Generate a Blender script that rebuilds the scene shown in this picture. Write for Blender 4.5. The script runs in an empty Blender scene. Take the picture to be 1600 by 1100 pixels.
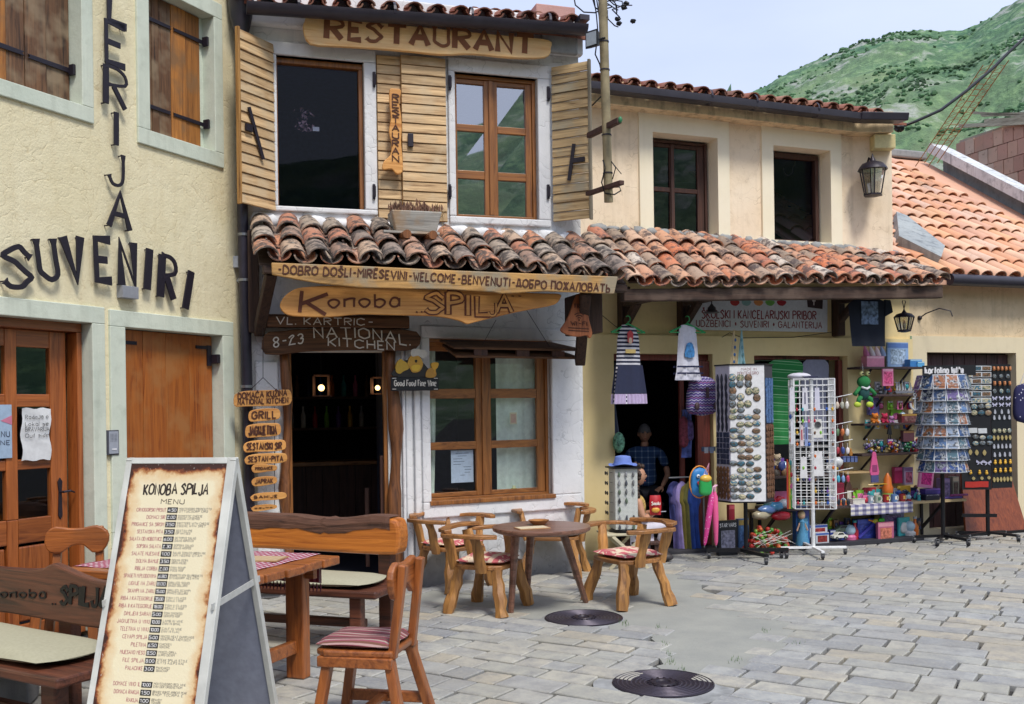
import bpy,math,random
from mathutils import Vector,Matrix,Euler
random.seed(7)
R=math.radians
sc=bpy.context.scene
COL=sc.collection
PI=math.pi
rnd=random.uniform
FPX=1550.0;PPX=800.0;PPY=640.0;EYE=1.65
cd=bpy.data.cameras.new('camera');cam=bpy.data.objects.new('camera',cd);COL.objects.link(cam)
cd.sensor_width=36;cd.lens=FPX/1600*36;cd.shift_y=(PPY-550)/1600
cd.clip_start=.05;cd.clip_end=5000
CR=Matrix.Rotation(R(90),3,'X')@Matrix.Rotation(R(-.8),3,'Z')
cam.matrix_world=Matrix.Translation((0,0,EYE))@CR.to_4x4()
sc.camera=cam
sc.render.resolution_x=1024;sc.render.resolution_y=704
SUN_EL,SUN_AZ=56,28
w=bpy.data.worlds.new('World');sc.world=w;w.use_nodes=True
nt=w.node_tree;nt.nodes.clear()
out=nt.nodes.new('ShaderNodeOutputWorld');bg=nt.nodes.new('ShaderNodeBackground');sky=nt.nodes.new('ShaderNodeTexSky')
sky.sky_type='NISHITA';sky.sun_disc=False;sky.sun_elevation=R(SUN_EL);sky.sun_rotation=R(180-SUN_AZ)
sky.air_density=1.0;sky.dust_density=3.0;sky.ozone_density=1.0
tc=nt.nodes.new('ShaderNodeTexCoord');mp=nt.nodes.new('ShaderNodeMapping');mp.inputs['Scale'].default_value=(1,1,3)
nz=nt.nodes.new('ShaderNodeTexNoise');nz.inputs['Scale'].default_value=1.6;nz.inputs['Detail'].default_value=6;nz.inputs['Roughness'].default_value=.5
cr=nt.nodes.new('ShaderNodeValToRGB');cr.color_ramp.elements[0].position=.3;cr.color_ramp.elements[0].color=(.55,.55,.55,1)
cr.color_ramp.elements[1].position=.7;cr.color_ramp.elements[1].color=(.9,.9,.9,1)
mx=nt.nodes.new('ShaderNodeMix');mx.data_type='RGBA';mx.inputs['B'].default_value=(5.0,5.6,7.4,1)
L=nt.links.new
L(tc.outputs['Generated'],mp.inputs['Vector']);L(mp.outputs[0],nz.inputs['Vector']);L(nz.outputs['Fac'],cr.inputs[0])
L(cr.outputs[0],mx.inputs['Factor']);L(sky.outputs[0],mx.inputs['A']);L(mx.outputs['Result'],bg.inputs[0]);L(bg.outputs[0],out.inputs[0])
bg.inputs['Strength'].default_value=.082
sl=bpy.data.lights.new('sun','SUN');sl.energy=1.45;sl.angle=R(14);sl.color=(1,.95,.86)
so=bpy.data.objects.new('sun',sl);COL.objects.link(so)
sd=Vector((math.sin(R(SUN_AZ))*math.cos(R(SUN_EL)),-math.cos(R(SUN_AZ))*math.cos(R(SUN_EL)),math.sin(R(SUN_EL))))
so.rotation_euler=sd.to_track_quat('Z','Y').to_euler()
sc.view_settings.view_transform='Standard';sc.view_settings.look='None';sc.view_settings.gamma=1
sc.view_settings.use_curve_mapping=False;sc.view_settings.exposure=1.02
sc.render.engine='CYCLES'
def ray(px,py):
 return CR@Vector(((px-PPX)/FPX,(PPY-py)/FPX,-1))
CAM=Vector((0,0,EYE))
def ground(px,py,z=0.0):
 d=ray(px,py);return CAM+d*((z-EYE)/d.z)
def at(px,py,Y):
 d=ray(px,py);return CAM+d*(Y/d.y)
class Wall:
 def __init__(s,x,y,dx,dy):
  s.o=Vector((x,y));s.a=math.atan2(dy,dx);s.d=Vector((math.cos(s.a),math.sin(s.a)));s.n=Vector((math.sin(s.a),-math.cos(s.a)))
 def hit(s,px,py,off=0.0):
  d=ray(px,py);q=s.o+s.n*off
  t=(q.dot(s.n))/(d.x*s.n.x+d.y*s.n.y)
  p=CAM+d*t
  return (Vector((p.x,p.y))-s.o).dot(s.d),p.z
 def u(s,px,py=500,off=0.0):return s.hit(px,py,off)[0]
 def z(s,px,py,off=0.0):return s.hit(px,py,off)[1]
 def pt(s,u,off,z):
  q=s.o+s.d*u+s.n*off;return Vector((q.x,q.y,z))
 def rect(s,x0,y0,x1,y1,off=0.0):
  ym=(y0+y1)/2;xm=(x0+x1)/2
  return s.u(x0,ym,off),s.u(x1,ym,off),s.z(xm,y1,off),s.z(xm,y0,off)
WL=Wall(-2.52,8.95,.44,.898)
WD=Wall(-2.375,9.03,.965,.262)
WR=Wall(-1.015,9.40,.88,.475)
WU=Wall(-2.375,9.03,.955,.296)
WS=Wall(2.23,11.5,.937,.35)
class MB:
 def __init__(s):s.v=[];s.f=[];s.M=None;s.cuts=[]
 def add(s,vs,fs):
  n=len(s.v);s.cuts.append((n,len(s.f)))
  for v in vs:
   v=Vector(v);s.v.append(s.M@v if s.M else v)
  s.f+=[[i+n for i in f] for f in fs]
 def builds(s,name,mat,parent=None,**kw):
  o=None
  for k,(a,fa) in enumerate(s.cuts):
   b_=s.cuts[k+1] if k+1<len(s.cuts) else (len(s.v),len(s.f))
   q=MB();q.v=s.v[a:b_[0]];q.f=[[i-a for i in f] for f in s.f[fa:b_[1]]];o=q.build(name,mat,parent,**kw)
  return o
 def hexa(s,p):
  s.add(p,[(0,3,2,1),(4,5,6,7),(0,1,5,4),(1,2,6,5),(2,3,7,6),(3,0,4,7)]);return s
 def box(s,x0,x1,y0,y1,z0,z1,j=0):
  p=[(x0,y0,z0),(x1,y0,z0),(x1,y1,z0),(x0,y1,z0),(x0,y0,z1),(x1,y0,z1),(x1,y1,z1),(x0,y1,z1)]
  if j:p=[(a+rnd(-j,j),b+rnd(-j,j),c+rnd(-j,j)) for a,b,c in p]
  return s.hexa(p)
 def beam(s,a,b,w,t,up=(0,0,1)):
  a=Vector(a);b=Vector(b);d=(b-a).normalized();up=Vector(up)
  if abs(d.dot(up))>.95:up=Vector((0,1,0))
  x=d.cross(up).normalized()*w/2;y=x.cross(d).normalized()*t/2
  return s.hexa([a-x-y,a+x-y,a+x+y,a-x+y,b-x-y,b+x-y,b+x+y,b-x+y])
 def tube(s,pts,r,n=8,cap=True,ell=1.0):
  pts=[Vector(p) for p in pts];m=len(pts)
  rr=r if isinstance(r,(list,tuple)) else [r]*m
  vs=[];prev=None
  for i,p in enumerate(pts):
   d=(pts[min(i+1,m-1)]-pts[max(i-1,0)]).normalized()
   if prev is None:
    a=Vector((0,0,1)) if abs(d.z)<.9 else Vector((1,0,0))
    x=d.cross(a).normalized()
   else:x=(prev-d*prev.dot(d)).normalized()
   prev=x;y=d.cross(x)
   for k in range(n):
    t=2*PI*k/n;vs.append(p+(x*math.cos(t)+y*math.sin(t)*ell)*rr[i])
  fs=[(i*n+k,i*n+(k+1)%n,(i+1)*n+(k+1)%n,(i+1)*n+k) for i in range(m-1) for k in range(n)]
  if cap:fs+=[tuple(range(n-1,-1,-1)),tuple(range((m-1)*n,m*n))]
  s.add(vs,fs);return s
 def prism(s,poly,y0,y1):
  n=len(poly)
  a=sum(poly[i][0]*poly[(i+1)%n][1]-poly[(i+1)%n][0]*poly[i][1] for i in range(n))
  if a<0:poly=poly[::-1]
  vs=[(x,y0,z) for x,z in poly]+[(x,y1,z) for x,z in poly]
  fs=[tuple(range(n)),tuple(range(2*n-1,n-1,-1))]+[(i,i+n,(i+1)%n+n,(i+1)%n) for i in range(n)]
  s.add(vs,fs);return s
 def prismz(s,poly,z0,z1):
  n=len(poly)
  a=sum(poly[i][0]*poly[(i+1)%n][1]-poly[(i+1)%n][0]*poly[i][1] for i in range(n))
  if a<0:poly=poly[::-1]
  vs=[(x,y,z0) for x,y in poly]+[(x,y,z1) for x,y in poly]
  fs=[tuple(range(n-1,-1,-1)),tuple(range(n,2*n))]+[(i,(i+1)%n,(i+1)%n+n,i+n) for i in range(n)]
  s.add(vs,fs);return s
 def lathe(s,prof,c=(0,0,0),n=16,sx=1,sy=1):
  m=len(prof);c=Vector(c)
  vs=[c+Vector((r*math.cos(2*PI*k/n)*sx,r*math.sin(2*PI*k/n)*sy,z)) for r,z in prof for k in range(n)]
  fs=[(i*n+k,i*n+(k+1)%n,(i+1)*n+(k+1)%n,(i+1)*n+k) for i in range(m-1) for k in range(n)]
  fs+=[tuple(range(n-1,-1,-1)),tuple(range((m-1)*n,m*n))]
  s.add(vs,fs);return s
 def ball(s,c,rx,ry=None,rz=None,n=12,m=8,j=0):
  ry=ry or rx;rz=rz or rx;c=Vector(c);vs=[];fs=[]
  for i in range(1,m):
   t=PI*i/m
   for k in range(n):
    p=2*PI*k/n;q=1+rnd(-j,j)
    vs.append(c+Vector((rx*math.sin(t)*math.cos(p)*q,ry*math.sin(t)*math.sin(p)*q,rz*math.cos(t)*q)))
  a=len(vs);vs+=[c+Vector((0,0,rz)),c-Vector((0,0,rz))]
  for i in range(m-2):
   for k in range(n):fs.append((i*n+k,(i+1)*n+k,(i+1)*n+(k+1)%n,i*n+(k+1)%n))
  for k in range(n):
   fs.append((a,k,(k+1)%n));fs.append((a+1,(m-2)*n+(k+1)%n,(m-2)*n+k))
  s.add(vs,fs);return s
 def quad(s,*p):s.add(p,[tuple(range(len(p)))]);return s
 def grid(s,fn,nu,nv):
  s.add([fn(i/nu,j/nv) for j in range(nv+1) for i in range(nu+1)],[(j*(nu+1)+i,j*(nu+1)+i+1,(j+1)*(nu+1)+i+1,(j+1)*(nu+1)+i) for j in range(nv) for i in range(nu)]);return s
 def mesh(s,name,mat,smooth=False):
  me=bpy.data.meshes.new(name);me.from_pydata([tuple(v) for v in s.v],[],s.f)
  if mat:me.materials.append(mat)
  if smooth:
   me.polygons.foreach_set('use_smooth',[True]*len(me.polygons))
  me.update();return me
 def build(s,name,mat,parent=None,smooth=False,bevel=0,sub=0):
  me=s.mesh(name,mat,smooth)
  o=bpy.data.objects.new(name,me);COL.objects.link(o)
  if parent:o.parent=parent
  if smooth==2:
   me.set_sharp_from_angle(angle=R(40))
  if bevel:
   b=o.modifiers.new('bevel','BEVEL');b.width=bevel;b.segments=2;b.limit_method='ANGLE';b.angle_limit=R(40)
  if sub:
   b=o.modifiers.new('sub','SUBSURF');b.levels=sub;b.render_levels=sub
  return o
def tag(o,label=None,cat=None,group=None,kind=None):
 if label:o['label']=label
 if cat:o['category']=cat
 if group:o['group']=group
 if kind:o['kind']=kind
 return o
def thing(name,label,cat,loc=(0,0,0),rz=0,group=None):
 o=bpy.data.objects.new(name,None);COL.objects.link(o);o.location=loc;o.rotation_euler=(0,0,rz)
 o.empty_display_size=.1
 return tag(o,label,cat,group)
def node(name,parent,loc=(0,0,0),rot=(0,0,0)):
 o=bpy.data.objects.new(name,None);COL.objects.link(o);o.parent=parent;o.location=loc;o.rotation_euler=rot
 o.empty_display_size=.1
 return o
def wthing(W,u,off,z,name,label,cat,group=None):
 return thing(name,label,cat,W.pt(u,off,z),W.a,group)
KIDS={}
def copy_tree(o,parent=None):
 c=o.copy();COL.objects.link(c)
 if parent:c.parent=parent
 for ch in [k for k in o.children]:copy_tree(ch,c)
 return c
def put(me,name,parent,loc,rot=(0,0,0),scale=(1,1,1)):
 o=bpy.data.objects.new(name,me);COL.objects.link(o)
 if parent:o.parent=parent
 o.location=loc;o.rotation_euler=rot;o.scale=scale
 return o
def S(h):
 c=[int(h[i:i+2],16)/255 for i in (0,2,4)]
 return tuple((x/12.92 if x<=.04045 else ((x+.055)/1.055)**2.4) for x in c)+(1,)
class NT:
 def __init__(s,name):
  s.m=bpy.data.materials.new(name);s.m.use_nodes=True;s.t=s.m.node_tree;s.b=s.t.nodes['Principled BSDF']
  s.out=s.t.nodes['Material Output']
 def n(s,ty,**kw):
  x=s.t.nodes.new('ShaderNode'+ty)
  for k,v in kw.items():
   if k.startswith('_'):setattr(x,k[1:],v)
   else:x.inputs[k.replace('0',' ')].default_value=v
  return x
 def l(s,a,b):s.t.links.new(a,b)
 def ramp(s,fac,stops,interp='LINEAR'):
  r=s.t.nodes.new('ShaderNodeValToRGB');e=r.color_ramp.elements;r.color_ramp.interpolation=interp
  while len(e)<len(stops):e.new(.5)
  for i,(p,c) in enumerate(stops):e[i].position=p;e[i].color=c if isinstance(c,tuple) else (c,c,c,1)
  s.l(fac,r.inputs[0]);return r.outputs[0]
 def mix(s,fac,a,b,mode='MIX'):
  x=s.t.nodes.new('ShaderNodeMix');x.data_type='RGBA';x.blend_type=mode
  for v,k in ((fac,'Factor'),(a,'A'),(b,'B')):
   if hasattr(v,'links'):s.l(v,x.inputs[k])
   else:x.inputs[k].default_value=v
  return x.outputs['Result']
 def math(s,op,a,b=0):
  x=s.t.nodes.new('ShaderNodeMath');x.operation=op
  for v,k in ((a,0),(b,1)):
   if hasattr(v,'links'):s.l(v,x.inputs[k])
   else:x.inputs[k].default_value=v
  return x.outputs[0]
 def rand(s):
  oi=s.t.nodes.new('ShaderNodeObjectInfo');g=s.t.nodes.new('ShaderNodeNewGeometry')
  return s.math('FRACT',s.math('ADD',oi.outputs['Random'],g.outputs['Random Per Island']))
 def vec(s,scale=(1,1,1),rnd=0,world=False):
  t=s.t.nodes.new('ShaderNodeTexCoord');v=t.outputs['Object']
  if world:v=s.t.nodes.new('ShaderNodeNewGeometry').outputs['Position']
  if rnd:
   oi=s.t.nodes.new('ShaderNodeObjectInfo');a=s.t.nodes.new('ShaderNodeVectorMath');a.operation='ADD'
   k=s.t.nodes.new('ShaderNodeCombineXYZ');q=s.math('MULTIPLY',oi.outputs['Random'],rnd)
   for i in range(3):s.l(q,k.inputs[i])
   s.l(v,a.inputs[0]);s.l(k.outputs[0],a.inputs[1]);v=a.outputs[0]
  m=s.t.nodes.new('ShaderNodeMapping');m.inputs['Scale'].default_value=scale;s.l(v,m.inputs['Vector']);return m.outputs[0]
 def noise(s,vec,scale=5,detail=5,rough=.55,dist=0):
  x=s.n('TexNoise',Scale=scale,Detail=detail,Roughness=rough,Distortion=dist);s.l(vec,x.inputs['Vector']);return x.outputs['Fac']
 def bump(s,h,strength=.3,dist=.01,prev=None):
  x=s.n('Bump',Strength=strength,Distance=dist);s.l(h,x.inputs['Height'])
  if prev:s.l(prev,x.inputs['Normal'])
  return x.outputs[0]
 def fin(s,col=None,rough=None,normal=None,metal=0,spec=None,coat=0):
  if col is not None:
   if hasattr(col,'links'):s.l(col,s.b.inputs['Base Color'])
   else:s.b.inputs['Base Color'].default_value=col
  if rough is not None:
   if hasattr(rough,'links'):s.l(rough,s.b.inputs['Roughness'])
   else:s.b.inputs['Roughness'].default_value=rough
  if normal:s.l(normal,s.b.inputs['Normal'])
  s.b.inputs['Metallic'].default_value=metal
  if spec is not None:s.b.inputs['Specular IOR Level'].default_value=spec
  if coat:s.b.inputs['Coat Weight'].default_value=coat;s.b.inputs['Coat Roughness'].default_value=.25
  return s.m
def plain(name,hexc,rough=.6,metal=0,var=.12,scale=20,bump=0,spec=None,coat=0):
 q=NT(name);c=S(hexc);v=q.vec((1,1,1),3)
 f=q.noise(v,scale,4)
 col=q.mix(q.ramp(f,[(.3,0.),(.7,1.)]),tuple(x*(1-var) for x in c[:3])+(1,),tuple(min(1,x*(1+var)) for x in c[:3])+(1,))
 return q.fin(col,rough,q.bump(f,bump,.004) if bump else None,metal,spec,coat)
_pc={}
def flat(hexc,rough=.55,var=.08):
 k=(hexc,rough)
 if k not in _pc:_pc[k]=plain('paint_'+hexc,hexc,rough,var=var,scale=30)
 return _pc[k]
def stucco(name,c1,c2,stain='8a7c60',relief=.35,worm=0,stainamt=.25,low=0):
 q=NT(name);v=q.vec(world=True)
 big=q.noise(v,1.3,5,.6);fine=q.noise(v,60,4,.6);mid=q.noise(v,9,5,.6)
 col=q.mix(q.ramp(big,[(.35,0.),(.65,1.)]),S(c1),S(c2))
 col=q.mix(q.math('MULTIPLY',q.ramp(mid,[(.5,0.),(.78,1.)]),stainamt),col,S(stain))
 vs=q.vec((6,6,.35),world=True);st=q.noise(vs,1.5,5,.6)
 col=q.mix(q.math('MULTIPLY',q.ramp(st,[(.52,0.),(.75,1.)]),stainamt),col,S(stain))
 if low:
  g=q.n('SeparateXYZ');q.l(v,g.inputs[0])
  h=q.math('ADD',g.outputs[2],q.math('MULTIPLY',mid,.7))
  col=q.mix(q.math('MULTIPLY',q.ramp(h,[(.3,1.),(.95,0.)]),low),col,S('4f4a46'))
 h=q.math('ADD',q.math('MULTIPLY',fine,.5),q.math('MULTIPLY',mid,.6))
 nb=q.bump(h,relief,.012)
 if worm:
  vv=q.n('TexNoise',Scale=2.2,Detail=3.);q.l(v,vv.inputs['Vector'])
  a=q.n('VectorMath',_operation='ADD');q.l(v,a.inputs[0]);q.l(vv.outputs['Color'],a.inputs[1])
  vo=q.n('TexVoronoi',Scale=4.5,_feature='DISTANCE_TO_EDGE');q.l(a.outputs[0],vo.inputs['Vector'])
  vm=q.ramp(vo.outputs['Distance'],[(0,0.),(.035,.75),(.25,1.)])
  brk0=q.ramp(q.noise(v,5,2),[(.44,0.),(.54,1.)]);vm=q.math('MAXIMUM',vm,q.math('SUBTRACT',1.,brk0));nb=q.bump(vm,worm*.6,.012,nb)
  rg=q.ramp(vo.outputs['Distance'],[(0.,1.),(.02,0.)])
  brk=q.ramp(q.noise(v,4,2),[(.48,0.),(.56,1.)])
  col=q.mix(q.math('MULTIPLY',q.math('MULTIPLY',rg,brk),.45),col,S(stain))
 return q.fin(col,.9,nb)
def wood(name,dark,light,axis='x',rough=.55,grain=1.,wear=None,coat=0,rv=.35):
 q=NT(name);sc_={'x':(.6,9,9),'y':(9,.6,9),'z':(9,9,.6)}[axis]
 v=q.vec(sc_,8);f=q.noise(v,2.2,7,.6,1.6)
 v2=q.vec((1,1,1),8);b=q.noise(v2,4,3)
 d,l=S(dark),S(light)
 mid=tuple((d[i]+l[i])/2 for i in range(3))+(1,)
 col=q.ramp(f,[(.3,d),(.45,mid),(.68,l)])
 oi=q.t.nodes.new('ShaderNodeObjectInfo')
 hs=q.n('HueSaturation');q.l(col,hs.inputs['Color'])
 q.l(q.math('ADD',q.math('MULTIPLY',oi.outputs['Random'],rv),1-rv/2),hs.inputs['Value'])
 col=hs.outputs[0]
 if wear:
  col=q.mix(q.ramp(b,[(.48,0.),(.66,.85)]),col,S(wear))
 v3=q.vec(tuple(x*4 for x in sc_),8);g2=q.noise(v3,2.5,4)
 h=q.math('ADD',f,q.math('MULTIPLY',g2,.5))
 return q.fin(col,rough,q.bump(h,.35*grain,.008),coat=coat)
def glass(name,tint=(.75,.85,.9,1),fac0=.06,k=1.1):
 q=NT(name);q.t.nodes.remove(q.b)
 tr=q.n('BsdfTransparent',Color=tint);gl=q.n('BsdfGlossy',Color=(.95,.97,1,1),Roughness=.015)
 lw=q.n('LayerWeight',Blend=.5);mxs=q.n('MixShader')
 q.l(q.math('ADD',q.math('MULTIPLY',q.math('POWER',lw.outputs['Facing'],4.),k*.9),fac0+.04*k),mxs.inputs[0]);q.l(tr.outputs[0],mxs.inputs[1]);q.l(gl.outputs[0],mxs.inputs[2])
 q.l(mxs.outputs[0],q.out.inputs[0]);return q.m
def emit(name,col,s):
 q=NT(name);q.b.inputs['Base Color'].default_value=col;q.b.inputs['Emission Color'].default_value=col;q.b.inputs['Emission Strength'].default_value=s;return q.m
def roof_tile(name,cols,lichen=.5,spotcol='b9b2a0',darkcol='2e2a2a'):
 q=NT(name);r=q.rand()
 n_=len(cols);stops=[((i+.001)/n_,S(c)) for i,c in enumerate(cols)]
 base=q.ramp(r,stops,'CONSTANT')
 v=q.vec((1,1,1),11,world=False);vw=q.vec(world=True)
 f=q.noise(vw,9,8,.7);f2=q.noise(vw,26,6,.65);f3=q.noise(vw,3,4)
 base=q.mix(q.ramp(f3,[(.35,0.),(.7,.35)]),base,S('9c8a7a'))
 thr=.62-.18*lichen
 dk=q.ramp(f,[(thr,0.),(thr+.09,1.)])
 col=q.mix(q.math('MULTIPLY',dk,min(1,.5+lichen*.5)),base,S(darkcol))
 sp=q.ramp(f2,[(.66-.1*lichen,0.),(.72,1.)])
 col=q.mix(q.math('MULTIPLY',sp,.75*lichen+.05),col,S(spotcol))
 return q.fin(col,.9,q.bump(f2,.4,.006))
M={}
M['yellow']=stucco('yellow_stucco','e0d6b2','e8dfbe','bda97c',.7,worm=.35,stainamt=.2,low=.3)
M['mint']=stucco('pale_mint_render','c6d0c2','d3dacb','878e80',.35,stainamt=.28)
M['white']=stucco('rough_white_plaster','d3d6da','dfe0e1','757d88',.5,worm=1.0,stainamt=.18,low=.55)
M['white_s']=stucco('white_band_plaster','d8dade','e0e1e3','8a8d92',.35,worm=.55,stainamt=.14)
M['shop']=stucco('shop_yellow_render','dcc692','e2ce9c','94835e',.15,stainamt=.16,low=.5)
M['shop2']=stucco('shop_band_render','e0cb96','e3d09f','97875f',.12,stainamt=.1)
M['cream']=stucco('cream_render','ecd8bc','f2e2ca','a8906e',.2,worm=.12,stainamt=.3)
M['cream2']=stucco('cream_band','efe5cb','f1e8d2','b8a888',.1,stainamt=.08)
M['beige']=stucco('beige_render','c9b28f','d6c2a2','857359',.25,worm=.15,stainamt=.32,low=.3)
M['beige2']=stucco('beige_band','d9cbaa','dccfb1','9b8c70',.12,stainamt=.1)
M['eave']=stucco('stained_eave','e2cda8','dcc49c','5c4a38',.2,stainamt=.6)
M['conc']=stucco('weathered_concrete','9a9c9c','8d8f90','55585c',.5,stainamt=.5)
M['dark']=plain('dark_interior','3c4050',.9)  # navy in the colour stands in for lifted, bluish room shade
M['dark2']=plain('dim_interior','1c2133',.9)  # blue tone of the indoor shade is put into this base colour
M['iron']=plain('black_iron','2a2530',.45,.3,bump=.3,scale=60)
M['gutter']=plain('dark_violet_gutter','38353f',.4,.2,var=.15,scale=6)
M['pipe']=plain('dark_downpipe','2e2b38',.4,.2,var=.2,scale=12)
M['shutter']=wood('weathered_shutter_slat','7e5c3a','dcbc8e','x',.7,1.3,wear='c4ae8c')
M['slatg']=wood('greyed_shutter_slat','6e5636','cdb184','x',.75,1.2,wear='9c947f')
M['shutframe']=wood('shutter_stile','6e4a22','bb8d50','z',.7)
M['plankd']=wood('old_brown_plank','2c1e18','7a563a','z',.7,1.2,wear='8d7a62')
M['planko']=wood('orange_brown_plank','6a3c1a','bb7c3a','z',.6,1.,wear='806040')
M['plankr']=wood('varnished_orange_plank','7c3a12','b86a28','z',.45,.7,wear='a06a3a',coat=.3)
M['doorw']=wood('varnished_door_wood','642c10','a8602e','z',.4,.7,coat=.5)
M['doorx']=wood('varnished_door_rail','642c10','a8602e','x',.4,.7,coat=.5)
M['frame']=wood('brown_window_wood','5a3218','a36a34','z',.45,.6,coat=.2,rv=.1)
M['framex']=wood('brown_window_rail','5a3218','a36a34','x',.45,.6,coat=.2,rv=.1)
M['framed']=wood('dark_window_wood','2a1a18','54352b','z',.6,.8,rv=.1)
M['board']=wood('carved_board','a96a2a','dba35c','x',.55,.9,wear='c98e4c')
M['boardp']=wood('pale_carved_board','cf9656','ecc890','x',.55,.8,wear='dcb682')
M['boardg']=wood('greyed_board','7a5c34','c99c5c','x',.6,1.,wear='8d8674')
M['beam']=wood('dark_old_beam','1f1616','4c372c','x',.8,1.5,wear='5d4c42')
M['beamz']=wood('dark_old_post','1f1616','4a3428','z',.8,1.5)
M['brownb']=wood('brown_rough_board','2c1b12','6a482e','x',.8,1.6)
M['log']=wood('gnarled_log','3e2114','8e5a32','z',.55,1.8,coat=.2)
M['chairw']=wood('oiled_chair_wood','5e3a1c','bf8a4a','z',.5,1.6,wear='8e6236',coat=.25,rv=.25)
M['chairx']=wood('oiled_rail_wood','56341a','b47c44','x',.5,1.6,wear='845a32',coat=.25,rv=.25)
M['redw']=wood('red_brown_varnish','5e2c14','ae6630','z',.42,1.,wear='84502c',coat=.35,rv=.2)
M['redx']=wood('red_brown_varnish_rail','5e2c14','ae6630','x',.42,1.,wear='84502c',coat=.35,rv=.2)
M['benchb']=wood('orange_log_back','8a4516','cc7c30','x',.4,1.,coat=.4,rv=.1)
M['bark']=wood('dark_bark_edge','2c1c18','6e4c3c','x',.8,2.5)
M['benchd']=wood('dark_bench_wood','2e1814','6e3f2c','x',.5,1.3,coat=.2)
M['tabled']=wood('dark_table_top','4a3026','8a6250','x',.4,.8,coat=.3)
M['burn']=plain('burnt_lettering','4a2414',.7,bump=.2)
M['paintw']=plain('white_painted_letters','d8d4cc',.7)
M['black']=plain('black_metal','16171c',.4,.3)
M['blackp']=plain('black_board','14161c',.5)
M['steel']=plain('grey_steel','8d9096',.35,.7)
M['whitem']=plain('white_coated_wire','e4e6e8',.4)
M['glass']=glass('window_glass',(.9,.95,.97,1),.03);M['glassr']=glass('mirroring_window_glass',(.5,.6,.7,1),.34);M['glassd']=glass('dim_window_glass',(.6,.66,.82,1),.0,.4);M['glassm']=glass('old_window_glass',(.6,.66,.82,1),.04,.8)
M['tile_old']=roof_tile('old_roof_tile',['b07a60','b88e78','94786a','c48868','a09284','baa08a','8a7c74','b6765c','a89c90'],.85,'c0baac','45403f')
M['tile_shop']=roof_tile('weathered_shop_tile',['cc8866','c8967a','ba7860','d09c7c','a8907e','d47c54','938274','ccaa92','cfc4b8'],.75,'c0b4a4','4a4042')
M['tile_new']=roof_tile('pale_orange_roof_tile',['dfa884','e3b294','dba07c','e6bc9e','d6a48a','e0ac84','dcb8a2'],.0,'e4d4c2','6e4a40')
M['tile_red']=roof_tile('dark_red_eave_tile',['8d5242','9a5c48','7a483c','a2705a'],.35)
M['pane_back']=plain('pale_green_curtain','dfe8d8',.9)
_F="""A 003860 1353
B 0008 ~083847453404 ~044453513000
C ~675738170602113051 6 1
D 0008 ~082856623000
E 48080040 0434
F 480800 0434
G ~67573817060211305162 626434
H 0008 5058 0454
I 0008
J ~48423010 02
K 0008 5803 1450
L 080040
M 0008346860
N 00085058
O ~301102061738576662513 0
P 0008 ~0838575504
Q ~3011020617385766625130 3260
R 0008 ~0838575504 2450
S ~564738170625344352413 01001
T 0868 3830
U ~0804021130515458
V 083068
W 0820355068
X 0860 0068
Y 083468 3430
Z 08580050
- 1444
_ 0454
. 0001
, 0110
* 1444 2236 2632
" 0807 2827
/ 0048
0 ~200206284642 20
1 062820
2 ~0617384725 250050
3 ~071838463524 ~244442301001
4 380252 4640
5 48080534 ~344442301001
6 ~481502103042340 3
7 084810
8 ~240618384624 ~240210304224
9 ~44240617374643 4340
a ~43351502103042 4540
b 0008 ~042544422001
d 4048 ~442402102041
e ~0343452504021040
f ~483810 0545
g ~44250402204 2 454140300 1
i 0005 0607
k 0008 3502 1340
l 0008
n 0005 ~0425454440
o ~200204254442 20
r 0005 ~042535
s ~44250433422000
t 281120 0535
w 0510335065
u ~05021030 42 4540
p
m 0005 ~04253330 ~345560
v 052045
y 0520 4500
z 05450040
Д 1120 115161 1038 3851 0100 6160
П 00085850
Ж 3038 0860 0068
Л 002838 585038
Ь 0008 ~04344341300 0
Б 58080040 ~04344341300 0"""
G={}
for _l in _F.splitlines():
 _k=_l[0];_s=[];
 for _t in _l[1:].split(' '):
  if not _t:continue
  if len(_t)==1 or (_s and len(_s[-1].strip('~'))%2):_s[-1]+=_t
  else:_s.append(_t)
 G[_k]=_s or ['0008']
G['0']=['~20020628464220'];G['J']=['~4842301002'];G['o']=['~20020425444220'];G['u']=['~0502103042','4540']
G['Л']=['002858','5850'];G['Д']=['00016160','112848','4851'];G['Ж']=['3038','0860','0068']
def _pts(s):
 sm=s[0]=='~';s=s.strip('~').replace(' ','')
 p=[(float(s[i]),float(s[i+1])) for i in range(0,len(s)-1,2)]
 if sm and len(p)>2:
  q=[]
  closed=p[0]==p[-1]
  for i in range(len(p)-1):
   a=p[i-1] if i else (p[-2] if closed else p[0]);b=p[i];c=p[i+1];d=p[i+2] if i+2<len(p) else (p[1] if closed else p[-1])
   for k in range(3):
    t=k/3
    q.append(tuple(.5*(2*b[j]+(c[j]-a[j])*t+(2*a[j]-5*b[j]+4*c[j]-d[j])*t*t+(3*b[j]-a[j]-3*c[j]+d[j])*t**3) for j in (0,1)))
  q.append(p[-1]);return q
 return p
for _a,_b in zip('АВЕКМНОРСТХ','ABEKMHOPCTX'):G[_a]=G[_b]
DIA={'Š':'S','Ž':'Z','Č':'C','Ć':'C','Ë':'E','ž':'z','š':'s'}
GC={}
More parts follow.
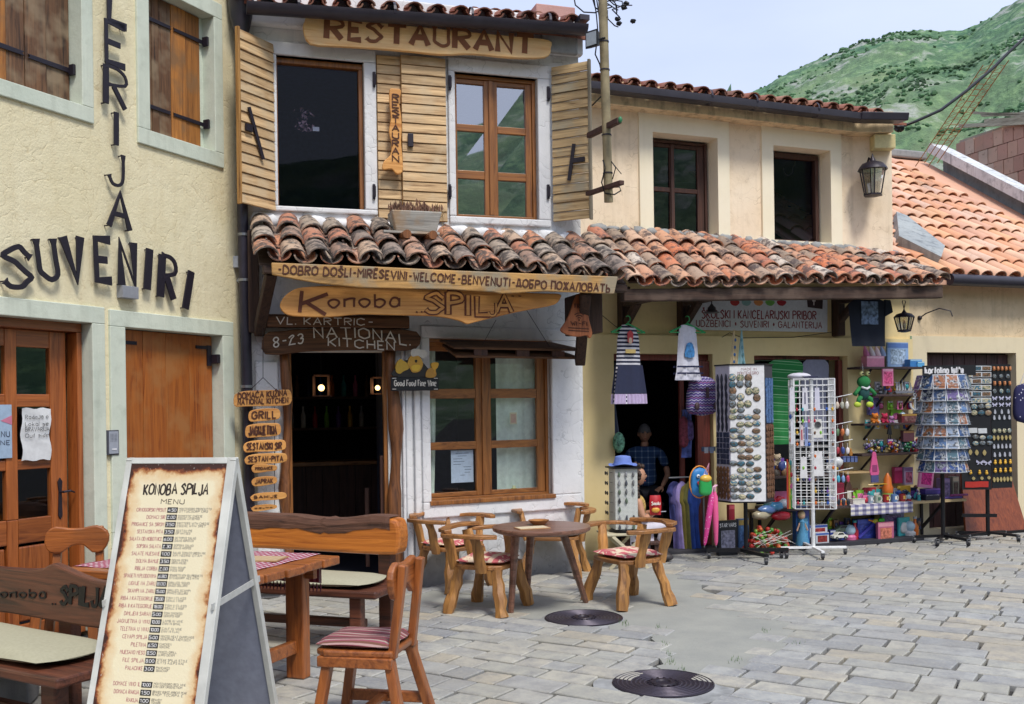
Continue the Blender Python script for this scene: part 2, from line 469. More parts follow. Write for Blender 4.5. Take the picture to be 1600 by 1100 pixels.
def glyph(ch):
 if ch in GC:return GC[ch]
 b=DIA.get(ch,ch)
 st=[_pts(s) for s in G.get(b,G.get(b.upper(),['0008']))]
 if ch in 'ŠŽČ':st.append([(1.2,10.2),(2.4,9),(3.6,10.2)])
 if ch=='Ć':st.append([(2.2,9),(3.4,10.2)])
 if ch=='Ë':st+=[[(1.2,9.2),(1.2,10)],[(3.2,9.2),(3.2,10)]]
 w=max([p[0] for s in st for p in s]+[.1])
 GC[ch]=(st,w);return GC[ch]
def ribbon(mb,pts,hw,y0,y1,flare=0.,taper=None):
 n=len(pts);P=[Vector((p[0],p[1])) for p in pts];Lf=[];Rt=[]
 for i in range(n):
  a=P[max(i-1,0)];b=P[min(i+1,n-1)]
  if 0<i<n-1:
   d1=(P[i]-a);d2=(b-P[i])
   if d1.length<1e-9 or d2.length<1e-9:d=(b-a).normalized();k=1
   else:
    d1.normalize();d2.normalize();d=d1+d2
    if d.length<.25:d=d1;k=1
    else:d.normalize();k=min(1.8,1/max(.35,d.dot(d1)))
  else:d=(b-a).normalized();k=1
  h=hw*k
  if flare and i in (0,n-1):h*=1+flare
  if taper:h*=taper[0]+(taper[1]-taper[0])*i/(n-1)
  nn=Vector((-d.y,d.x))*h
  if flare and i==0:P[i]-=d*hw*.3
  if flare and i==n-1:P[i]+=d*hw*.3
  Lf.append(P[i]+nn);Rt.append(P[i]-nn)
 if y1 is None:
  mb.add([(p.x,y0,p.y) for p in Rt]+[(p.x,y0,p.y) for p in Lf],[(i,i+1,n+i+1,n+i) for i in range(n-1)])
 else:
  vs=[(p.x,y0,p.y) for p in Rt]+[(p.x,y0,p.y) for p in Lf]+[(p.x,y1,p.y) for p in Rt]+[(p.x,y1,p.y) for p in Lf]
  fs=[]
  for i in range(n-1):
   fs+=[(i,i+1,n+i+1,n+i),(2*n+i,3*n+i,3*n+i+1,2*n+i+1),(n+i,n+i+1,3*n+i+1,3*n+i),(i+1,i,2*n+i,2*n+i+1)]
  fs+=[(0,n,3*n,2*n),(n-1,3*n-1,4*n-1,2*n-1)]
  mb.add(vs,fs)
def text_w(s,sp=2.2):return sum((glyph(c)[1]+sp if c!=' ' else 3.2+sp*.5) for c in s)-sp
def text(mb,s,x0,x1,z0,z1,hw=.1,y0=-.001,y1=None,flare=0.,jit=0.,warp=None,sp=2.2,maxk=9):
 """write s so that it fills x0..x1, letters z0..z1 high, in the xz plane at y0"""
 W=text_w(s,sp);k=(x1-x0)/W;kz=(z1-z0)/8
 k=min(k,kz*maxk);x=x0;hw=hw*(z1-z0)
 for c in s:
  if c==' ':x+=(3.2+sp*.5)*k;continue
  st,w=glyph(c);jz=rnd(-jit,jit)*(z1-z0);ja=rnd(-jit,jit)
  for i,q in enumerate(st):
   pp=[(x+p[0]*k+ja*(p[1]-4)*kz,z0+p[1]*kz+jz) for p in q]
   if warp:pp=[warp(*p) for p in pp]
   ribbon(mb,pp,hw,y0-.00025*i,y1,flare)
  x+=(w+sp)*k
 return mb
def lmat(W,W0):
 def m(w):return Matrix.Translation((w.o.x,w.o.y,0))@Matrix.Rotation(w.a,4,'Z')
 return m(W0).inverted()@m(W)
def mbw(W,W0):
 b=MB();b.M=lmat(W,W0) if W is not W0 else None;return b
def wall_holes(mb,u0,u1,z0,z1,holes,depth=.3,y=0.0,seg=None):
 us=sorted({u0,u1}|{h[0] for h in holes}|{h[1] for h in holes});zs=sorted({z0,z1}|{h[2] for h in holes}|{h[3] for h in holes})
 us=[a for a in us if u0<=a<=u1];zs=[a for a in zs if z0<=a<=z1]
 for i in range(len(us)-1):
  for j in range(len(zs)-1):
   cx=(us[i]+us[i+1])/2;cz=(zs[j]+zs[j+1])/2
   if any(h[0]<cx<h[1] and h[2]<cz<h[3] for h in holes):continue
   mb.quad((us[i],y,zs[j]),(us[i+1],y,zs[j]),(us[i+1],y,zs[j+1]),(us[i],y,zs[j+1]))
 for a,b,c,d in holes:
  mb.quad((a,y,c),(a,y,d),(a,y+depth,d),(a,y+depth,c));mb.quad((b,y,d),(b,y,c),(b,y+depth,c),(b,y+depth,d))
  mb.quad((a,y,d),(b,y,d),(b,y+depth,d),(a,y+depth,d));mb.quad((b,y,c),(a,y,c),(a,y+depth,c),(b,y+depth,c))
 return mb
def ring(mb,o,i,y0,y1):
 a,b,c,d=o;e,f,g,h=i
 if g>c:mb.box(a,b,y0,y1,c,g)
 mb.box(a,b,y0,y1,h,d);mb.box(a,e,y0,y1,max(g,c),h);mb.box(f,b,y0,y1,max(g,c),h);return mb
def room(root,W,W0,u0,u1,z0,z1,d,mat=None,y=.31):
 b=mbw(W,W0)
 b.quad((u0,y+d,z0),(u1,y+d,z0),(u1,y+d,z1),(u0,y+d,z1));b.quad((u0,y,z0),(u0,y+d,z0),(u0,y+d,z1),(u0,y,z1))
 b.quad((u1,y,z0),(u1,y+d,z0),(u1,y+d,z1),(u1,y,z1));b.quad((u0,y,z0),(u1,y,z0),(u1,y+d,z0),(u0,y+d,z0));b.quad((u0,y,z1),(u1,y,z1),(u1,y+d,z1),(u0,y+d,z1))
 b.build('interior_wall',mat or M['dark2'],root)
def casement(root,W,W0,o,cols,rows,y=.1,fw=.05,mat=None,matx=None,gl=None,name='window'):
 """o = outer rect; cols = [(u0,u1)..] panes; rows = [(z0,z1)..]"""
 a,b,c,d=o;mat=mat or M['frame'];matx=matx or M['framex']
 f=mbw(W,W0);f.box(a,a+fw,y-.03,y+.05,c,d);f.box(b-fw,b,y-.03,y+.05,c,d)
 fr=node(name,root);f.builds('frame',mat,fr,bevel=.004)
 g=mbw(W,W0);g.box(a+fw,b-fw,y-.028,y+.05,c,c+fw);g.box(a+fw,b-fw,y-.028,y+.05,d-fw,d);g.builds('rail',matx,fr,bevel=.004)
 L=len(cols);zs=sorted(rows)
 for k,(p,q) in enumerate(cols):
  lo=a+fw+.003 if k==0 else (cols[k-1][1]+p)/2+.002;hi=b-fw-.003 if k==L-1 else (q+cols[k+1][0])/2-.002
  s_=mbw(W,W0);s_.box(lo,p,y-.012,y+.03,c+fw+.003,d-fw-.003);s_.box(q,hi,y-.012,y+.03,c+fw+.003,d-fw-.003);s_.builds('stile',mat,fr,bevel=.005)
  zz=[c+fw+.003]+[v for r in zs for v in r]+[d-fw-.003]
  s_=mbw(W,W0)
  for j in range(0,len(zz),2):s_.box(p,q,y-.009,y+.027,zz[j],zz[j+1])
  s_.builds('rail',matx,fr,bevel=.005)
  for r in zs:
   t=rnd(-.004,.004);t2=rnd(-.004,.004)
   s_=mbw(W,W0);s_.quad((p,y+.012+t,r[0]),(q,y+.012-t,r[0]+0),(q,y+.012+t2,r[1]),(p,y+.012-t2,r[1]));s_.build('pane',gl or M['glass'],fr)
 if L>1:
  m_=mbw(W,W0);cx=(cols[0][1]+cols[1][0])/2;m_.box(cx-.022,cx+.022,y-.03,y-.0125,c+fw+.003,d-fw-.003);m_.build('mullion',mat,fr,bevel=.005)
 return fr
def tilemesh(name,L,r0,r1,mat,up=True,th=.013,n=7):
 mb=MB();s=1 if up else -1;vs=[]
 for (yy,r) in ((0,r0),(L,r1)):
  for rr in (r,r-th):
   for k in range(n+1):
    a=PI*(k/n);a=.12+(PI-.24)*k/n
    vs.append((rr*math.cos(a),yy,s*(rr*math.sin(a))*.82))
 m=n+1;fs=[]
 for k in range(n):
  fs+=[(k,k+1,2*m+k+1,2*m+k),(m+k+1,m+k,3*m+k,3*m+k+1),(k+1,k,m+k,m+k+1),(2*m+k,2*m+k+1,3*m+k+1,3*m+k)]
 fs+=[(0,2*m,3*m,m),(n,m+n,3*m+n,2*m+n)]
 if not up:fs=[f[::-1] for f in fs]
 mb.add(vs,fs);me=mb.mesh(name,mat,True);me.set_sharp_from_angle(angle=R(45));return me
def tiles(parent,ufun,zfun_e,zfun_t,offe,offt,u0,u1,sp,rows,cover,pan,jit=1.,wob=.012,pans=True,skip=None,seed=1):
 rg=random.Random(seed);n=max(1,round((u1-u0)/sp));ph=rg.uniform(0,9)
 for i in range(n+1):
  u=u0+(u1-u0)*i/n
  ze,zt=zfun_e(u),zfun_t(u);run=offe-offt;pitch=math.atan2(zt-ze,run);Ls=math.hypot(run,zt-ze);st=Ls/rows
  for kind in ((0,1) if pans else (0,)):
   if kind and i==n:continue
   uu=u+(sp/2 if kind else 0)+rg.uniform(-.006,.006)*jit
   for j in range(rows):
    t=j/rows;off=offe-run*t+(.02 if kind else 0);z=ze+(zt-ze)*t
    z+=.018*(0 if kind else 1)+wob*math.sin(u*2.3+ph+t*2)+rg.uniform(-.006,.006)*jit+.012
    if kind:z+=.05
    if skip and skip(uu,off):continue
    put(cover if not kind else pan,'roof_tile',parent,(uu,-off+rg.uniform(-.012,.012)*jit,z),(pitch-.05+rg.uniform(-.02,.02)*jit,rg.uniform(-.05,.05)*jit,rg.uniform(-.045,.045)*jit))
def strap(mb,a,b,w=.018,y=-.012,t=.008):
 (x0,z0),(x1,z1)=a,b;d=Vector((x1-x0,z1-z0));d.normalize();nn=Vector((-d.y,d.x))*w
 P=[(x0-nn.x*.8,z0-nn.y*.8),(x0+.0*d.x+d.x*w,z0+d.y*w),(x0+nn.x*.8,z0+nn.y*.8),(x1+nn.x,z1+nn.y),(x1-nn.x,z1-nn.y)]
 mb.prism(P,y,y+t)
def ironword(name,label,W,letters,off=.05,sw=.085,group=None):
 u0,z0=W.hit(letters[0][1],letters[0][2]);T=wthing(W,u0,0,z0,name,label,'wall lettering',group)
 for ch,xt,yt,xb,yb,wp in letters:
  a=W.hit(xt,yt,off);b=W.hit(xb,yb,off);wd=abs(W.u(xt+wp/2,yt,off)-W.u(xt-wp/2,yt,off))
  top=Vector((a[0]-u0,a[1]-z0));bot=Vector((b[0]-u0,b[1]-z0));h=(top-bot).length;up=(top-bot)/h;rt=Vector((up.y,-up.x))
  mb=MB();gw=max(glyph(ch)[1],1)
  st,w=glyph(ch)
  for i,q in enumerate(st):
   pp=[]
   for x,z in q:
    v=bot+rt*((x-w/2)/gw*wd*(0 if gw==1 and ch=='I' else 1))+up*(z/8*h);pp.append((v.x,v.y))
   ribbon(mb,pp,h*sw*(1.15 if i==0 else .9),-off-.004-.001*i,-off+.008,.75)
  for q in st[:1]:
   for x,z in (q[0],q[-1]):
    v=bot+rt*((x-w/2)/gw*wd)+up*(z/8*h);mb.tube([(v.x,-off+.004,v.y),(v.x-.004,0,v.y)],.006,5)
  mb.build('letter',M['iron'],T,bevel=.002)
 return T
 # ================================================================ YELLOW HOUSE (left)

Y=wthing(WL,0,0,0,'yellow_house','yellow stuccoed house with mint window surrounds and iron lettering at the left','house')
def UL(x,y=400,off=0):return WL.u(x,y,off)
def ZL(x,y,off=0):return WL.z(x,y,off)
w2o=(UL(212,100),UL(346,140),ZL(280,243),ZL(333,27)+.14);w2i=(UL(231,100),UL(333,140),ZL(282,220),ZL(333,27))
dw=w2o[1]-w2o[0]
w1o=(UL(143,100)-dw,UL(143,100),ZL(72,172),w2o[3]);w1i=(w1o[0]+(w2i[0]-w2o[0]),UL(125,100),ZL(63,144),w2i[3])
d1o=(2*UL(18,650)-UL(162,650),UL(163,650),0,ZL(90,473));d1i=(2*UL(18,650)-UL(143,650),UL(143,650),0,ZL(90,500.5))
d2o=(UL(171,650),UL(364,650),ZL(175,857),ZL(262,493));d2i=(UL(195,650),UL(347,650),d2o[2]+.12,ZL(270,518))
holes=[(a-.02 if a!=0 else a,b+.02,c-.02 if c else 0,d+.02) for a,b,c,d in (w1i,w2i,d1i,d2i)]
YR=UL(384,300)
wall_holes(MB(),-10,YR,-.2,6.6,[(h[0],h[1],h[2] if h[2]>0 else -.2,h[3]) for h in holes],.3).build('wall',M['yellow'],Y)
MB().box(-10,YR-.002,.302,4,-.2,6.59).build('wall',M['dark'],Y) if 0 else None
b=MB();b.box(YR-.3,YR-.001,.301,5,-.2,6.6);b.box(-10,YR-.3,4.7,5,-.2,6.6);b.box(-10.0,-9.7,.301,4.7,-.2,6.6);b.box(-10,YR,-.25,5.2,6.602,6.75);b.build('roof_slab',M['yellow'],Y)
room(Y,WL,WL,-9.6,YR-.35,0,6.5,3.5)
for i,(o,q) in enumerate(((w1o,w1i),(w2o,w2i),(d1o,d1i),(d2o,d2i))):
 ring(MB(),o,q,-.022,.2).build('window_surround' if i!=2 else 'door_surround',M['mint'],Y,bevel=.006)
def planks(root,q,cuts,y,mat_f,kinds=None):
 for k in range(len(cuts)-1):
  d=rnd(-.004,.004)
  MB().box(cuts[k]+.0025,cuts[k+1]-.0025,y+d,y+.03+d,q[2]+.012,q[3]-.008).build('plank',M[mat_f[k%len(mat_f)]],root,bevel=.003)
sh=MB().box(w1i[0],w1i[1],.142,.15,w1i[2],w1i[3]).build('shutter',M['plankd'],Y)
oo=-.1;e=UL(109,80,oo)
cuts=[w1i[0]+.01,UL(-25,80,oo),UL(10,80,oo),UL(39,80,oo),UL(73,80,oo),e]
planks(sh,w1i,cuts,.105,['planko','planko','plankd','plankd','plankd'])
m=MB();y_=.09
strap(m,(UL(37,84,oo),ZL(37,84,oo)),(cuts[0],ZL(37,84,oo)),.02,y_);strap(m,(UL(42,87,oo),ZL(42,87,oo)),(w1i[1],ZL(42,87,oo)),.02,y_)
m.box(w1i[1]-.03,w1i[1]-.005,.04,.09,ZL(42,87,oo)-.04,ZL(42,87,oo)+.04);m.builds('strap_hinge',M['iron'],sh,bevel=.002)
sh=MB().box(w2i[0],w2i[1],.142,.15,w2i[2],w2i[3]).build('shutter',M['plankd'],Y)
e=UL(313,120,oo);cuts=[w2i[0]+.004,UL(238,120,oo),UL(249,120,oo),UL(268,120,oo),UL(291,120,oo),e]
planks(sh,w2i,cuts,.105,['plankd','plankd','plankd','planko','planko'])
MB().box(e,w2i[1],.12,.13,w2i[2]+.01,w2i[3]).build('window_jamb',M['mint'],sh)
for yy,y2 in ((45,40),(178,173)):
 m=MB();z_=ZL(268,yy,oo)
 strap(m,(UL(267,yy,oo),z_),(w2i[0]+.01,z_),.018,.09);strap(m,(UL(269.5,yy,oo),z_),(w2i[1]-.02,z_),.018,.09)
 m.box(w2i[1]-.035,w2i[1]-.012,.03,.09,z_-.04,z_+.04);m.builds('strap_hinge',M['iron'],sh,bevel=.002)
sh=MB().box(d2i[0],d2i[1],.132,.14,d2i[2],d2i[3]).build('shutter',M['doorw'],Y)
oo=-.09;cuts=[d2i[0]+.003]+[UL(x,600,oo) for x in (224,260,297)]+[UL(333,600,oo)]
planks(sh,d2i,cuts,.095,['plankr'])
m=MB();z_=ZL(210,536,oo);m.box(cuts[0],UL(213,536,oo),.083,.094,z_-.014,z_+.014);z_=ZL(320,543,oo)
m.box(UL(306,543,oo),UL(329,543,oo),.083,.094,z_-.014,z_+.014);m.box(UL(323,543,oo),UL(329,543,oo),.081,.093,z_-.16,z_+.02);m.build('corner_hinge',M['iron'],sh)
MB().box(d2i[1]-.05,d2i[1]-.01,.0,.07,z_-.14,z_-.06).build('hinge_pin',M['iron'],sh,bevel=.004)
off=-.16;y_=.16
dr=node('door',Y,(0,0,0))
fr=MB();a,b_,c,d=d1i
fr.box(a,UL(118,650,-.1)-(UL(118,650,-.1)-a)+.06,.08,.2,0,d-.07);fr.box(UL(116,650,-.12),b_-.01,.08,.2,0,d-.07);fr.builds('frame',M['doorw'],dr,bevel=.006)
MB().box(a,b_-.01,.08,.2,d-.068,d).build('frame',M['doorx'],dr,bevel=.006)
cx=UL(18,650,off);e1=UL(104,650,off);p0,p1=UL(27,650,off),UL(79,650,off);rows=[(ZL(53,616,off),ZL(53,543,off)),(ZL(53,717,off),ZL(53,636,off)),(ZL(53,809,off),ZL(53,733,off))]
s_=MB();s_.box(p1,e1,y_,y_+.05,.02,d-.07);s_.box(2*cx-p0,p0,y_,y_+.05,rows[2][0],d-.07);s_.box(2*cx-e1,2*cx-p1,y_,y_+.05,.02,d-.07);s_.builds('stile',M['doorw'],dr,bevel=.006)
zz=[rows[0][1],rows[0][0],rows[1][1],rows[1][0],rows[2][1],rows[2][0]]
for sgn in (0,1):
 q0,q1=(p0,p1) if not sgn else (2*cx-p1,2*cx-p0)
 s_=MB();s_.box(q0,q1,y_+.004,y_+.046,zz[0],d-.07)
 for k in (1,3):s_.box(q0,q1,y_+.004,y_+.046,zz[k+1],zz[k])
 s_.box(q0,q1,y_+.004,y_+.046,zz[5]-.18,zz[5]);s_.builds('rail',M['doorx'],dr,bevel=.006)
 for r in rows:MB().quad((q0,y_+.025,r[0]),(q1,y_+.025,r[0]),(q1,y_+.025,r[1]),(q0,y_+.025,r[1])).build('pane',M['glass'],dr)
 MB().box(q0+.01,q1-.01,y_+.012,y_+.04,.16,zz[5]-.2).build('panel',M['doorw'],dr,bevel=.012)
 MB().box(q0,q1,y_+.006,y_+.045,.02,.14).build('rail',M['doorx'],dr,bevel=.006)
MB().box(2*cx-p0+.002,p0-.002,y_+.002,y_+.048,.02,rows[2][0]-.001).build('stile',M['doorw'],dr,bevel=.006)
h=MB();hx,hz0=WL.hit(96,808,-off*-1);hx=UL(96,780,off+.02);z1,z0=ZL(96,746,off),ZL(96,811,off);zc=ZL(96,768,off)
h.prism([(hx-.018,z0+.03),(hx,z0),(hx+.018,z0+.03),(hx+.012,zc),(hx+.02,z1-.03),(hx,z1),(hx-.02,z1-.03),(hx-.012,zc)],y_-.01,y_-.002)
h.tube([(hx,y_-.01,zc),(hx,y_-.05,zc),(hx+.05,y_-.06,zc+.005),(hx+.09,y_-.055,zc-.01)],[.009,.01,.009,.006],6);h.build('handle',M['iron'],dr)
T=wthing(WL,UL(53,680,off),-off*-1+.012,ZL(53,719,off),'paper_note','crumpled white handwritten note stuck on the door pane of the yellow house','note')
u0=UL(53,680,off);wq=(UL(76,680,off)-UL(31,680,off))/2;hq=ZL(53,638,off)-ZL(53,719,off)
MB().grid(lambda a,b:((a-.5)*2*wq+.01*math.sin(b*9),-.006-.012*abs(math.sin(b*7+a*3))*(.3+b),b*hq+.006*math.sin(a*11)),8,10).build('sheet',flat('d9dcdf',.8),T,smooth=True)
m=MB();random.seed(3)
for s,z,k in (('Radnja o',.80,.8),('Lokal se',.66,.8),('BRAVARIJA',.56,.85),('Out side',.44,.8)):text(m,s,-wq*.8,wq*k,hq*z,hq*(z+.075),.06,-.0225,None,jit=.1)
m.build('handwriting',flat('30343c',.8),T)
T=wthing(WL,UL(3,670,off),off+.012,ZL(3,716,off),'window_poster','pale blue poster taped inside the left door pane at the photo edge','poster')
MB().box(-.11,.07,0,.002,0,hq).build('sheet',flat('9fb6cf',.7),T);MB().prism([(-.02,hq*.7),(.07,hq*.62),(.07,hq*.8)],-.002,-.0005).build('printed_stripe',flat('c77a94',.7),T)
tp=MB();text(tp,'MENU',-.09,.05,hq*.4,hq*.5,.07,-.002,None);text(tp,'WINE',-.09,.05,hq*.25,hq*.33,.07,-.002,None);tp.build('lettering',flat('2d3550',.7),T)
def fitting(name,label,cat,W,x0,y0,x1,y1,dep,mat,shape='box',off=0):
 u0,u1,z0,z1=W.rect(x0,y0,x1,y1,off);T=wthing(W,(u0+u1)/2,off,z0,name,label,cat);return T,(u1-u0)/2,z1-z0
T,hw,hh=fitting('intercom','grey door intercom panel between the glazed door and the plank shutter','intercom',WL,164,672,182,711,.03,None)
MB().box(-hw,hw,-.03,0,0,hh).build('housing',flat('4a4b55',.4),T,bevel=.004);MB().box(-hw*.8,hw*.8,-.034,-.0305,hh*.06,hh*.95).build('face_plate',flat('9da3b0',.35),T)
m=MB()
for i in range(5):
 for j in range(6):m.box(-hw*.5+i*hw*.25-.002,-hw*.5+i*hw*.25+.002,-.0355,-.0342,hh*(.55+j*.055),hh*(.575+j*.055))
m.build('speaker_grille',M['black'],T);MB().box(-hw*.35,hw*.45,-.037,-.0342,hh*.2,hh*.27).build('call_button',flat('d8dae0'),T)
T,hw,hh=fitting('junction_box','small grey metal box under the iron letter N','electrical box',WL,182,448,207,467,.05,None)
MB().box(-hw,hw,-.07,0,0,hh).build('casing',flat('8d9098',.4),T,bevel=.004)
T,hw,hh=fitting('alarm_box','small light grey box beside the dark downpipe','electrical box',WL,364,402,383,420,.05,None)
MB().box(-hw,hw,-.06,0,0,hh).build('casing',flat('a4abb8',.4),T,bevel=.004);MB().box(-hw*.2,hw*.7,-.064,-.061,hh*.25,hh*.8).build('cover',flat('8d93a2',.4),T)
T,hw,hh=fitting('wall_sensor','little round grey sensor below the light grey box','sensor',WL,365,431,376,447,.05,None)
MB().ball((0,-.04,hh/2),.028,.03,.03).tube([(0,0,hh/2),(0,-.04,hh/2)],.012,6).build('sensor_head',flat('9aa0aa',.4),T,smooth=True)
random.seed(11)
ironword('iron_lettering','arched black iron letters reading SUVENIRI above the yellow house door',WL,[('S',25,385,30,448,42),('U',70,374,79,437,28),('V',112,371,121,438,27),('E',160,374,163,438,22),('N',198,379,201,445,21),('I',234,390,230,451,14),('R',265,402,262,465,22),('I',299,425,290,481,14)],sw=.058)
ironword('iron_lettering','vertical column of black iron letters reading LERIJA between the upper windows',WL,[('L',185,-30,184,37,26),('E',180,38,181,100,28),('R',182,108,182,166,32),('I',182,176,182,226,14),('J',182,240,182,288,22),('A',188,302,187,356,32)],sw=.046)
# ================================================================ RESTAURANT

H=wthing(WU,0,0,0,'restaurant_house','white rough-plastered restaurant house with slatted shutters and tiled canopy','house')
def UU(x,y,off=0):return WU.u(x,y,off)
def ZU(x,y,off=0):return WU.z(x,y,off)
UEND=UU(905,200);ZSPL=3.15
wuL=(UU(433,200),UU(569,200),ZU(500,325),ZU(500,92));wuR=(UU(711,220),UU(840,230),ZU(776,341),ZU(776,118))
ZTOP=ZU(640,5)
b=MB();wall_holes(b,-.02,UEND,ZSPL,ZTOP,[wuL,wuR],.28);b.quad((UEND,0,ZSPL),(UEND,4,ZSPL),(UEND,4,ZTOP),(UEND,0,ZTOP));b.quad((-.02,0,ZSPL),(-.02,0,ZTOP),(-.02,4,ZTOP),(-.02,4,ZSPL));b.quad((-.02,4,ZSPL),(UEND,4,ZSPL),(UEND,4,ZTOP),(-.02,4,ZTOP))
b.build('upper_wall',M['white'],H)
room(H,WU,WU,.02,UEND-.02,ZSPL+.25,ZTOP-.02,3.4,plain('navy_shade_wall','4a5480',.9))  # wall colour carries the slate-blue shade seen behind the upper panes
for q,l,r,t,bt in ((wuL,418,588,72,333),(wuR,700,858,97,352)):
 o=(UU(l,200),UU(r,200),ZU((l+r)/2,bt),ZU((l+r)/2,t));ring(MB(),o,(q[0],q[1],q[2],q[3]),-.03,.1).build('window_band',M['white_s'],H,bevel=.012)
b=MB();z0=ZU(430,45);b.box(-.02,UEND+.02,-.10,0,z0,ZTOP-.01);b.build('cornice',M['white_s'],H,bevel=.02)
e0,e1,ez0,ez1=WU.rect(862,57,903,84,.15);MB().box(e0-.1,e1,-.16,-.101,ez0,ez1+.05).build('cornice_end',M['conc'],H,bevel=.02)
dl,drr=WD.u(451,650),WD.u(606,650);dt=WD.z(530,548);DE=(Vector((WR.o.x,WR.o.y))-WD.o).length
b=mbw(WD,WU);wall_holes(b,-.02,DE,-.2,ZSPL,[(dl,drr,-.2,dt)],.32);b.build('door_wall',M['white'],H)
wl=(WR.u(671,650),WR.u(861,650),WR.z(765,779),WR.z(765,530));RE=WR.u(912,700)
b=mbw(WR,WU);wall_holes(b,-.001,RE,-.2,ZSPL,[wl],.22);b.quad((RE,0,-.2),(RE,1,-.2),(RE,1,ZSPL),(RE,0,ZSPL));b.build('window_wall',M['white'],H)
b=mbw(WR,WU);o=(WR.u(658,650),WR.u(905,650),WR.z(765,803),WR.z(765,512));ring(b,o,wl,-.03,.05).build('window_band',M['white_s'],H,bevel=.012)
b=mbw(WR,WU);b.box(-.0,WR.u(643,700),-.035,0,0,ZSPL-.02);b.box(WR.u(646,700),WR.u(655,700),-.05,0,0,WR.z(650,530));b.builds('pilaster',M['white_s'],H,bevel=.015)
b=mbw(WD,WU);b.box(WD.u(400,700),dl-.09,-.03,0,0,dt-.1);b.builds('pilaster',M['white_s'],H,bevel=.015)
b=mbw(WD,WU);b.box(drr+.13,DE,-.04,0,0,ZSPL-.1);b.builds('pilaster',M['white_s'],H,bevel=.015)
q=lmat(WD,WU);q2=lmat(WR,WU);P0=q@Vector((-.02,.0,0));P1=q@Vector((DE,0,0));P2=q2@Vector((RE,0,0))
MB().prismz([(-.02,0.01),(UEND,0.01),(UEND+.1,P2.y+.5),(P2.x,P2.y+.5),(P1.x,P1.y+.5),(P0.x,P0.y+.5)],ZSPL-.02,ZSPL+.2).build('floor_slab',M['conc'],H)
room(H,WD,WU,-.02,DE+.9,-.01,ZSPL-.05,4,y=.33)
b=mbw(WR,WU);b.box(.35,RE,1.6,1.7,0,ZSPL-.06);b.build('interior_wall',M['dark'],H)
b=mbw(WD,WU);b.box(dl-.05,drr+.05,-.12,.4,-.1,.03);b.build('threshold',M['conc'],H,bevel=.01)
casement(H,WU,WU,wuR,[(UU(715,240),UU(760,240)),(UU(781,240),UU(825,240))],[(ZU(776,194),ZU(776,131)),(ZU(776,266),ZU(776,205)),(ZU(776,336),ZU(776,279))],.08,.035,gl=M['glassr'])
wd=ring(MB(),wuL,(wuL[0]+.012,wuL[1]-.04,wuL[2]+.012,wuL[3]-.05),.05,.13).build('window',M['frame'],H,bevel=.006)
MB().quad((wuL[0]+.012,.1,wuL[2]),(wuL[1]-.04,.1,wuL[2]),(wuL[1]-.04,.1,wuL[3]-.05),(wuL[0]+.012,.1,wuL[3]-.05)).build('pane',M['glassd'],wd)
wo=casement(H,WR,WU,wl,[(WR.u(677,650),WR.u(749,650)),(WR.u(773,650),WR.u(845,650))],[(WR.z(765,607),WR.z(765,549)),(WR.z(765,689),WR.z(765,622)),(WR.z(765,767),WR.z(765,701))],.09,.03,gl=M['glass'])
b=mbw(WR,WU);b.box(wl[0]-.02,wl[1]+.02,-.05,.06,wl[2]-.03,wl[2]+.012);b.build('window_sill',M['frame'],H,bevel=.006)
def curtain(x0,x1,yy0,yy1,W=WR,yb=.22,n=24,bow=0.):
 u0,u1,z0,z1=W.u(x0,650),W.u(x1,650),W.z(765,yy1),W.z(765,yy0);b=mbw(W,WU)
 b.grid(lambda s,t:(u0+(u1-u0)*(s if not bow else s*(1-bow*(1-t)**2)),yb+.012*math.sin(s*22)+.004*math.sin(s*51),z0+(z1-z0)*t),n,6);return b.build('curtain',M['pane_back'],H,smooth=True)
curtain(670,696,545,785,bow=.2);curtain(791,862,545,785)
T=wthing(WR,WR.u(731,735),-.125,WR.z(731,755),'paper_notice','white printed notice behind the lower left pane of the restaurant window','notice')
hw=(WR.u(749,730)-WR.u(714,730))/2;hh=WR.z(731,704)-WR.z(731,755);MB().box(-hw,hw,0,.002,0,hh).build('sheet',flat('c3cede',.8),T)
m=MB()
for k,(a,b_) in enumerate(((.2,.8),(.3,.7),(.1,.5),(.1,.6),(.1,.45),(.55,.9),(.6,.9),(.6,.85),(.4,.6))):m.box(-hw+2*hw*a,-hw+2*hw*b_,-.0015,-.0008,hh*(.9-k*.085),hh*(.915-k*.085))
m.build('printed_line',flat('6a7284',.8),T)
T=wthing(WR,WR.u(811,655),-.12,WR.z(811,663),'window_sticker','small cream and pink sticker on the right middle pane of the restaurant window','sticker')
MB().box(-.04,.04,0,.002,0,.12).build('sticker_border',flat('d8caa6'),T);MB().box(-.03,.03,-.001,0,.015,.105).build('sticker_face',flat('c9a08c'),T)
T=wthing(WR,WR.u(815,765),-.16,WR.z(815,772),'candle_cup','small green candle cup standing inside the lower right pane','candle');MB().lathe([(.02,0),(.03,.04),(.032,.05)]).build('cup',flat('a8b86a'),T,smooth=2);MB().lathe([(.018,.05),(.016,.075)]).build('candle',flat('e6e2b0'),T,smooth=2)
def logpost(W,x,y0,y1,r,seed):
 rg=random.Random(seed);z0,z1=0,W.z(x,y0);u=W.u(x,700);pts=[];rr=[];n=18
 for i in range(n+1):
  t=i/n;pts.append((u+.018*math.sin(t*9+seed)+.03*(seed==2)*(1-t),-.02+rg.uniform(-.01,.01),z0+(z1-z0)*t));rr.append(r*(1+.18*math.sin(t*14+seed*2)+rg.uniform(-.12,.12)))
 b=mbw(W,WU);b.tube(pts,rr,10);return b.build('door_post',M['log'],H,smooth=True)
logpost(WD,447,548,0,.045,1);logpost(WD,614,548,0,.06,2)
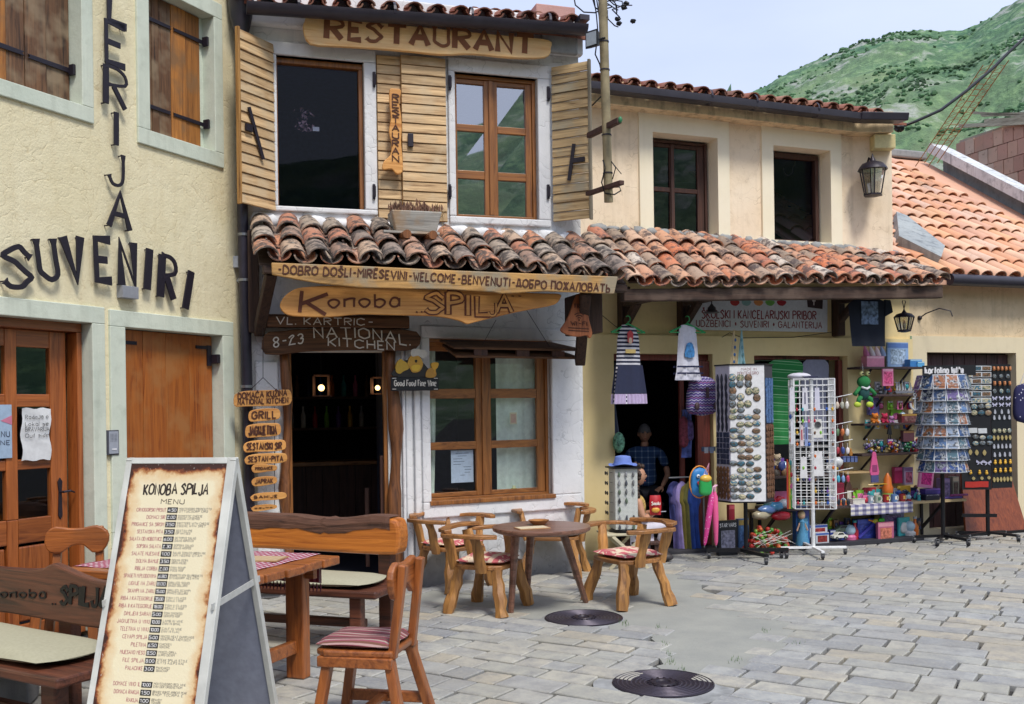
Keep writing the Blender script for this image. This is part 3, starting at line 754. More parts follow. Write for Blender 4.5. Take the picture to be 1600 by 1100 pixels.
b=mbw(WD,WU);b.box(drr-.035,drr-.002,.03,.1,0,dt);b.box(dl,dl+.03,.03,.1,0,dt);b.builds('door_frame',M['frame'],H,bevel=.004)
b=mbw(WD,WU);uo=WD.u(596,700);b.box(uo,uo+.05,.1,.16,.1,WD.z(596,713));b.box(uo-.09,uo-.05,.6,.64,.1,WD.z(584,770));b.builds('inner_door',M['framed'],H,bevel=.004)
for x,y,lab,s in ((502,603,'lit square lantern hanging in the dark doorway, left',1.0),(590,603,'lit round-glassed lantern hanging in the dark doorway, right',.8)):
 p=at(x,y,10.3);T=thing('hanging_lantern',lab,'lantern',p,WD.a)
 m=MB();a=.075*s
 for sx in (-1,1):
  for sy in (-1,1):m.box(sx*a-.008,sx*a+.008,sy*a-.008,sy*a+.008,-.1*s,.1*s)
 m.box(-a*1.3,a*1.3,-a*1.3,a*1.3,-.11*s,-.1*s);m.box(-a*1.1,a*1.1,-a*1.1,a*1.1,.1*s,.115*s);m.build('frame',M['framed'],T)
 MB().ball((0,0,-.02),.034*s,n=12,m=8).build('bulb',emit('warm_bulb',(1,.62,.25,1),1.6),T);MB().box(-.003,.003,-.003,.003,.115*s,.6).build('chain',M['black'],T)
 pl=bpy.data.lights.new('lantern_light','POINT');pl.energy=.5;pl.color=(1,.65,.3);pl.shadow_soft_size=.03;po=bpy.data.objects.new('lantern_light',pl);COL.objects.link(po);po.parent=T;po.location=(0,-.1,-.02)
 # ================================================================ GROUND

def inpoly(x,y,P):
 c=False;n=len(P)
 for i in range(n):
  x1,y1=P[i];x2,y2=P[(i+1)%n]
  if (y1>y)!=(y2>y) and x<(x2-x1)*(y-y1)/(y2-y1)+x1:c=not c
 return c
q=NT('earth_ground');v=q.vec(world=True);f=q.noise(v,2,6)
M['mortar']=q.fin(q.ramp(f,[(.3,S('28292b')),(.7,S('3e3c3a'))]),.95,q.bump(q.noise(v,60,4),.5,.01))
q=NT('grey_paving_stone');r=q.rand();v=q.vec(world=True)
base=q.ramp(r,[((i+.001)/12,S(c)) for i,c in enumerate(('acaca6','a4a5a3','b3b1a6','a8a89f','9b9d9d','b0b0a8','aeaba0','a5a6a0','929597','b5b0a2','a6a8a6','b0a998'))],'CONSTANT')
f=q.noise(v,7,8,.65);f2=q.noise(v,45,5,.6);f3=q.noise(v,1.1,3)
col=q.mix(q.ramp(f,[(.4,0.),(.68,.65)]),base,S('6e7078'));col=q.mix(q.ramp(f2,[(.5,0.),(.75,.45)]),col,S('c4c0b2'));col=q.mix(q.ramp(f3,[(.42,0.),(.7,.45)]),col,S('8f8b80'))
nb=q.bump(q.math('ADD',f,q.math('MULTIPLY',f2,.4)),.45,.012)
M['stone']=q.fin(col,q.ramp(f,[(.3,.5),(.7,.75)]),nb)
q=NT('cement_patch');v=q.vec(world=True);f=q.noise(v,3,6);f2=q.noise(v,90,4)
M['patch']=q.fin(q.mix(q.ramp(f2,[(.5,0.),(.8,.5)]),q.ramp(f,[(.3,S('8a8c88')),(.7,S('9b9c95'))]),S('7d827f')),.9,q.bump(f2,.5,.006))
gm=MB()
gm.quad((-300,-300,-.07),(300,-300,-.07),(300,300,-.07),(-300,300,-.07))
tag(gm.build('ground',M['mortar']),kind='structure')
pm=MB();pm.box(-7,14,-2,18,-.06,-.036);pav=tag(pm.build('pavement',M['mortar']),kind='structure')
def gp(l):return [tuple(ground(x,y)[:2]) for x,y in l]
patchA=gp([(1100,931),(1141,946),(1169,962),(1209,974),(1197,987),(1194,1012),(1150,1031),(1148,1040),(1119,1048),(1082,1049),(1045,1041),(1039,1027),(1036,1010),(1042,995),(1029,981),(990,980),(975,950),(948,925),(950,905),(985,893),(1050,893),(1090,908)])
patchB=gp([(640,917),(700,922),(760,926),(850,930),(905,944),(860,956),(800,958),(720,945),(660,936)])
def rough(P,k=5,j=.03):
 rg=random.Random(5);o=[]
 for i in range(len(P)):
  a=Vector(P[i]);b_=Vector(P[(i+1)%len(P)])
  for t in range(k):
   p=a.lerp(b_,t/k);o.append((p.x+rg.uniform(-j,j),p.y+rg.uniform(-j,j)))
 return o
mh=[(ground(912,965),.30),(ground(1036,1067),.295)]
for P in (patchA,patchB):
 b=MB();b.prismz(rough([tuple(Vector(p_)+(Vector(p_)-Vector((sum(a for a,_ in P)/len(P),sum(c_ for _,c_ in P)/len(P)))).normalized()*.2) for p_ in P]),-.0355,-.006 if P is patchA else -.008);tag(b.build('cement_patch',M['patch']),kind='structure')
rd=Vector((.84,-.54)).normalized();jd=Vector((.54,.84)).normalized()
rg=random.Random(21);stones=[]
def walled(x,y):
 if (Vector((x,y))-WL.o).dot(WL.n)<.12:return True
 p=Vector((x,y))
 for W,a,b_ in ((WD,-.3,1.45),(WR,0,2.15),(WS,-2,9)):
  if (p-W.o).dot(W.n)<.1 and a-.3<(p-W.o).dot(W.d)<b_:return True
 return False
row=-6.0
while row<17:
 wd=rg.uniform(.185,.245);t=-9+rg.uniform(0,.4)
 while t<14:
  ln=rg.choice((.2,.25,.3,.37,.46))*rg.uniform(.85,1.15)
  c=rd*(t+ln/2)+jd*(row+wd/2)
  if c.y>3.2 and c.y<15 and -.72*c.y<c.x<.72*c.y+.5 and not inpoly(c.x,c.y,patchA) and not inpoly(c.x,c.y,patchB) and not walled(c.x,c.y) and all((Vector(c)-Vector(m[0][:2])).length>m[1]+.06 for m in mh):
   g=.0094;P=[(t+g,row+g),(t+ln-g,row+g),(t+ln-g,row+wd-g),(t+g,row+wd-g)]
   P=[rd*(a+rg.uniform(-.009,.009))+jd*(b_+rg.uniform(-.009,.009)) for a,b_ in P]
   h=rg.uniform(-.003,.003);hs=[h+rg.uniform(-.0025,.0025) for _ in range(4)];vs=[]
   for k in range(4):vs.append((P[k].x,P[k].y,-.045))
   for k in range(4):vs.append((P[k].x,P[k].y,hs[k]-.006))
   for k in range(4):
    p=P[k]+(c-P[k]).normalized()*.008;vs.append((p.x,p.y,hs[k]))
   fs=[(k,(k+1)%4,4+(k+1)%4,4+k) for k in range(4)]+[(4+k,4+(k+1)%4,8+(k+1)%4,8+k) for k in range(4)]+[(8,9,10,11)]
   pr=(c.y<4.9)*100+(abs(c.x/c.y)>.55)*50+c.y+(c.x/c.y<-.2)*1.5;stones.append((pr,vs,fs))
  t+=ln
 row+=wd
stones.sort(key=lambda s:s[0]);rest=MB()
for i,(pr,vs,fs) in enumerate(stones):
 if i<300:
  b=MB();b.add(vs,fs);b.build('paving_stone',M['stone'],pav)
 else:rest.add(vs,fs)
tag(rest.build('paving_stone',M['stone'],pav),kind='stuff')
for (p,r_),lab in zip(mh,('round cast iron manhole cover beside the leg of the right armchair','round cast iron manhole cover in the foreground at the bottom edge')):
 T=thing('manhole_cover',lab,'manhole cover',(p.x,p.y,0))
 MB().lathe([(r_*1.42,-.034),(r_*1.42,-.013),(r_*1.18,-.011),(r_*1.02,-.004)],n=40).build('cement_collar',plain('dirty_cement','8d8f90',.9,var=.3,scale=9,bump=.4),T)
 MB().lathe([(r_*1.03,-.03),(r_*1.03,.002),(r_,.006),(r_*.985,.001),(.01,.001)],n=48).build('frame',M['iron'],T,smooth=2)
 m=MB();
 for k in range(7):
  a=r_*(.36+k*.09);m.lathe([(a,0),(a+.003,.0045),(a+.008,.0045),(a+.011,0)],n=48)
 m.build('ridge',plain('worn_cast_iron','4a4552',.45,.5,bump=.4),T,smooth=2)
 m=MB();m.lathe([(r_*.14,0),(r_*.16,.01),(r_*.24,.01),(r_*.26,0)],n=32)
 for k in range(14):
  a=2*PI*k/14;x,y=r_*.3*math.cos(a),r_*.3*math.sin(a);m.box(x-.007,x+.007,y-.007,y+.007,.001,.009)
 m.build('hub',M['iron'],T,smooth=2)
 # ================================================================ RESTAURANT: shutters, eave, canopy

def slat_shutter(W,W0,root,hinge_x,hinge_yt,hinge_yb,end,yoff=.0,n=17,mat='shutter',stile_side=0,label=None):
 """a slatted leaf from the hinge to a 3d end point (plan), slats as parts"""
 u0=W.u(hinge_x,(hinge_yt+hinge_yb)/2);z0,z1=W.z(hinge_x,hinge_yb),W.z(hinge_x,hinge_yt)
 a=(u0,-.035-yoff);b=end
 d=Vector((b[0]-a[0],b[1]-a[1]));ln=d.length;ang=math.atan2(d.y,d.x)
 T=node('shutter',root,(a[0],a[1],z0),(0,0,ang));h=z1-z0
 if label:T['label']=label
 if d.x<0:T.rotation_euler=(0,0,ang)
 st=h/n;sd_=1 if d.x>=0 else -1
 for k in range(n):
  zb=k*st+.003;zt=(k+1)*st-.003
  mb=MB();lo,hi=(.004,ln-.004)
  y0,y1=(-.012*sd_,.012*sd_)
  mb.hexa([(lo,y0-.005*sd_,zb),(hi,y0-.005*sd_,zb),(hi,y1,zb),(lo,y1,zb),(lo,y0+.007*sd_,zt),(hi,y0+.007*sd_,zt),(hi,y1,zt),(lo,y1,zt)] if sd_>0 else[(hi,y0-.005*sd_,zb),(lo,y0-.005*sd_,zb),(lo,y1,zb),(hi,y1,zb),(hi,y0+.007*sd_,zt),(lo,y0+.007*sd_,zt),(lo,y1,zt),(hi,y1,zt)])
  mb.build('slat',M[mat] if (mat=='shutter' or k<4 and rnd(0,1)<.5) else M[mat],T,bevel=.003)
 e0,e1=(ln-.0035,ln+.022)
 MB().box(e0,e1,-.02,.02,-.012,h+.012).build('stile',M['shutframe'] if mat=='shutter' else wood('grey_stile','5e5648','9a917e','z',.8),T,bevel=.004)
 MB().box(.02,ln-.02,*sorted((.013*sd_,.035*sd_)),h*.12,h*.2).build('batten',M['shutframe'],T);MB().box(.02,ln-.02,*sorted((.013*sd_,.035*sd_)),h*.8,h*.88).build('batten',M['shutframe'],T)
 return T,ln,h,sd_
def endpt(W0,x,ytop,zt):
 """plan point (local to W0) where the free top corner at pixel (x, ytop) has height zt"""
 d=ray(x,ytop);p=CAM+d*((zt-EYE)/d.z);q=Vector((p.x,p.y))-W0.o
 return q.dot(W0.d),-q.dot(W0.n)
zt=ZU(426,71);T,ln,h,sg=slat_shutter(WU,WU,H,428,71,331,endpt(WU,372,44,zt))
m=MB();f0=-.02;m.beam((ln*.80,.03,h*.56),(ln*.42,.035,h*.28),.035,.012,(0,1,0));m.box(ln*.72,ln*.9,.02,.04,h*.42,h*.46);
for i_ in range(len(m.v)):m.v[i_].y=abs(m.v[i_].y)*(-sg)-.0
m.f=[f[::-1] for f in m.f] if sg>0 else m.f
m.build('latch',M['iron'],T)
zt=ZU(858,105);T,ln,h,sg=slat_shutter(WU,WU,H,861,107,348,endpt(WU,919,93,zt),mat='slatg')
m=MB();m.beam((ln*.62,-.03,h*.48),(ln*.48,-.035,h*.25),.035,.012,(0,1,0));m.box(ln*.55,ln*.9,-.04,-.02,h*.36,h*.39);m.build('latch',M['iron'],T)
def flatsh(x0,x1,yt,yb,offy,n=17,lab=None):
 u0,u1,z0,z1=WU.rect(x0,yt,x1,yb,offy);T=node('shutter',H,(u0,-offy,z0));st=(z1-z0)/n;w_=u1-u0
 if lab:T['label']=lab
 for k in range(n):
  MB().hexa([(.003,-.008,k*st+.003),(w_-.003,-.008,k*st+.003),(w_-.003,.014,k*st+.003),(.003,.014,k*st+.003),(.003,.002,(k+1)*st-.003),(w_-.003,.002,(k+1)*st-.003),(w_-.003,.014,(k+1)*st-.003),(.003,.014,(k+1)*st-.003)]).build('slat',M['shutter'],T,bevel=.003)
 MB().box(0,w_,.0145,.03,0,z1-z0).build('backing',M['shutframe'],T);return T,w_,z1-z0
flatsh(590,655,88,342,.035);T,w_,h_=flatsh(628,698,88,345,.085)
MB().box(w_*.12,w_*.24,-.035,-.009,h_*.44,h_*.52).build('latch',M['iron'],T,bevel=.004)
for x,y in ((584,125),(584,300),(702,130),(702,300),(856,147),(856,300)):
 u,z=WU.hit(x,y,.03);b=MB();b.box(u-.012,u+.012,-.055,-.031,z-.07,z+.07);b.tube([(u+.004,-.06,z-.05),(u+.004,-.06,z+.05)],.013,6);b.build('shutter_hinge',M['iron'],H)
T=wthing(WU,UU(480,178),-.2,ZU(480,178),'dried_bouquet','crumpled dried pinkish bouquet hanging inside the dark upper window','dried flowers')
m=MB();rg=random.Random(4)
for k in range(60):
 a,r_,z=rg.uniform(0,6.28),rg.uniform(0,.1),rg.uniform(-.09,.09);x=r_*math.cos(a);m.quad(*[(x+rg.uniform(-.025,.025),r_*math.sin(a)*.4+rg.uniform(-.02,.02),z+rg.uniform(-.025,.025)) for _ in range(3)])
m.build('petal',flat('8d6f70',.9),T)['kind']='stuff';MB().box(.07,.13,-.01,0,-.1,-.06).build('tag',flat('b8b4ac'),T)
def gutter(root,W,W0,pts,r,offs,mat,joints=(),boxy=False):
 P=[(W.u(x,y,offs),W.z(x,y,offs)) for x,y in pts];b=mbw(W,W0);n=8
 vs=[];fs=[]
 for u,z in P:
  for rr in (r,r-.008):
   for k in range(n+1):
    a=PI+PI*k/n;cx,cz=rr*math.cos(a),rr*math.sin(a)
    if boxy:cx=max(-rr,min(rr,cx*1.35));cz=max(-rr,cz*1.25)
    vs.append((u,-offs+cx*-1*-1,z+cz+r*.3))
 m_=n+1
 for i in range(len(P)-1):
  o,o2=i*2*m_,(i+1)*2*m_
  for k in range(n):
   fs+=[(o+k,o+k+1,o2+k+1,o2+k),(o+m_+k+1,o+m_+k,o2+m_+k,o2+m_+k+1)]
  fs+=[(o,o2,o2+m_,o+m_),(o+n,o+m_+n,o2+m_+n,o2+n)]
 e=(len(P)-1)*2*m_
 fs+=[tuple(range(0,m_)),tuple(range(e+n,e-1,-1))]
 b.add(vs,fs);g=b.build('gutter',mat,root,smooth=2)
 for x,y in joints:
  u,z=W.u(x,y,offs),W.z(x,y,offs);b=mbw(W,W0)
  b.tube([(u-.012,-offs,z+r*.3),(u+.012,-offs,z+r*.3)],r*1.07,16,cap=False);jo=b.build('bracket',M['pipe'],g)
 return g
GO=.30;gutter(H,WU,WU,[(385,11),(915,46)],.085,GO,M['gutter'],[(466,14),(615,24),(735,31),(856,40)])
ge=WU.hit(917,36,GO);MB().box(ge[0]-.1,ge[0]-.002,-GO-.08,-GO+.08,ge[1],ge[1]+.05).build('gutter_end',M['gutter'],H)
cov=tilemesh('eave_tile',.42,.082,.066,M['tile_red']);pan_=tilemesh('eave_tile',.42,.078,.062,M['tile_red'],False)
RF=node('roof',H)
zg=lambda u:WU.z(470,12,GO)+.035+(u-UU(470,12,GO))*((WU.z(895,40,GO)-WU.z(470,12,GO))/(UU(895,40,GO)-UU(470,12,GO)))
spn=(UU(897,30,GO)-UU(497,5,GO))/11
tiles(RF,None,zg,lambda u:zg(u)+.30,.27,-.5,UU(497,5,GO)-3*spn,UU(897,30,GO),spn,2,cov,pan_,jit=.6,wob=0,seed=3)
zz=zg(1.5);MB().hexa([(-.02,-.2,zz-.05),(UEND+.1,-.2,zz-.05),(UEND+.1,4,zz+1.4),(-.02,4,zz+1.4),(-.02,-.2,zz-.02),(UEND+.1,-.2,zz-.02),(UEND+.1,4,zz+1.44),(-.02,4,zz+1.44)]).build('roof_deck',M['tile_red'],RF)
c0,c1,cz0,cz1=WU.rect(838,8,899,38,-.1);MB().box(c0,c1,.1,.5,cz0-.1,cz1).build('chimney',stucco('pink_chimney','b88c86','c49c94','8f6f6c',.5),H,bevel=.01)
def px3(W,x,y,off):u,z=W.hit(x,y,off);return W.pt(u,off,z)
T=thing('downpipe','dark violet downpipe with a funnel head in the corner beside the yellow house','downpipe',px3(WU,381,700,.2)*1)
pb=WU.hit(381,690,.16);L0=Vector(T.location)
def loc(p):return tuple(Vector(p)-L0)
pts=[px3(WU,x,y,.08) for x,y in ((372,0),(377,60),(379,330),(386,600),(391,830))]
pts=[loc(p) for p in pts];MB().tube(pts[1:],.05,12).build('pipe',M['pipe'],T,smooth=2)
tp=Vector(pts[1]);MB().lathe([(.052,0),(.06,.05),(.10,.2),(.12,.38),(.12,.5)],tp-Vector((0,0,.02)),14).build('funnel',M['gutter'],T,smooth=2)
for y in (367,438,604):
 p=Vector(loc(px3(WU,380+(y-330)*.02,y,.08)));MB().tube([p-Vector((0,0,.012)),p+Vector((0,0,.012))],.056,12).build('clamp',M['steel'],T)
CD=.85
ulc,urc=UU(402,395,CD),UU(986,430,CD)
zeL,zeR=WU.z(402,398,CD)-.02,WU.z(986,431,CD)-.02;ztL,ztR=WU.z(470,352,.0),WU.z(900,378,0)
ze=lambda u:zeL+(zeR-zeL)*(u-ulc)/(urc-ulc);ztf=lambda u:ztL+(ztR-ztL)*(u-UU(470,352))/(UU(900,378)-UU(470,352))
C1=node('canopy',H)
cov=tilemesh('canopy_tile',.37,.108,.088,M['tile_old']);pan_=tilemesh('canopy_tile',.37,.1,.082,M['tile_old'],False)
ncol=15;tiles(C1,None,ze,ztf,CD,.02,ulc+.08,urc-.05,(urc-ulc-.13)/ncol,3,cov,pan_,jit=1.6,wob=.012,seed=9)
zc=ze(1.5)
MB().hexa([(ulc+.02,-CD+.12,ze(ulc)-.05),(urc,-CD+.12,ze(urc)-.05),(urc,0,ztf(urc)-.05),(ulc+.02,0,ztf(ulc)-.05),(ulc+.02,-CD+.12,ze(ulc)-.03),(urc,-CD+.12,ze(urc)-.03),(urc,0,ztf(urc)-.03),(ulc+.02,0,ztf(ulc)-.03)]).build('deck_board',M['beam'],C1)
MB().hexa([(ulc+.05,-CD+.08,ze(ulc)-.12),(urc,-CD+.08,ze(urc)-.12),(urc,-CD+.2,ze(urc)-.12),(ulc+.05,-CD+.2,ze(ulc)-.12),(ulc+.05,-CD+.08,ze(ulc)-.052),(urc,-CD+.08,ze(urc)-.052),(urc,-CD+.2,ze(urc)-.052),(ulc+.05,-CD+.2,ze(ulc)-.052)]).build('eave_beam',M['beam'],C1,bevel=.01)
m=MB();rg=random.Random(2)
for k in range(14):
 u=ulc+.1+(urc-ulc-.4)*k/13;m.ball((u,-.02,ztf(u)+.02),rg.uniform(.1,.16),.06,rg.uniform(.05,.08),8,6,.15)
m.build('mortar_lump',M['white_s'],C1,smooth=True)['kind']='stuff'
for (xa,ya),(xb,yb),wd in (((424,425),(402,505),.1),):
 a_=(UU(xa,ya,CD-.15),-CD+.15,ZU(xa,ya,CD-.15));b_=(UU(404,520,.12),-.12,ZU(404,520,.12));MB().beam(a_,b_,.09,.1).build('bracket',M['beamz'],C1,bevel=.01)
ub=UU(397,560,.1);MB().box(ub-.045,ub+.05,-.16,-.05,ZU(400,520,.1),ztf(0)-.1).build('post',M['beamz'],C1,bevel=.01)
u_=UU(905,500,.1);MB().box(u_-.12,u_+.09,-.5,.0,ZU(905,522,.3),ZU(905,460,.3)).build('bracket',M['beamz'],C1,bevel=.012)
MB().beam((UU(912,450,.7),-.75,ze(u_)-.12),(u_,-.1,ze(u_)-.75),.1,.12).build('bracket',M['beamz'],C1,bevel=.012)
r=WU.rect(405,492,640,512,.12);MB().box(r[0],r[1],-.12,-.02,r[2],r[3]).build('lintel',M['brownb'],H,bevel=.01)
# ================================================================ CARVED SIGNS

def board(name,label,W,off,poly,mat,th=.035,warp=None,cat='sign',group=None,bev=.008):
 uv=[W.hit(x,y,off) for x,y in poly];u0=min(a for a,b in uv);z0=min(b for a,b in uv)
 T=wthing(W,u0,off,z0,name,label,cat,group);P=[(a-u0,b-z0) for a,b in uv]
 MB().prism(P,0,th).build('board',mat,T,bevel=bev)
 def loc_(x,y):a,b=W.hit(x,y,off);return a-u0,b-z0
 return T,loc_
def smoothpoly(P,k=4):
 o=[];n=len(P)
 for i in range(n):
  a,b,c,d=P[i-1],P[i],P[(i+1)%n],P[(i+2)%n]
  for s in range(k):
   t=s/k;o.append(tuple(.5*(2*b[j]+(c[j]-a[j])*t+(2*a[j]-5*b[j]+4*c[j]-d[j])*t*t+(3*b[j]-a[j]-3*c[j]+d[j])*t**3) for j in (0,1)))
 return o
def write(T,loc_,s,bl,br,tl,mat,hw=.09,flare=0,jit=.03,th=.006,name='lettering',curve=None,sp=2.2):
 """write s between pixel points bl (baseline left), br (baseline right) with height to tl"""
 A,B,Cc=Vector(loc_(*bl)),Vector(loc_(*br)),Vector(loc_(*tl));ln=(B-A).length;h=(Cc-A).length
 ex=(B-A)/ln;ez=(Cc-A)/h
 def wp(x,z):
  v=A+ex*x+ez*(z+(curve(x/ln)*h if curve else 0));return v.x,v.y
 m=MB();text(m,s,0,ln,0,h,hw,-th,.002,flare,jit,wp,sp);return m.build(name,mat,T)
random.seed(5)
T,lc=board('carved_sign','pale carved wooden board reading RESTAURANT under the restaurant gutter',WU,.19,smoothpoly([(474,45),(476,33),(487,26),(560,32),(700,46),(800,56),(857,62),(861,75),(853,89),(800,90),(740,84),(690,85),(640,80),(580,75),(530,72),(485,68)],3),M['boardp'],.05)
write(T,lc,'RESTAURANT',(510,59),(832,83),(511,29),plain('brown_carved_paint','7c4a2a',.7),.085,.8,.02)
T,lc=board('welcome_sign','long greyed plank of welcome words in five languages under the tiled canopy',WU,CD+.02,[(424,410),(500,413),(600,417),(700,422),(800,426),(880,429),(966,432),(960,459),(905,457),(850,455),(785,459),(770,456),(700,452),(640,451),(560,449),(500,443),(460,436),(425,429)],M['boardg'],.03)
write(T,lc,'-DOBRO DOŠLI-MIRËSEVINI-WELCOME-BENVENUTI-ДОБРО ПОЖАЛОВАТЬ',(433,428),(952,455),(434,415),M['burn'],.085,.0,.03,curve=lambda t:.12*math.sin(t*5)+.05*(t<.3))
T,lc=board('tavern_sign','leaf shaped orange wooden board reading Konoba SPILJA above the restaurant door',WU,CD-.15,smoothpoly([(438,480),(442,466),(458,453),(480,448),(530,446),(600,449),(680,452),(760,454),(840,458),(874,459),(876,466),(866,476),(836,482),(806,488),(780,494),(740,504),(730,506),(715,500),(680,494),(610,492),(560,491),(520,495),(480,495),(450,492)],3),M['board'],.045)
lm_=plain('dark_carved_line','5c2c16',.7)
write(T,lc,'K',(468,487),(508,491),(472,455),lm_,.055,.6)
write(T,lc,'onoba',(514,481),(624,479),(514,460),lm_,.075,.0,.04)
write(T,lc,',,',(650,488),(660,488),(650,480),lm_,.14)
for s,x0,x1,yb,yt in (('S',666,692,488,458),('P',700,722,490,458),('I',731,739,492,462),('L',745,764,492,464),('J',763,775,493,474),('A',776,799,487,461)):
 write(T,lc,s,(x0,yb),(x1,yb),(x0,yt),lm_,.14,.3,0);write(T,lc,s,(x0,yb),(x1,yb),(x0,yt),M['board'],.07,.2,0,th=.0085,name='letter_face')
write(T,lc,'"',(801,472),(812,472),(801,462),lm_,.2)
T,lc=board('door_sign','dark brown plank reading 8-23 NATIONAL KITCHEN over the restaurant door',WU,.2,smoothpoly([(414,522),(440,517),(480,514),(530,511),(580,513),(651,518),(650,545),(600,547),(540,547),(480,549),(415,553)],3),M['brownb'],.07)
write(T,lc,'8-23',(428,543),(474,535),(427,529),M['paintw'],.07,jit=.06)
write(T,lc,'NATIONAL.',(491,529),(641,540),(490,513),M['paintw'],.065,jit=.06,curve=lambda t:.35*math.sin(t*3.1));write(T,lc,'KITCHEN',(513,540),(616,547),(513,527),M['paintw'],.07,jit=.05)
T,lc=board('owner_sign','dark weathered plank with white painted words VL. KARTRIC half hidden behind the leaf shaped sign',WU,.3,[(418,493),(640,497),(640,512),(418,510)],M['brownb'],.04)
write(T,lc,'VL. KARTRIC-',(432,506),(582,509),(432,495),M['paintw'],.07,jit=.05)
T,lc=board('wifi_sign','bell shaped reddish wooden board reading FREE WI-FI at the right end of the canopy',WU,.62,smoothpoly([(901,461),(914,461),(917,475),(921,500),(926,520),(922,529),(917,524),(905,526),(890,524),(876,516),(884,503),(891,488)],3),wood('reddish_board','7a3f22','b56e42','z',.6),.03)
write(T,lc,'FREE',(898,481),(913,482),(898,475),M['burn'],.1);write(T,lc,'WI-FI',(892,508),(917,509),(892,502),M['burn'],.1)
m=MB();cxx,czz=lc(905,500)
for k in (1,2,3):ribbon(m,[(cxx+.022*k*math.cos(a),czz+.022*k*math.sin(a)) for a in [PI/4+PI/2*t/6 for t in range(7)]],.004,-.004,0)
m.ball((cxx,-.002,czz),.007,n=6,m=5);ribbon(m,[lc(888,516),lc(920,518)],.004,-.004,0);ribbon(m,[lc(888,512),lc(920,514)],.004,-.004,0);m.build('wifi_symbol',M['burn'],T)
m=MB();MB()
T,lc=board('carved_plaque','narrow vertical driftwood plaque carved RESTAURANT on the middle shutters',WU,.14,smoothpoly([(609,140),(617,138),(627,141),(624,160),(627,180),(628,200),(627,222),(629,245),(629,268),(620,272),(612,264),(598,265),(600,252),(610,242),(612,225),(608,205),(611,185),(609,165)],3),M['board'],.03)
for k,ch in enumerate('RESTAURAN'):write(T,lc,ch,(613,156+k*12),(623,157+k*12),(613,147+k*12),M['burn'],.1)
names=[('DOMAĆA KUŽINA',(366,609,456,635),'rounded top plaque reading DOMACA KUZINA NATIONAL KITCHEN'),('GRILL',(389,638,438,658),'rounded plaque reading GRILL'),('JAGNJETINA',(384,661,439,683),'slanting plaque reading JAGNJETINA'),('SESTANSKI SIR',(381,687,447,706),'curved plaque reading SESTANSKI SIR'),('SESTAN-PITA',(383,708,449,725),'plaque reading SESTAN-PITA'),('PRIGANICE',(394,726,433,738),'small plaque reading PRIGANICE'),('JAPRAK',(394,744,433,759),'pointed plaque reading JAPRAK'),('BAHIJE',(392,769,448,782),'forked plaque reading BAHIJE'),('DOLMA',(393,788,433,798),'lowest plaque reading DOLMA')]
for s,(x0,y0,x1,y1),lab in names:
 sl_=-.06*(x1-x0) if s!='PRIGANICE' else 1
 P=[(x0,y0+4-sl_),(x0+5,y0-sl_),(x0+20,y0-sl_*.5-1),(x1-14,y0),(x1-3,y0+1),(x1,(y0+y1)/2-2),(x1-2,y1-3+sl_*.3),(x1-16,y1-1),(x0+18,y1),(x0+3,y1+1),(x0-1,y1-5)]
 T,lc=board('menu_plaque','small wooden '+lab+' on the hanging chain',WD,.24,smoothpoly(P,2),M['board'],.02,group='menu plaques hanging by the restaurant door',bev=.004)
 if s.startswith('DOM'):
  write(T,lc,s,(x0+6,621+2),(x1-8,618),(x0+6,614),M['burn'],.1);write(T,lc,'NATIONAL KITCHEN',(x0+6,632),(x1-6,629),(x0+6,624),M['burn'],.1)
 else:write(T,lc,s,(x0+5,y1-3.5),(x1-7-8*(s=='BAHIJE'),y1-5),(x0+5,y0+4.5-sl_*.3),M['burn'],.1)
T=thing('chain','thin chain holding the row of menu plaques beside the restaurant door','chain',px3(WD,411,590,.235),WD.a)
m=MB();L0=Vector(T.location);Rm=Matrix.Rotation(-WD.a,3,'Z')
def lw(x,y,off=.235,W=WD):return tuple(Rm@(px3(W,x,y,off)-L0))
for a_,b_ in (((411,505),(411,590)),((411,590),(388,612)),((411,590),(434,612)),((397,635),(397,795)),((429,635),(429,795))):m.tube([lw(*a_),lw(*b_)],.003,4)
m.builds('link',M['iron'],T)
T,lc=board('chef_sign','black shop board reading Good Food Fine Wine under a painted cook with a glass',WR,.16,[(611,589),(686,588),(686,610),(611,611)],M['blackp'],.02)
tag(T,cat='sign')
write(T,lc,'Good Food Fine Wine',(616,603),(681,603),(616,594),M['paintw'],.07)
m=MB()
for a_,b_ in (((613,591),(619,591)),((678,591),(684,591)),((613,608),(619,608)),((678,608),(684,608))):
 p,q=lc(*a_),lc(*b_);m.box(p[0],q[0],-.002,.001,p[1]-.003,p[1]+.003)
m.build('corner_ornament',M['paintw'],T)
def blob(T,lc,pts,hexc,y0,name,k=3,y1=.01):
 MB().prism([lc(*p) for p in smoothpoly(pts,k)],y0,y1).build(name,flat(hexc),T)
blob(T,lc,[(615,588),(618,575),(628,565),(640,562),(655,562),(668,575),(676,584),(674,588)],'2a2826',-.004,'coat');blob(T,lc,[(618,580),(619,568),(625,561),(630,564),(636,568),(638,576),(630,580),(624,584)],'c9a33c',-.012,'hand')
blob(T,lc,[(638,562),(642,556),(652,556),(658,562),(660,570),(655,580),(645,582),(640,576),(636,570)],'c99a3c',-.014,'face');blob(T,lc,[(642,572),(652,570),(656,573),(652,579),(644,579)],'e0b93e',-.019,'beard')
blob(T,lc,[(643,557),(641,549),(647,545),(656,546),(665,549),(666,556),(660,560),(652,556)],'c9c6bd',-.018,'cook_hat');blob(T,lc,[(647,564),(649,562),(651,564),(649,567)],'1c1c1c',-.02,'eye');blob(T,lc,[(665,589),(666,580),(672,575),(679,579),(681,586),(676,590)],'b98a3a',-.013,'hand')
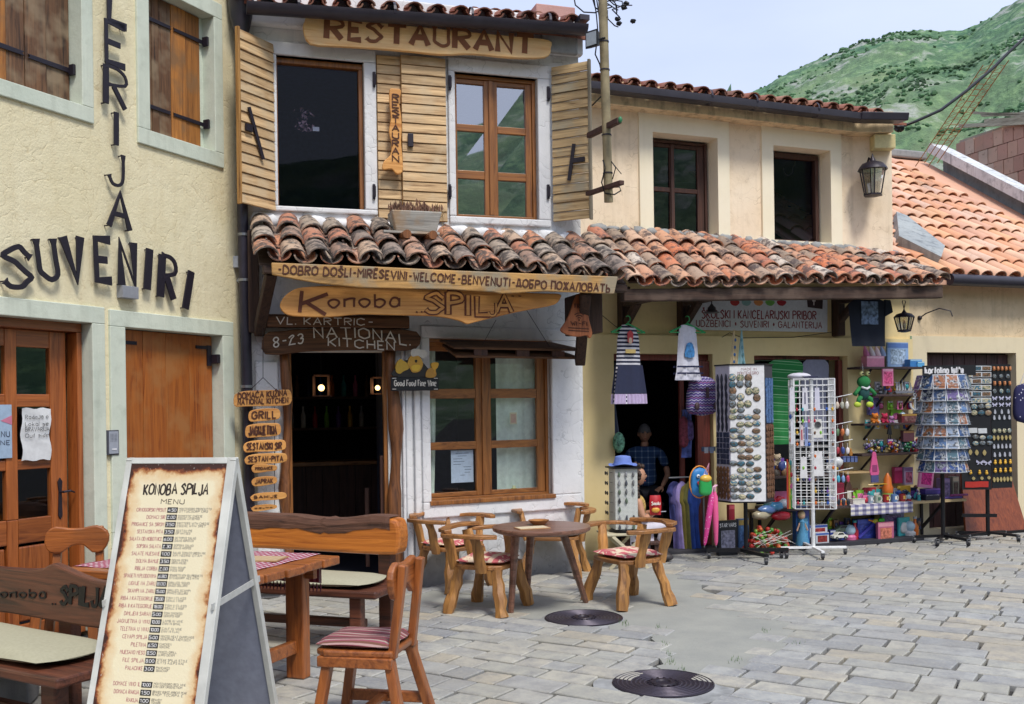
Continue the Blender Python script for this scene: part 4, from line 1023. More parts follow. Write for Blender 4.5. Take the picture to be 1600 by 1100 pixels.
blob(T,lc,[(674,567),(674,574),(678,578),(683,574),(684,567)],'d9a63a',-.014,'wine_glass');blob(T,lc,[(677,577),(680,577),(680,584),(677,584)],'c9973a',-.0135,'glass_stem',1)
for (ya,yb_,xl,xr,xfl,xfr,tt) in ((534,550,684,858,709,912,1),(541,563,688,850,712,908,0)):
 u0,z0=WR.hit(xl,ya,.0);u1=WR.u(xr,ya,.0);f=.36
 A=px3(WR,xfl,yb_,f);
 T=node('awning_shutter',H,(0,0,0));q=lmat(WR,WU);zf=(WR.z(xfl,yb_,f)+WR.z(xfr,yb_-5,f))/2;ufl,ufr=WR.u(xfl,yb_,f),WR.u(xfr,yb_-5,f)
 for k in range(4):
  t0,t1=k/4+.006,(k+1)/4-.006
  b=mbw(WR,WU)
  def pp(s,t,dz):a=u0+(ufl-u0)*t;c=u1+(ufr-u1)*t;return (a+(c-a)*s,-.035-(f-.03)*t,z0+(zf-z0)*t+dz)
  b.hexa([pp(0,t1,0),pp(1,t1,0),pp(1,t0,0),pp(0,t0,0),pp(0,t1,.022),pp(1,t1,.022),pp(1,t0,.022),pp(0,t0,.022)]);b.build('plank',M['brownb'],T,bevel=.003)
 if tt:
  for s in (.2,.52,.8):
   b=mbw(WR,WU);a=pp(s,.97,-.045);b.box(a[0]-.07,a[0]+.07,a[1]-.0,a[1]+.03,a[2]-.02,a[2]+.042);b.build('batten',M['framed'],T)
T=thing('chain','two thin chains holding up the plank shutters over the restaurant window','chain',px3(WR,800,500,.1),WR.a);L0=Vector(T.location);Rm=Matrix.Rotation(-WR.a,3,'Z')
m=MB();m.tube([lw(820,480,.05,WR),lw(870,560,.36,WR)],.003,4);m.tube([lw(775,500,.05,WR),lw(742,560,.36,WR)],.003,4);m.builds('link',M['iron'],T)
u,z=WU.hit(648,364,.35);T=wthing(WU,u,.35,z,'flower_trough','weathered white wooden trough of dried succulents on the tiled canopy','planter')
hw=(UU(688,350,.35)-UU(610,350,.35))/2;hh=ZU(648,333,.35)-z
pw=wood('weathered_white_wood','6f6d6a','c3c1ba','x',.85,1.4,wear='a98a66')
MB().hexa([(-hw*.8,-.08,0),(hw*.8,-.08,0),(hw*.8,.1,0),(-hw*.8,.1,0),(-hw,-.12,hh),(hw,-.12,hh),(hw,.12,hh),(-hw,.12,hh)]).build('trough',pw,T,bevel=.01)
for sx in (-.35,.38):MB().tube([(sx*hw*1.4,-.22,-.05),(sx*hw*1.4,.2,-.03)],.04,10).build('log',M['log'],T,smooth=2)
MB().box(-hw*1.3,hw*.9,-.1,.08,-.022,-.002).build('base_board',pw,T)
m=MB();rg=random.Random(8)
for k in range(170):
 a,x,y=rg.uniform(0,6.28),rg.uniform(-hw,hw*1.05),rg.uniform(-.1,.1);h=hh+rg.uniform(0,.09)*(1-abs(x/hw)*.4);dx,dy=.02*math.cos(a),.02*math.sin(a)
 m.quad((x,y,h-.02),(x+dx,y+dy,h+.01),(x+dx*.3,y+dy*.3,h+.04),(x-dy*.6,y+dx*.6,h+.01))
m.build('succulent_leaf',plain('dried_red_green_leaf','7a5a4a',.8,var=.5,scale=12),T)['kind']='stuff'
m=MB()
for k in range(24):
 x=hw*rg.uniform(.7,1.2);m.tube([(x*.8,0,hh),(x,rg.uniform(-.1,.1),hh+rg.uniform(-.06,.1)),(x*1.1,rg.uniform(-.1,.1),hh+rg.uniform(-.16,.1))],.002,4)
m.build('dry_stem',flat('a08d68',.9),T)['kind']='stuff'
# ================================================================ SHOP (yellow below, cream above)

P=wthing(WS,0,0,0,'shop_house','souvenir shop house, cream upper floor over a yellow ground floor with tiled canopy','house')
def US(x,y=400,off=0):return WS.u(x,y,off)
def ZS(x,y,off=0):return WS.z(x,y,off)
SL,SB,SR=US(900,600),US(1332,250),US(1423,600)
SZ=3.3
sd1=(US(958,700),US(1112,700),-.2,ZS(1030,553));sw1=(US(1176,650),US(1322,650),ZS(1240,790),ZS(1240,556))
zl=ZS(1100,525.5)
b=MB();wall_holes(b,SL,SR,zl,SZ,[],.2,y=0.0);b.build('frieze_wall',M['shop'],P)
b=MB();wall_holes(b,SL,SR,-.2,zl,[sd1,sw1],.36,y=-.045);b.quad((SL,-.045,zl),(SR,-.045,zl),(SR,0,zl),(SL,0,zl));b.build('ground_floor_wall',M['shop2'],P)
wS1=(US(1019,290),US(1120,290),ZS(1060,365),ZS(1070,212));wS2=(US(1207,300),US(1296,300),ZS(1242,377),ZS(1251,232));ZC=ZS(1100,150)
b=MB();wall_holes(b,SL,SB,SZ,ZC,[(q[0]-.01,q[1]+.01,q[2]-.01,q[3]+.01) for q in (wS1,wS2)],.3)
WC=Wall(*WS.pt(SB,0,0)[:2],1,.03);qC=lmat(WC,WS);CW=WC.u(1394,300)
p0=qC@Vector((0,0,0));p1=qC@Vector((CW,0,0))
b.quad((SB,0,SZ),(p1.x,p1.y,SZ),(p1.x,p1.y,ZC),(SB,0,ZC));b.quad((p1.x,p1.y,SZ),(p1.x,5,SZ),(p1.x,5,ZC),(p1.x,p1.y,ZC));b.quad((SL,0,SZ),(SL,0,ZC),(SL,5,ZC),(SL,5,SZ));b.quad((SL,5,SZ),(p1.x,5,SZ),(p1.x,5,ZC),(SL,5,ZC))
b.build('upper_wall',M['cream'],P)
MB().prismz([(SL,.002),(p1.x,.002),(p1.x,5),(SL,5)],SZ-.25,SZ-.003).build('floor_slab',M['conc'],P)
room(P,WS,WS,SL+.02,SR,-.01,SZ-.27,4.5,y=.33);room(P,WS,WS,SL+.02,p1.x-.05,SZ,ZC,3.6,bpy.data.materials['navy_shade_wall'],y=.32)
for q,o in ((wS1,(US(998,290),US(1138,290),SZ,ZC-.16)),(wS2,(US(1189,290),US(1313,290),SZ,ZC-.16))):
 ring(MB(),o,(q[0],q[1],q[2],q[3]),-.03,.25).builds('window_surround',M['cream2'],P)
oo=-.2
wa=(US(1019,290,oo)-.12,US(1103,290,oo),wS1[2]+.02,wS1[3]-.02)
casement(P,WS,WS,wa,[(US(1021,290,oo),US(1046,290,oo)),(US(1053,290,oo),US(1089,290,oo))],[(ZS(1070,361,oo),ZS(1070,302,oo)),(ZS(1070,295,oo),ZS(1070,233,oo))],.2,.03,M['framed'],M['framed'],M['glassm'])
wb=(US(1207,300,oo)-.12,US(1277,300,oo),wS2[2]+.02,wS2[3]-.02)
fr=node('window',P);ring(MB(),wb,(wb[0]+.03,wb[1]-.05,wb[2]+.03,wb[3]-.06),.17,.25).builds('frame',M['framed'],fr,bevel=.005)
MB().quad((wb[0],.22,wb[2]),(wb[1]-.05,.22,wb[2]),(wb[1]-.05,.22,wb[3]-.06),(wb[0],.22,wb[3]-.06)).build('pane',M['glassd'],fr)
cu=WS.hit(1238,262,oo-.05);m=MB();m.tube([(cu[0]+.1*math.cos(a)*.7-.03,.3,cu[1]+.09*math.sin(a)) for a in [PI+PI*k/10 for k in range(11)]],.008,5);m.tube([(cu[0]+.05,.3,cu[1]+.02),(cu[0]+.08,.3,cu[1]+.1)],.012,5)
m.build('ornament',M['iron'],fr)
z0,z1=ZS(1000,168,.18),ZS(1000,147,.18)
fz=lambda x,y:ZS(x,y,.2)
b=MB();uA,uB=SL,US(1338,200,.2)
zA0,zA1,zB0,zB1=fz(950,161),fz(950,138),fz(1330,205),fz(1330,186)
q1=qC@Vector((WC.u(1396,200,.2),-.2,0))
b.hexa([(uA,-.2,zA0),(uB,-.2,zB0),(uB+.05,.0,zB0),(uA,.0,zA0),(uA,-.2,zA1+.1),(uB,-.2,zB1+.1),(uB+.05,.0,zB1+.1),(uA,0,zA1+.1)])
b.hexa([(uB+.002,-.2,zB0),(q1.x,q1.y,zB0),(q1.x,q1.y+.5,zB0),(uB+.052,.0,zB0),(uB+.002,-.2,zB1+.1),(q1.x,q1.y,zB1+.1),(q1.x,q1.y+.5,zB1+.1),(uB+.052,0,zB1+.1)])
b.builds('eave_band',M['eave'],P)
GS=.33
g=gutter(P,WS,WS,[(915,133),(1108,155),(1338,182)],.085,GS,M['gutter'],[(1107,156),(1177,164),(1273,176)],boxy=True)
g2=qC@Vector((WC.u(1411,190,GS),-GS,0));g1=(US(1338,182,GS),-GS)
gz=ZS(1338,182,GS);b=MB();b.hexa([(g1[0],g1[1]-.095,gz-.06),(g2.x,g2.y-.095,gz-.06),(g2.x,g2.y+.08,gz-.06),(g1[0],g1[1]+.08,gz-.06),(g1[0],g1[1]-.115,gz+.03),(g2.x,g2.y-.115,gz+.03),(g2.x,g2.y+.09,gz+.03),(g1[0],g1[1]+.09,gz+.03)]);b.build('gutter',M['gutter'],P,bevel=.01)
RS=node('roof',P);zgs=lambda u:ZS(950,136,GS)+.05+(u-US(950,136,GS))*((ZS(1338,182,GS)-ZS(950,136,GS))/(US(1338,182,GS)-US(950,136,GS)))
cov=tilemesh('eave_tile',.42,.088,.07,M['tile_red']);pan_=tilemesh('eave_tile',.42,.084,.068,M['tile_red'],False)
spn=(US(1305,170,GS)-US(965,122,GS))/13.0
tiles(RS,None,zgs,lambda u:zgs(u)+.26,.30,-.5,US(965,122,GS)-spn*1.0,US(1338,170,GS)+spn*1.6,spn,2,cov,pan_,jit=.7,wob=0,seed=5)
zz=zgs(0);MB().hexa([(SL,-.2,zz+.12),(p1.x+.2,-.2,zgs(p1.x)-.04),(p1.x+.2,5,zz+1.4),(SL,5,zz+1.5),(SL,-.2,zz+.14),(p1.x+.2,-.2,zgs(p1.x)-.01),(p1.x+.2,5,zz+1.44),(SL,5,zz+1.54)]).build('roof_deck',M['tile_red'],RS)
D2=.95;uL,uR=US(990,445,D2),US(1484,441,D2);zeL2,zeR2=ZS(990,446,D2),ZS(1484,441,D2);ztL2,ztR2=ZS(935,364,.0),ZS(1390,402,0)
ze2=lambda u:zeL2+(zeR2-zeL2)*(u-uL)/(uR-uL);zt2=lambda u:ztL2+(ztR2-ztL2)*(u-US(935,364))/(US(1390,402)-US(935,364))
C2=node('canopy',P)
cov=tilemesh('canopy_tile',.36,.108,.085,M['tile_shop']);pan_=tilemesh('canopy_tile',.36,.1,.08,M['tile_shop'],False)
nc=20;tiles(C2,None,ze2,zt2,D2,.02,uL+.02,uR-.1,(uR-uL-.12)/nc,4,cov,pan_,jit=1.6,wob=.012,seed=19)
e=lambda u,o:(u,-o)
def hx(u0,u1,o0,o1,f0,f1,g0,g1):return [(u0,-o0,f0),(u1,-o0,f1),(u1,-o1,f1),(u0,-o1,f0),(u0,-o0,g0),(u1,-o0,g1),(u1,-o1,g1),(u0,-o1,g0)]
zb=lambda u,o:ze2(u)+(zt2(u)-ze2(u))*(D2-o)/D2
MB().hexa([(uL,-.85,zb(uL,.85)-.04),(uR-.05,-.85,zb(uR,.85)-.04),(uR-.05,0,zb(uR,0)-.04),(uL,0,zb(uL,0)-.04),(uL,-.85,zb(uL,.85)-.02),(uR-.05,-.85,zb(uR,.85)-.02),(uR-.05,0,zb(uR,0)-.02),(uL,0,zb(uL,0)-.02)]).build('deck_board',M['beam'],C2)
zf0,zf1=ZS(980,471,D2-.08),ZS(1480,466,D2-.08);uq=US(974,460,D2-.08)
MB().hexa(hx(uq,uR-.04,D2-.06,D2-.16,zf0,zf1,ze2(uL)-.03,ze2(uR)-.03)).build('eave_beam',M['beam'],C2,bevel=.012)
rg=random.Random(6);m=MB()
for k in range(26):
 u=US(935,364)+(US(1390,402)-US(935,364))*k/25;m.ball((u,-.03,zt2(u)+.05),rg.uniform(.06,.12),.05,rg.uniform(.03,.06),8,6,.25)
m.build('mortar_lump',M['conc'],C2,smooth=True)['kind']='stuff'
def bracket(x,lab=None,x2=None):
 u=US(x,500,.08);b=MB();b.box(u-.055,u+.055,-.13,-.001,ZS(x,525,.08),3.0);b.build('bracket_post',M['beamz'],C2,bevel=.01)
 zt_=zf0+(zf1-zf0)*(u-uL)/(uR-uL)
 MB().box(u-.05,u+.05,-(D2-.17),-.13,zt_+.02,zt_+.11).build('bracket_arm',M['beam'],C2,bevel=.01)
 MB().beam((u,-.08,zt_-.2),(u,-.4,zt_+.04),.07,.08,(1,0,0)).build('bracket_brace',M['beamz'],C2,bevel=.01)
for x in (976,1069,1311):bracket(x)
T=node('door_frame',P);q=sd1;b=MB()
b.box(q[0],q[0]+.04,.05,.14,0,q[3]);b.box(q[1]-.1,q[1]-.02,.05,.14,0,q[3]);b.box(q[0],q[1],.05,.14,q[3]-.07,q[3]-.002);b.builds('frame',wood('maroon_wood','421a18','7a3a30','z',.5),T,bevel=.004)
ul=US(1096,700);b=MB();b.box(ul-.05,ul+.12,.0,.06,.05,q[3]-.08);b.box(ul-.22,ul-.16,.1,.14,.05,q[3]-.1);b.builds('open_leaf',bpy.data.materials['maroon_wood'],T,bevel=.006)
MB().box(q[0]-.05,q[1]+.05,-.22,.36,-.1,.04).build('threshold',flat('3e3e44',.8),P,bevel=.008)
T=node('window',P);b=MB();b.box(sw1[0]+.0,sw1[1]-.06,.03,.09,sw1[3]-.045,sw1[3]-.002);b.box(sw1[1]-.08,sw1[1]-.02,.03,.1,sw1[2],sw1[3]-.05);b.box(sw1[0]+.001,sw1[0]+.05,.03,.1,sw1[2],sw1[3]-.05);b.builds('frame',bpy.data.materials['maroon_wood'],T,bevel=.004)
b=MB();b.quad((sw1[0],.12,sw1[2]),(sw1[1],.12,sw1[2]),(sw1[1],.12,sw1[3]),(sw1[0],.12,sw1[3]));b.build('pane',M['glass'],T)
T,lc=board('shop_sign','white shop sign about school supplies and souvenirs on the yellow wall under the canopy',WS,.06,[(1079,452),(1293,452),(1293,519),(1079,515)],flat('c5c9d1',.35),.02,bev=.002)
red=plain('dark_red_print','7c2430',.6)
write(T,lc,'ŠKOLSKI I KANCELARIJSKI PRIBOR',(1097,497),(1275,499),(1097,484),red,.075,jit=0,th=.001)
write(T,lc,'UDŽBENICI * SUVENIRI * GALANTERIJA',(1088,510),(1284,513),(1088,500),red,.075,jit=0,th=.001)
for x,c in ((1148,'a83430'),(1166,'7fa6a4'),(1185,'d08a50'),(1203,'6aa850'),(1221,'9a2030')):MB().prism([lc(*p) for p in smoothpoly([(x-7,470),(x+6,470),(x+7,474),(x+2,478),(x-5,476)],2)],-.0015,.001).build('colour_blob',flat(c),T)
MB().prism([lc(*p) for p in ((1260,462),(1286,462),(1285,483),(1262,480))],-.002,.001).build('printed_mark',flat('3a2c30'),T);write(T,lc,'T',(1269,477),(1274,477),(1269,470),flat('d0c8c8'),.15,th=.003)
T=wthing(WS,US(1112,480,.35),.35,ZS(1112,489,.35),'hanging_lamp','dark metal bell lamp shade hanging in front of the white shop sign','lamp')
MB().lathe([(.085,0),(.09,.006),(.05,.02),(.045,.06),(.02,.085),(.012,.1)],n=16).build('lamp_shade',flat('4a4a50',.4),T,smooth=2);MB().tube([(0,0,.1),(0,0,.3)],.006,5).build('chain',M['iron'],T)
T=wthing(WS,US(955,560,.03),.03,ZS(990,528,.03),'cable','thin dark cable drooping along the yellow shop wall','cable');L0=Vector(T.location);Rm=Matrix.Rotation(-WS.a,3,'Z')
MB().tube([lw(x,y,.03,WS) for x,y in ((925,475),(940,492),(962,510),(1000,527),(1080,525))],.004,4).build('cable',M['iron'],T)
MB().tube([lw(x,y,.05,WS) for x,y in ((1300,519),(1240,527),(1160,528),(1140,520),(1128,527))],.004,4).build('cable',M['iron'],T)
def lantern(name,label,W,x,ytop,ybot,wpx,off,arm,top_only=False):
 u,zb_=W.hit(x,ybot,off);zt_=W.z(x,ytop,off);h=zt_-zb_;r=abs(W.u(x+wpx/2,ybot,off)-u)
 T=wthing(W,u,off,zb_,name,label,'lantern');n=6
 m=MB()
 for k in range(n):
  a=2*PI*k/n+.3;x0,y0=r*.62*math.cos(a),r*.62*math.sin(a);x1,y1=r*.95*math.cos(a),r*.95*math.sin(a);m.beam((x0,y0,.02),(x1,y1,h*.62),.012,.012)
 m.builds('bar',M['iron'],T);MB().lathe([(r*.3,-.01),(r*.7,0),(r*.7,.02)],n=n).build('base',M['iron'],T)
 MB().lathe([(r*.58,.02),(r*.86,h*.6)],n=n).build('glass',glass('lantern_glass',(.85,.85,.8,1),.25),T)
 MB().lathe([(r*1.08,h*.61),(r*1.0,h*.66),(r*.75,h*.76),(r*.25,h*.82),(r*.2,h*.86),(r*.1,h*.92),(.004,h)],n=12).build('roof',M['iron'],T,smooth=2)
 MB().lathe([(.012,.02),(.02,h*.3),(.006,h*.5)],n=8).build('bulb',flat('d9d4c6',.2),T,smooth=2)
 if arm=='back':MB().tube([(0,0,h*.8),(.0,off*.5,h*.95),(0,off-.0,h*.7)],.012,6).build('arm',M['iron'],T)
 if arm=='chain':
  m=MB()
  for s in (-1,1):m.tube([(0,0,h*.98)]+[(s*.025*math.sin(t),0,h+.05+.05*(1-math.cos(t))/2) for t in (.6,1.6,2.6)],.005,5)
  m.build('scroll',M['iron'],T)
 return T
lantern('wall_lantern','black carriage lantern at the upper corner of the cream wall',WC,1364,240,306,42,.22,'back')
lantern('wall_lantern','small black lantern hanging from the right end of the shop canopy',WS,1413,482,518,24,.6,'chain')
T=wthing(WC,WC.u(1380,224,.1),.0,WC.z(1380,235,.05),'junction_box','cream junction box under the eave at the right corner of the shop house','electrical box')
MB().box(-.13,.13,-.16,-.002,0,.17).build('casing',flat('cfc28e',.5),T,bevel=.006)
T=wthing(WS,US(1440,497),.0,ZS(1440,497),'wall_hook','thin curved iron arm on the beige wall beside the hanging lantern','bracket')
MB().tube([(-.04,-.01,0),(-.02,-.1,.05),(.05,-.25,.1),(.13,-.35,.06),(.15,-.36,-.01)],.008,6).ball((-.04,-.01,0),.03).build('arm',M['iron'],T,smooth=2)
# ================================================================ LOW HOUSE at the right

LH=wthing(WS,SR,0,0,'low_house','low beige house with a pale orange tiled roof at the right','house')
WL2=Wall(*WS.pt(SR,0,0)[:2],WS.d.x,WS.d.y)
U2=lambda x,y=500,off=0:WL2.u(x,y,off);Z2=lambda x,y,off=0:WL2.z(x,y,off)
lo=(U2(1447,650),U2(1586,650),.05,Z2(1510,551));LE=6.0;zr=Z2(1540,437)
b=MB();wall_holes(b,0.001,LE,Z2(1500,526),zr,[],.2);b.quad((LE,0,0),(LE,5,0),(LE,5,zr),(LE,0,zr));b.build('upper_wall',M['beige'],LH)
b=MB();wall_holes(b,0.001,LE,-.2,Z2(1500,526),[lo],.3,y=-.03);b.quad((0,-.03,Z2(1500,526)),(LE,-.03,Z2(1500,526)),(LE,0,Z2(1500,526)),(0,0,Z2(1500,526)));b.build('wall',M['beige2'],LH)
cuts=[lo[0]+(lo[1]-lo[0])*k/8 for k in range(9)];sh=MB().box(lo[0],lo[1],.14,.16,lo[2],lo[3]).build('shutter',M['beamz'],LH)
mw=wood('purple_brown_plank','2a1a1e','55383c','z',.6)
for k in range(8):MB().box(cuts[k]+.004,cuts[k+1]-.004,.1,.135,lo[2],lo[3]-.02).build('plank',mw,sh,bevel=.004)
GL=.25;zgl=Z2(1490,437,GL)
b=MB();b.tube([(U2(1484,437,GL),-GL,zgl),(LE,-GL,zgl)],.075,14);b.build('gutter',M['gutter'],LH,smooth=2)
RL=node('roof',LH);tp=.60;cov=tilemesh('roof_tile',.43,.112,.092,M['tile_new']);pan_=tilemesh('roof_tile',.43,.1,.085,M['tile_new'],False)
offt=-4.9;z0r=zgl+.04
def onroof(x,y,lift=0):
 a=math.atan(tp);nl=Vector((0,-math.sin(a),math.cos(a)));Mx=Matrix.Translation((WL2.o.x,WL2.o.y,0))@Matrix.Rotation(WL2.a,4,'Z');p0=Mx@Vector((0,-.22,z0r+lift));nw=Mx.to_3x3()@nl
 d=ray(x,y);t=(p0-CAM).dot(nw)/d.dot(nw);return Mx.inverted()@(CAM+d*t)
pA,pB=onroof(1462,232,.3),onroof(1606,306,.3);upar=lambda y:pA.x+(pB.x-pA.x)*(y-pA.y)/(pB.y-pA.y)
skipf=lambda u,off:u>upar(-off)+.02
spn=.235;tiles(RL,None,lambda u:z0r,lambda u:z0r+(.22-offt)*tp,.22,offt,-1.05,3.6,spn,14,cov,pan_,jit=.8,wob=.008,pans=False,seed=23,skip=skipf)
m=MB();rg=random.Random(3)
for i in range(20):
 for j in range(14):
  u=-1.05+spn*(i+.5);t=j/14;off=.22-(.22-offt)*t
  if u>upar(-off)+.02:continue
  z=z0r+(.22-offt)*tp*t+.05;L_=.42;a=math.atan(tp)-.05
  vs=[(u+r_*math.cos(PI+PI*k/5),-off+yy*math.cos(a),z+yy*math.sin(a)+r_*.8*math.sin(PI+PI*k/5)) for yy,r_ in ((0,.1),(L_,.085)) for k in range(6)]
  m.add(vs,[(k,k+1,7+k,6+k) for k in range(5)])
m.build('roof_tile',M['tile_new'],RL,smooth=True)['kind']='stuff'
zt3=z0r+(.22-offt)*tp
MB().hexa([(-1.2,-.2,z0r-.1),(upar(-.2),-.2,z0r-.1),(upar(-offt),-offt,zt3-.1),(-1.2,-offt,zt3-.1),(-1.2,-.2,z0r-.05),(upar(-.2),-.2,z0r-.05),(upar(-offt),-offt,zt3-.05),(-1.2,-offt,zt3-.05)]).build('roof_deck',M['tile_new'],RL)
b=MB();b.box(-1.1,upar(-offt),-offt-.1,-offt+.1,zt3-.05,zt3+.1);b.build('ridge_mortar',M['conc'],RL,bevel=.03)
f=[onroof(*p,lift=.02) for p in ((1392,346),(1408,352),(1466,400),(1460,418),(1395,385))]
m=MB();n_=len(f);vs=[tuple(p) for p in f]+[(p.x,p.y-.12,p.z+.12) for p in f];m.add(vs,[tuple(range(n_))[::-1],tuple(range(n_,2*n_))]+[(i,(i+1)%n_,(i+1)%n_+n_,i+n_) for i in range(n_)]);m.build('mortar_flashing',stucco('grey_mortar','8d959b','a3aaac','4a4e55',.6,stainamt=.7),RL)
pB=pA+(pB-pA)*1.25
b=MB();b.beam(pA,pB,.34,.16,(0,-math.sin(math.atan(tp)),math.cos(math.atan(tp))));b.build('parapet',stucco('white_parapet','c4c8cc','d2d5d6','5f646a',.4,stainamt=.7),RL)
b=MB();dA,dB=pA+Vector((.17,0,-.55)),pB+Vector((.17,0,-.55));b.hexa([dA,dB,dB+Vector((.25,0,0)),dA+Vector((.25,0,0)),dA+Vector((0,0,.5)),dB+Vector((0,0,.5)),dB+Vector((.25,0,.5)),dA+Vector((.25,0,.5))]);b.build('parapet_base',M['conc'],RL)
# ================================================================ UNFINISHED BRICK HOUSE behind the roof

WB=Wall(*at(1497,240,20.5)[:2],.35,-.937)
BH=wthing(WB,0,0,0,'unfinished_brick_house','unfinished house of large hollow red bricks behind the orange roof','house')
mb_=roof_tile('hollow_brick',['d09a86','daa68e','c88e7a','dcae96','d09a84','e2bca6'],.2,'d8c6b6','7a4a40')
uB0,uB1=WB.u(1500,240),WB.u(1650,240);zB=WB.z(1600,300)-.5;rowh=.31;bw=.24
b=MB();b.box(uB0-.05,uB1,.02,.25,2,WB.z(1600,275));b.box(uB0-.05,uB1,.04,.25,2,WB.z(1510,215));b.build('mortar_core',flat('a89c90',.9),BH)
ztop=lambda u:WB.z(1500,205)+(WB.z(1598,188)-WB.z(1500,205))*(u-uB0)/(WB.u(1598,200)-uB0)
r_=0;z=zB
while z<ztop(uB1):
 u=uB0-(r_%2)*.1
 while u<uB1:
  if z+rowh<ztop(u)+rnd(-.12,.16):MB().box(u,u+bw-.012,rnd(-.01,.004),.2,z,z+rowh-.014).build('brick',mb_,BH)
  u+=bw
 z+=rowh;r_+=1
T=node('formwork',BH);
for (xa,ya),(xb,yb_),w_ in (((1520,176),(1600,184),.05),((1535,180),(1600,176),.05),((1500,197),(1600,190),.07),((1540,190),(1600,184),.09)):
 a_=Vector((WB.u(xa,ya,.05),-.05,WB.z(xa,ya,.05)));b_=Vector((WB.u(xb+40,yb_,.05),-.05,WB.z(xb+40,yb_,.05)));MB().beam(a_,b_,.08,w_).build('plank',wood('pale_formwork_%d'%xa,'8d8270','c9bfa8','x',.8),T)
A0,A1=at(1470,224,16.5),at(1556,98,14.9)
T=thing('rebar_column','leaning cage of rusty reinforcing bars above the orange roof','rebar cage',A0)
d=A1-A0;sx=Vector((1,.2,0)).normalized()*.12;sy=Vector((-.2,1,0)).normalized()*.13;rust=plain('rusty_bar','8a6a44',.8,var=.3)
for a in (-1,1):
 for c in (-1,1):MB().tube([sx*a+sy*c-d*.3,d+sx*a+sy*c],.008,5).build('bar',rust,T)
for k in range(14):
 o_=d*(k/14+rnd(0,.02));MB().tube([o_+sx*a+sy*c for a,c in ((-1,-1),(1,-1),(1,1),(-1,1),(-1,-1))],.004,4).build('stirrup',rust,T)
T=thing('overhead_cable','black overhead cable rising from the shop eave towards the top right','cable',at(1405,199,13))
L0=Vector(T.location);pts=[at(x,y,Y_)-L0 for x,y,Y_ in ((1405,199,13),(1430,190,13.1),(1470,172,13.4),(1510,142,13.7),(1550,108,14),(1575,83,14.2),(1600,60,14.4),(1680,-20,15))]
MB().tube(pts,.022,6).build('wire',M['black'],T,smooth=True);MB().ball((0,0,0),.07,.05,.06,j=.2).build('splice',M['black'],T)
# ================================================================ SIDE HOUSE filling beyond and street opposite (seen in the panes)

OP=thing('opposite_house','plain house across the street behind the viewer, mirrored in the panes','house',(0,-11,0))
m=MB();wall_holes(m,-14,12,0,5.2,[(-14+3*k+1,-14+3*k+2.1,2.9,4.2) for k in range(8)]+[(-14+3*k+1,-14+3*k+2.2,.1,2.2) for k in range(8)],.3,y=0)
for i in range(len(m.v)):m.v[i].y=-m.v[i].y
m.f=[f[::-1] for f in m.f];m.build('wall',M['beige'],OP)
MB().box(-14,12,-6,-.31,0,5.19).build('interior_wall',M['dark'],OP);MB().hexa([(-14.3,-6,6.6),(12.3,-6,6.6),(12.3,.5,5.2),(-14.3,.5,5.2),(-14.3,-6,6.8),(12.3,-6,6.8),(12.3,.5,5.35),(-14.3,.5,5.35)]).build('roof',M['tile_new'],OP)
# ================================================================ HILL

from mathutils import noise as mn
def az(x):return math.atan2((x-PPX)/FPX,1)
sil=[(1150,150),(1170,139),(1200,126),(1245,101),(1300,79),(1350,57),(1400,42),(1440,37),(1480,36),(1512,36),(1540,21),(1575,2),(1600,-12),(1700,-70),(1900,-120),(2300,-60)]
def crest(a):
 pts=[(az(x),(PPY-y+(x-800)*-.014)/FPX*math.cos(az(x))) for x,y in sil]
 if a<pts[0][0]:t=max(0,(pts[0][0]-a));return pts[0][1]*math.exp(-t*6)*.9+.05
 if a>pts[-1][0]:return pts[-1][1]*(.75+.25*math.cos((a-pts[-1][0])*2.2))
 for (a0,e0),(a1,e1) in zip(pts,pts[1:]):
  if a0<=a<=a1:t=(a-a0)/(a1-a0);return e0+(e1-e0)*t
 return .1
NA,NR=900,90
def hp(s,t):
 a=-PI+2*PI*s;lo_=60;crestd=420
 a=az(1120)+(s-.12)*1.0 if False else a
 return a,lo_+(crestd-lo_)*t
m=MB();A=[az(1120)+(az(1660)-az(1120))*k/520 for k in range(521)];A=[-PI+.0001+(A[0]+PI)*k/110 for k in range(110)]+A+[A[-1]+(PI-A[-1])*(k+1)/110 for k in range(110)]
vs=[];nr=96
for j in range(nr+1):
 t=j/nr;r_=70+380*t
 for a in A:
  kk=min(1,max(0,(abs(a)-1.3)/.5));cz_=crest(a)*(1-kk)+kk*(.262+.06*math.sin(a*3.1+.6)+.02*math.sin(a*11))
  p=Vector((math.sin(a)*r_,math.cos(a)*r_,0));base=cz_*450*(t**1.15)*(1 if t<1 else 1)
  nz_=mn.fractal(p*.02,1.,2.1,5)*9*min(1,4*t*(1.02-t))+mn.fractal(p*.11,.8,2.1,4)*1.6*min(1,t*4)
  vs.append((p.x,p.y,base+nz_-3+EYE*t))
na=len(A);m.add(vs,[(j*na+i,j*na+i+1,(j+1)*na+i+1,(j+1)*na+i) for j in range(nr) for i in range(na-1)])
bk=len(m.v);top=vs[-na:];m.add([(x*1.6,y*1.6,-5) for x,y,z in top]+top,[(i+1,i,na+i,na+i+1) for i in range(na-1)])
q=NT('scrub_hillside');v=q.vec(world=True);f=q.noise(v,.035,7,.62,.4);f2=q.noise(v,.22,8,.68);f3=q.noise(v,.011,4);f4=q.noise(v,.9,5,.6)
gr=q.ramp(f2,[(.32,S('2c4c3c')),(.48,S('466e50')),(.6,S('6a8e62')),(.72,S('8a9e7a'))])
gr=q.mix(q.ramp(f3,[(.42,0.),(.62,.5)]),gr,S('8d9a70'))
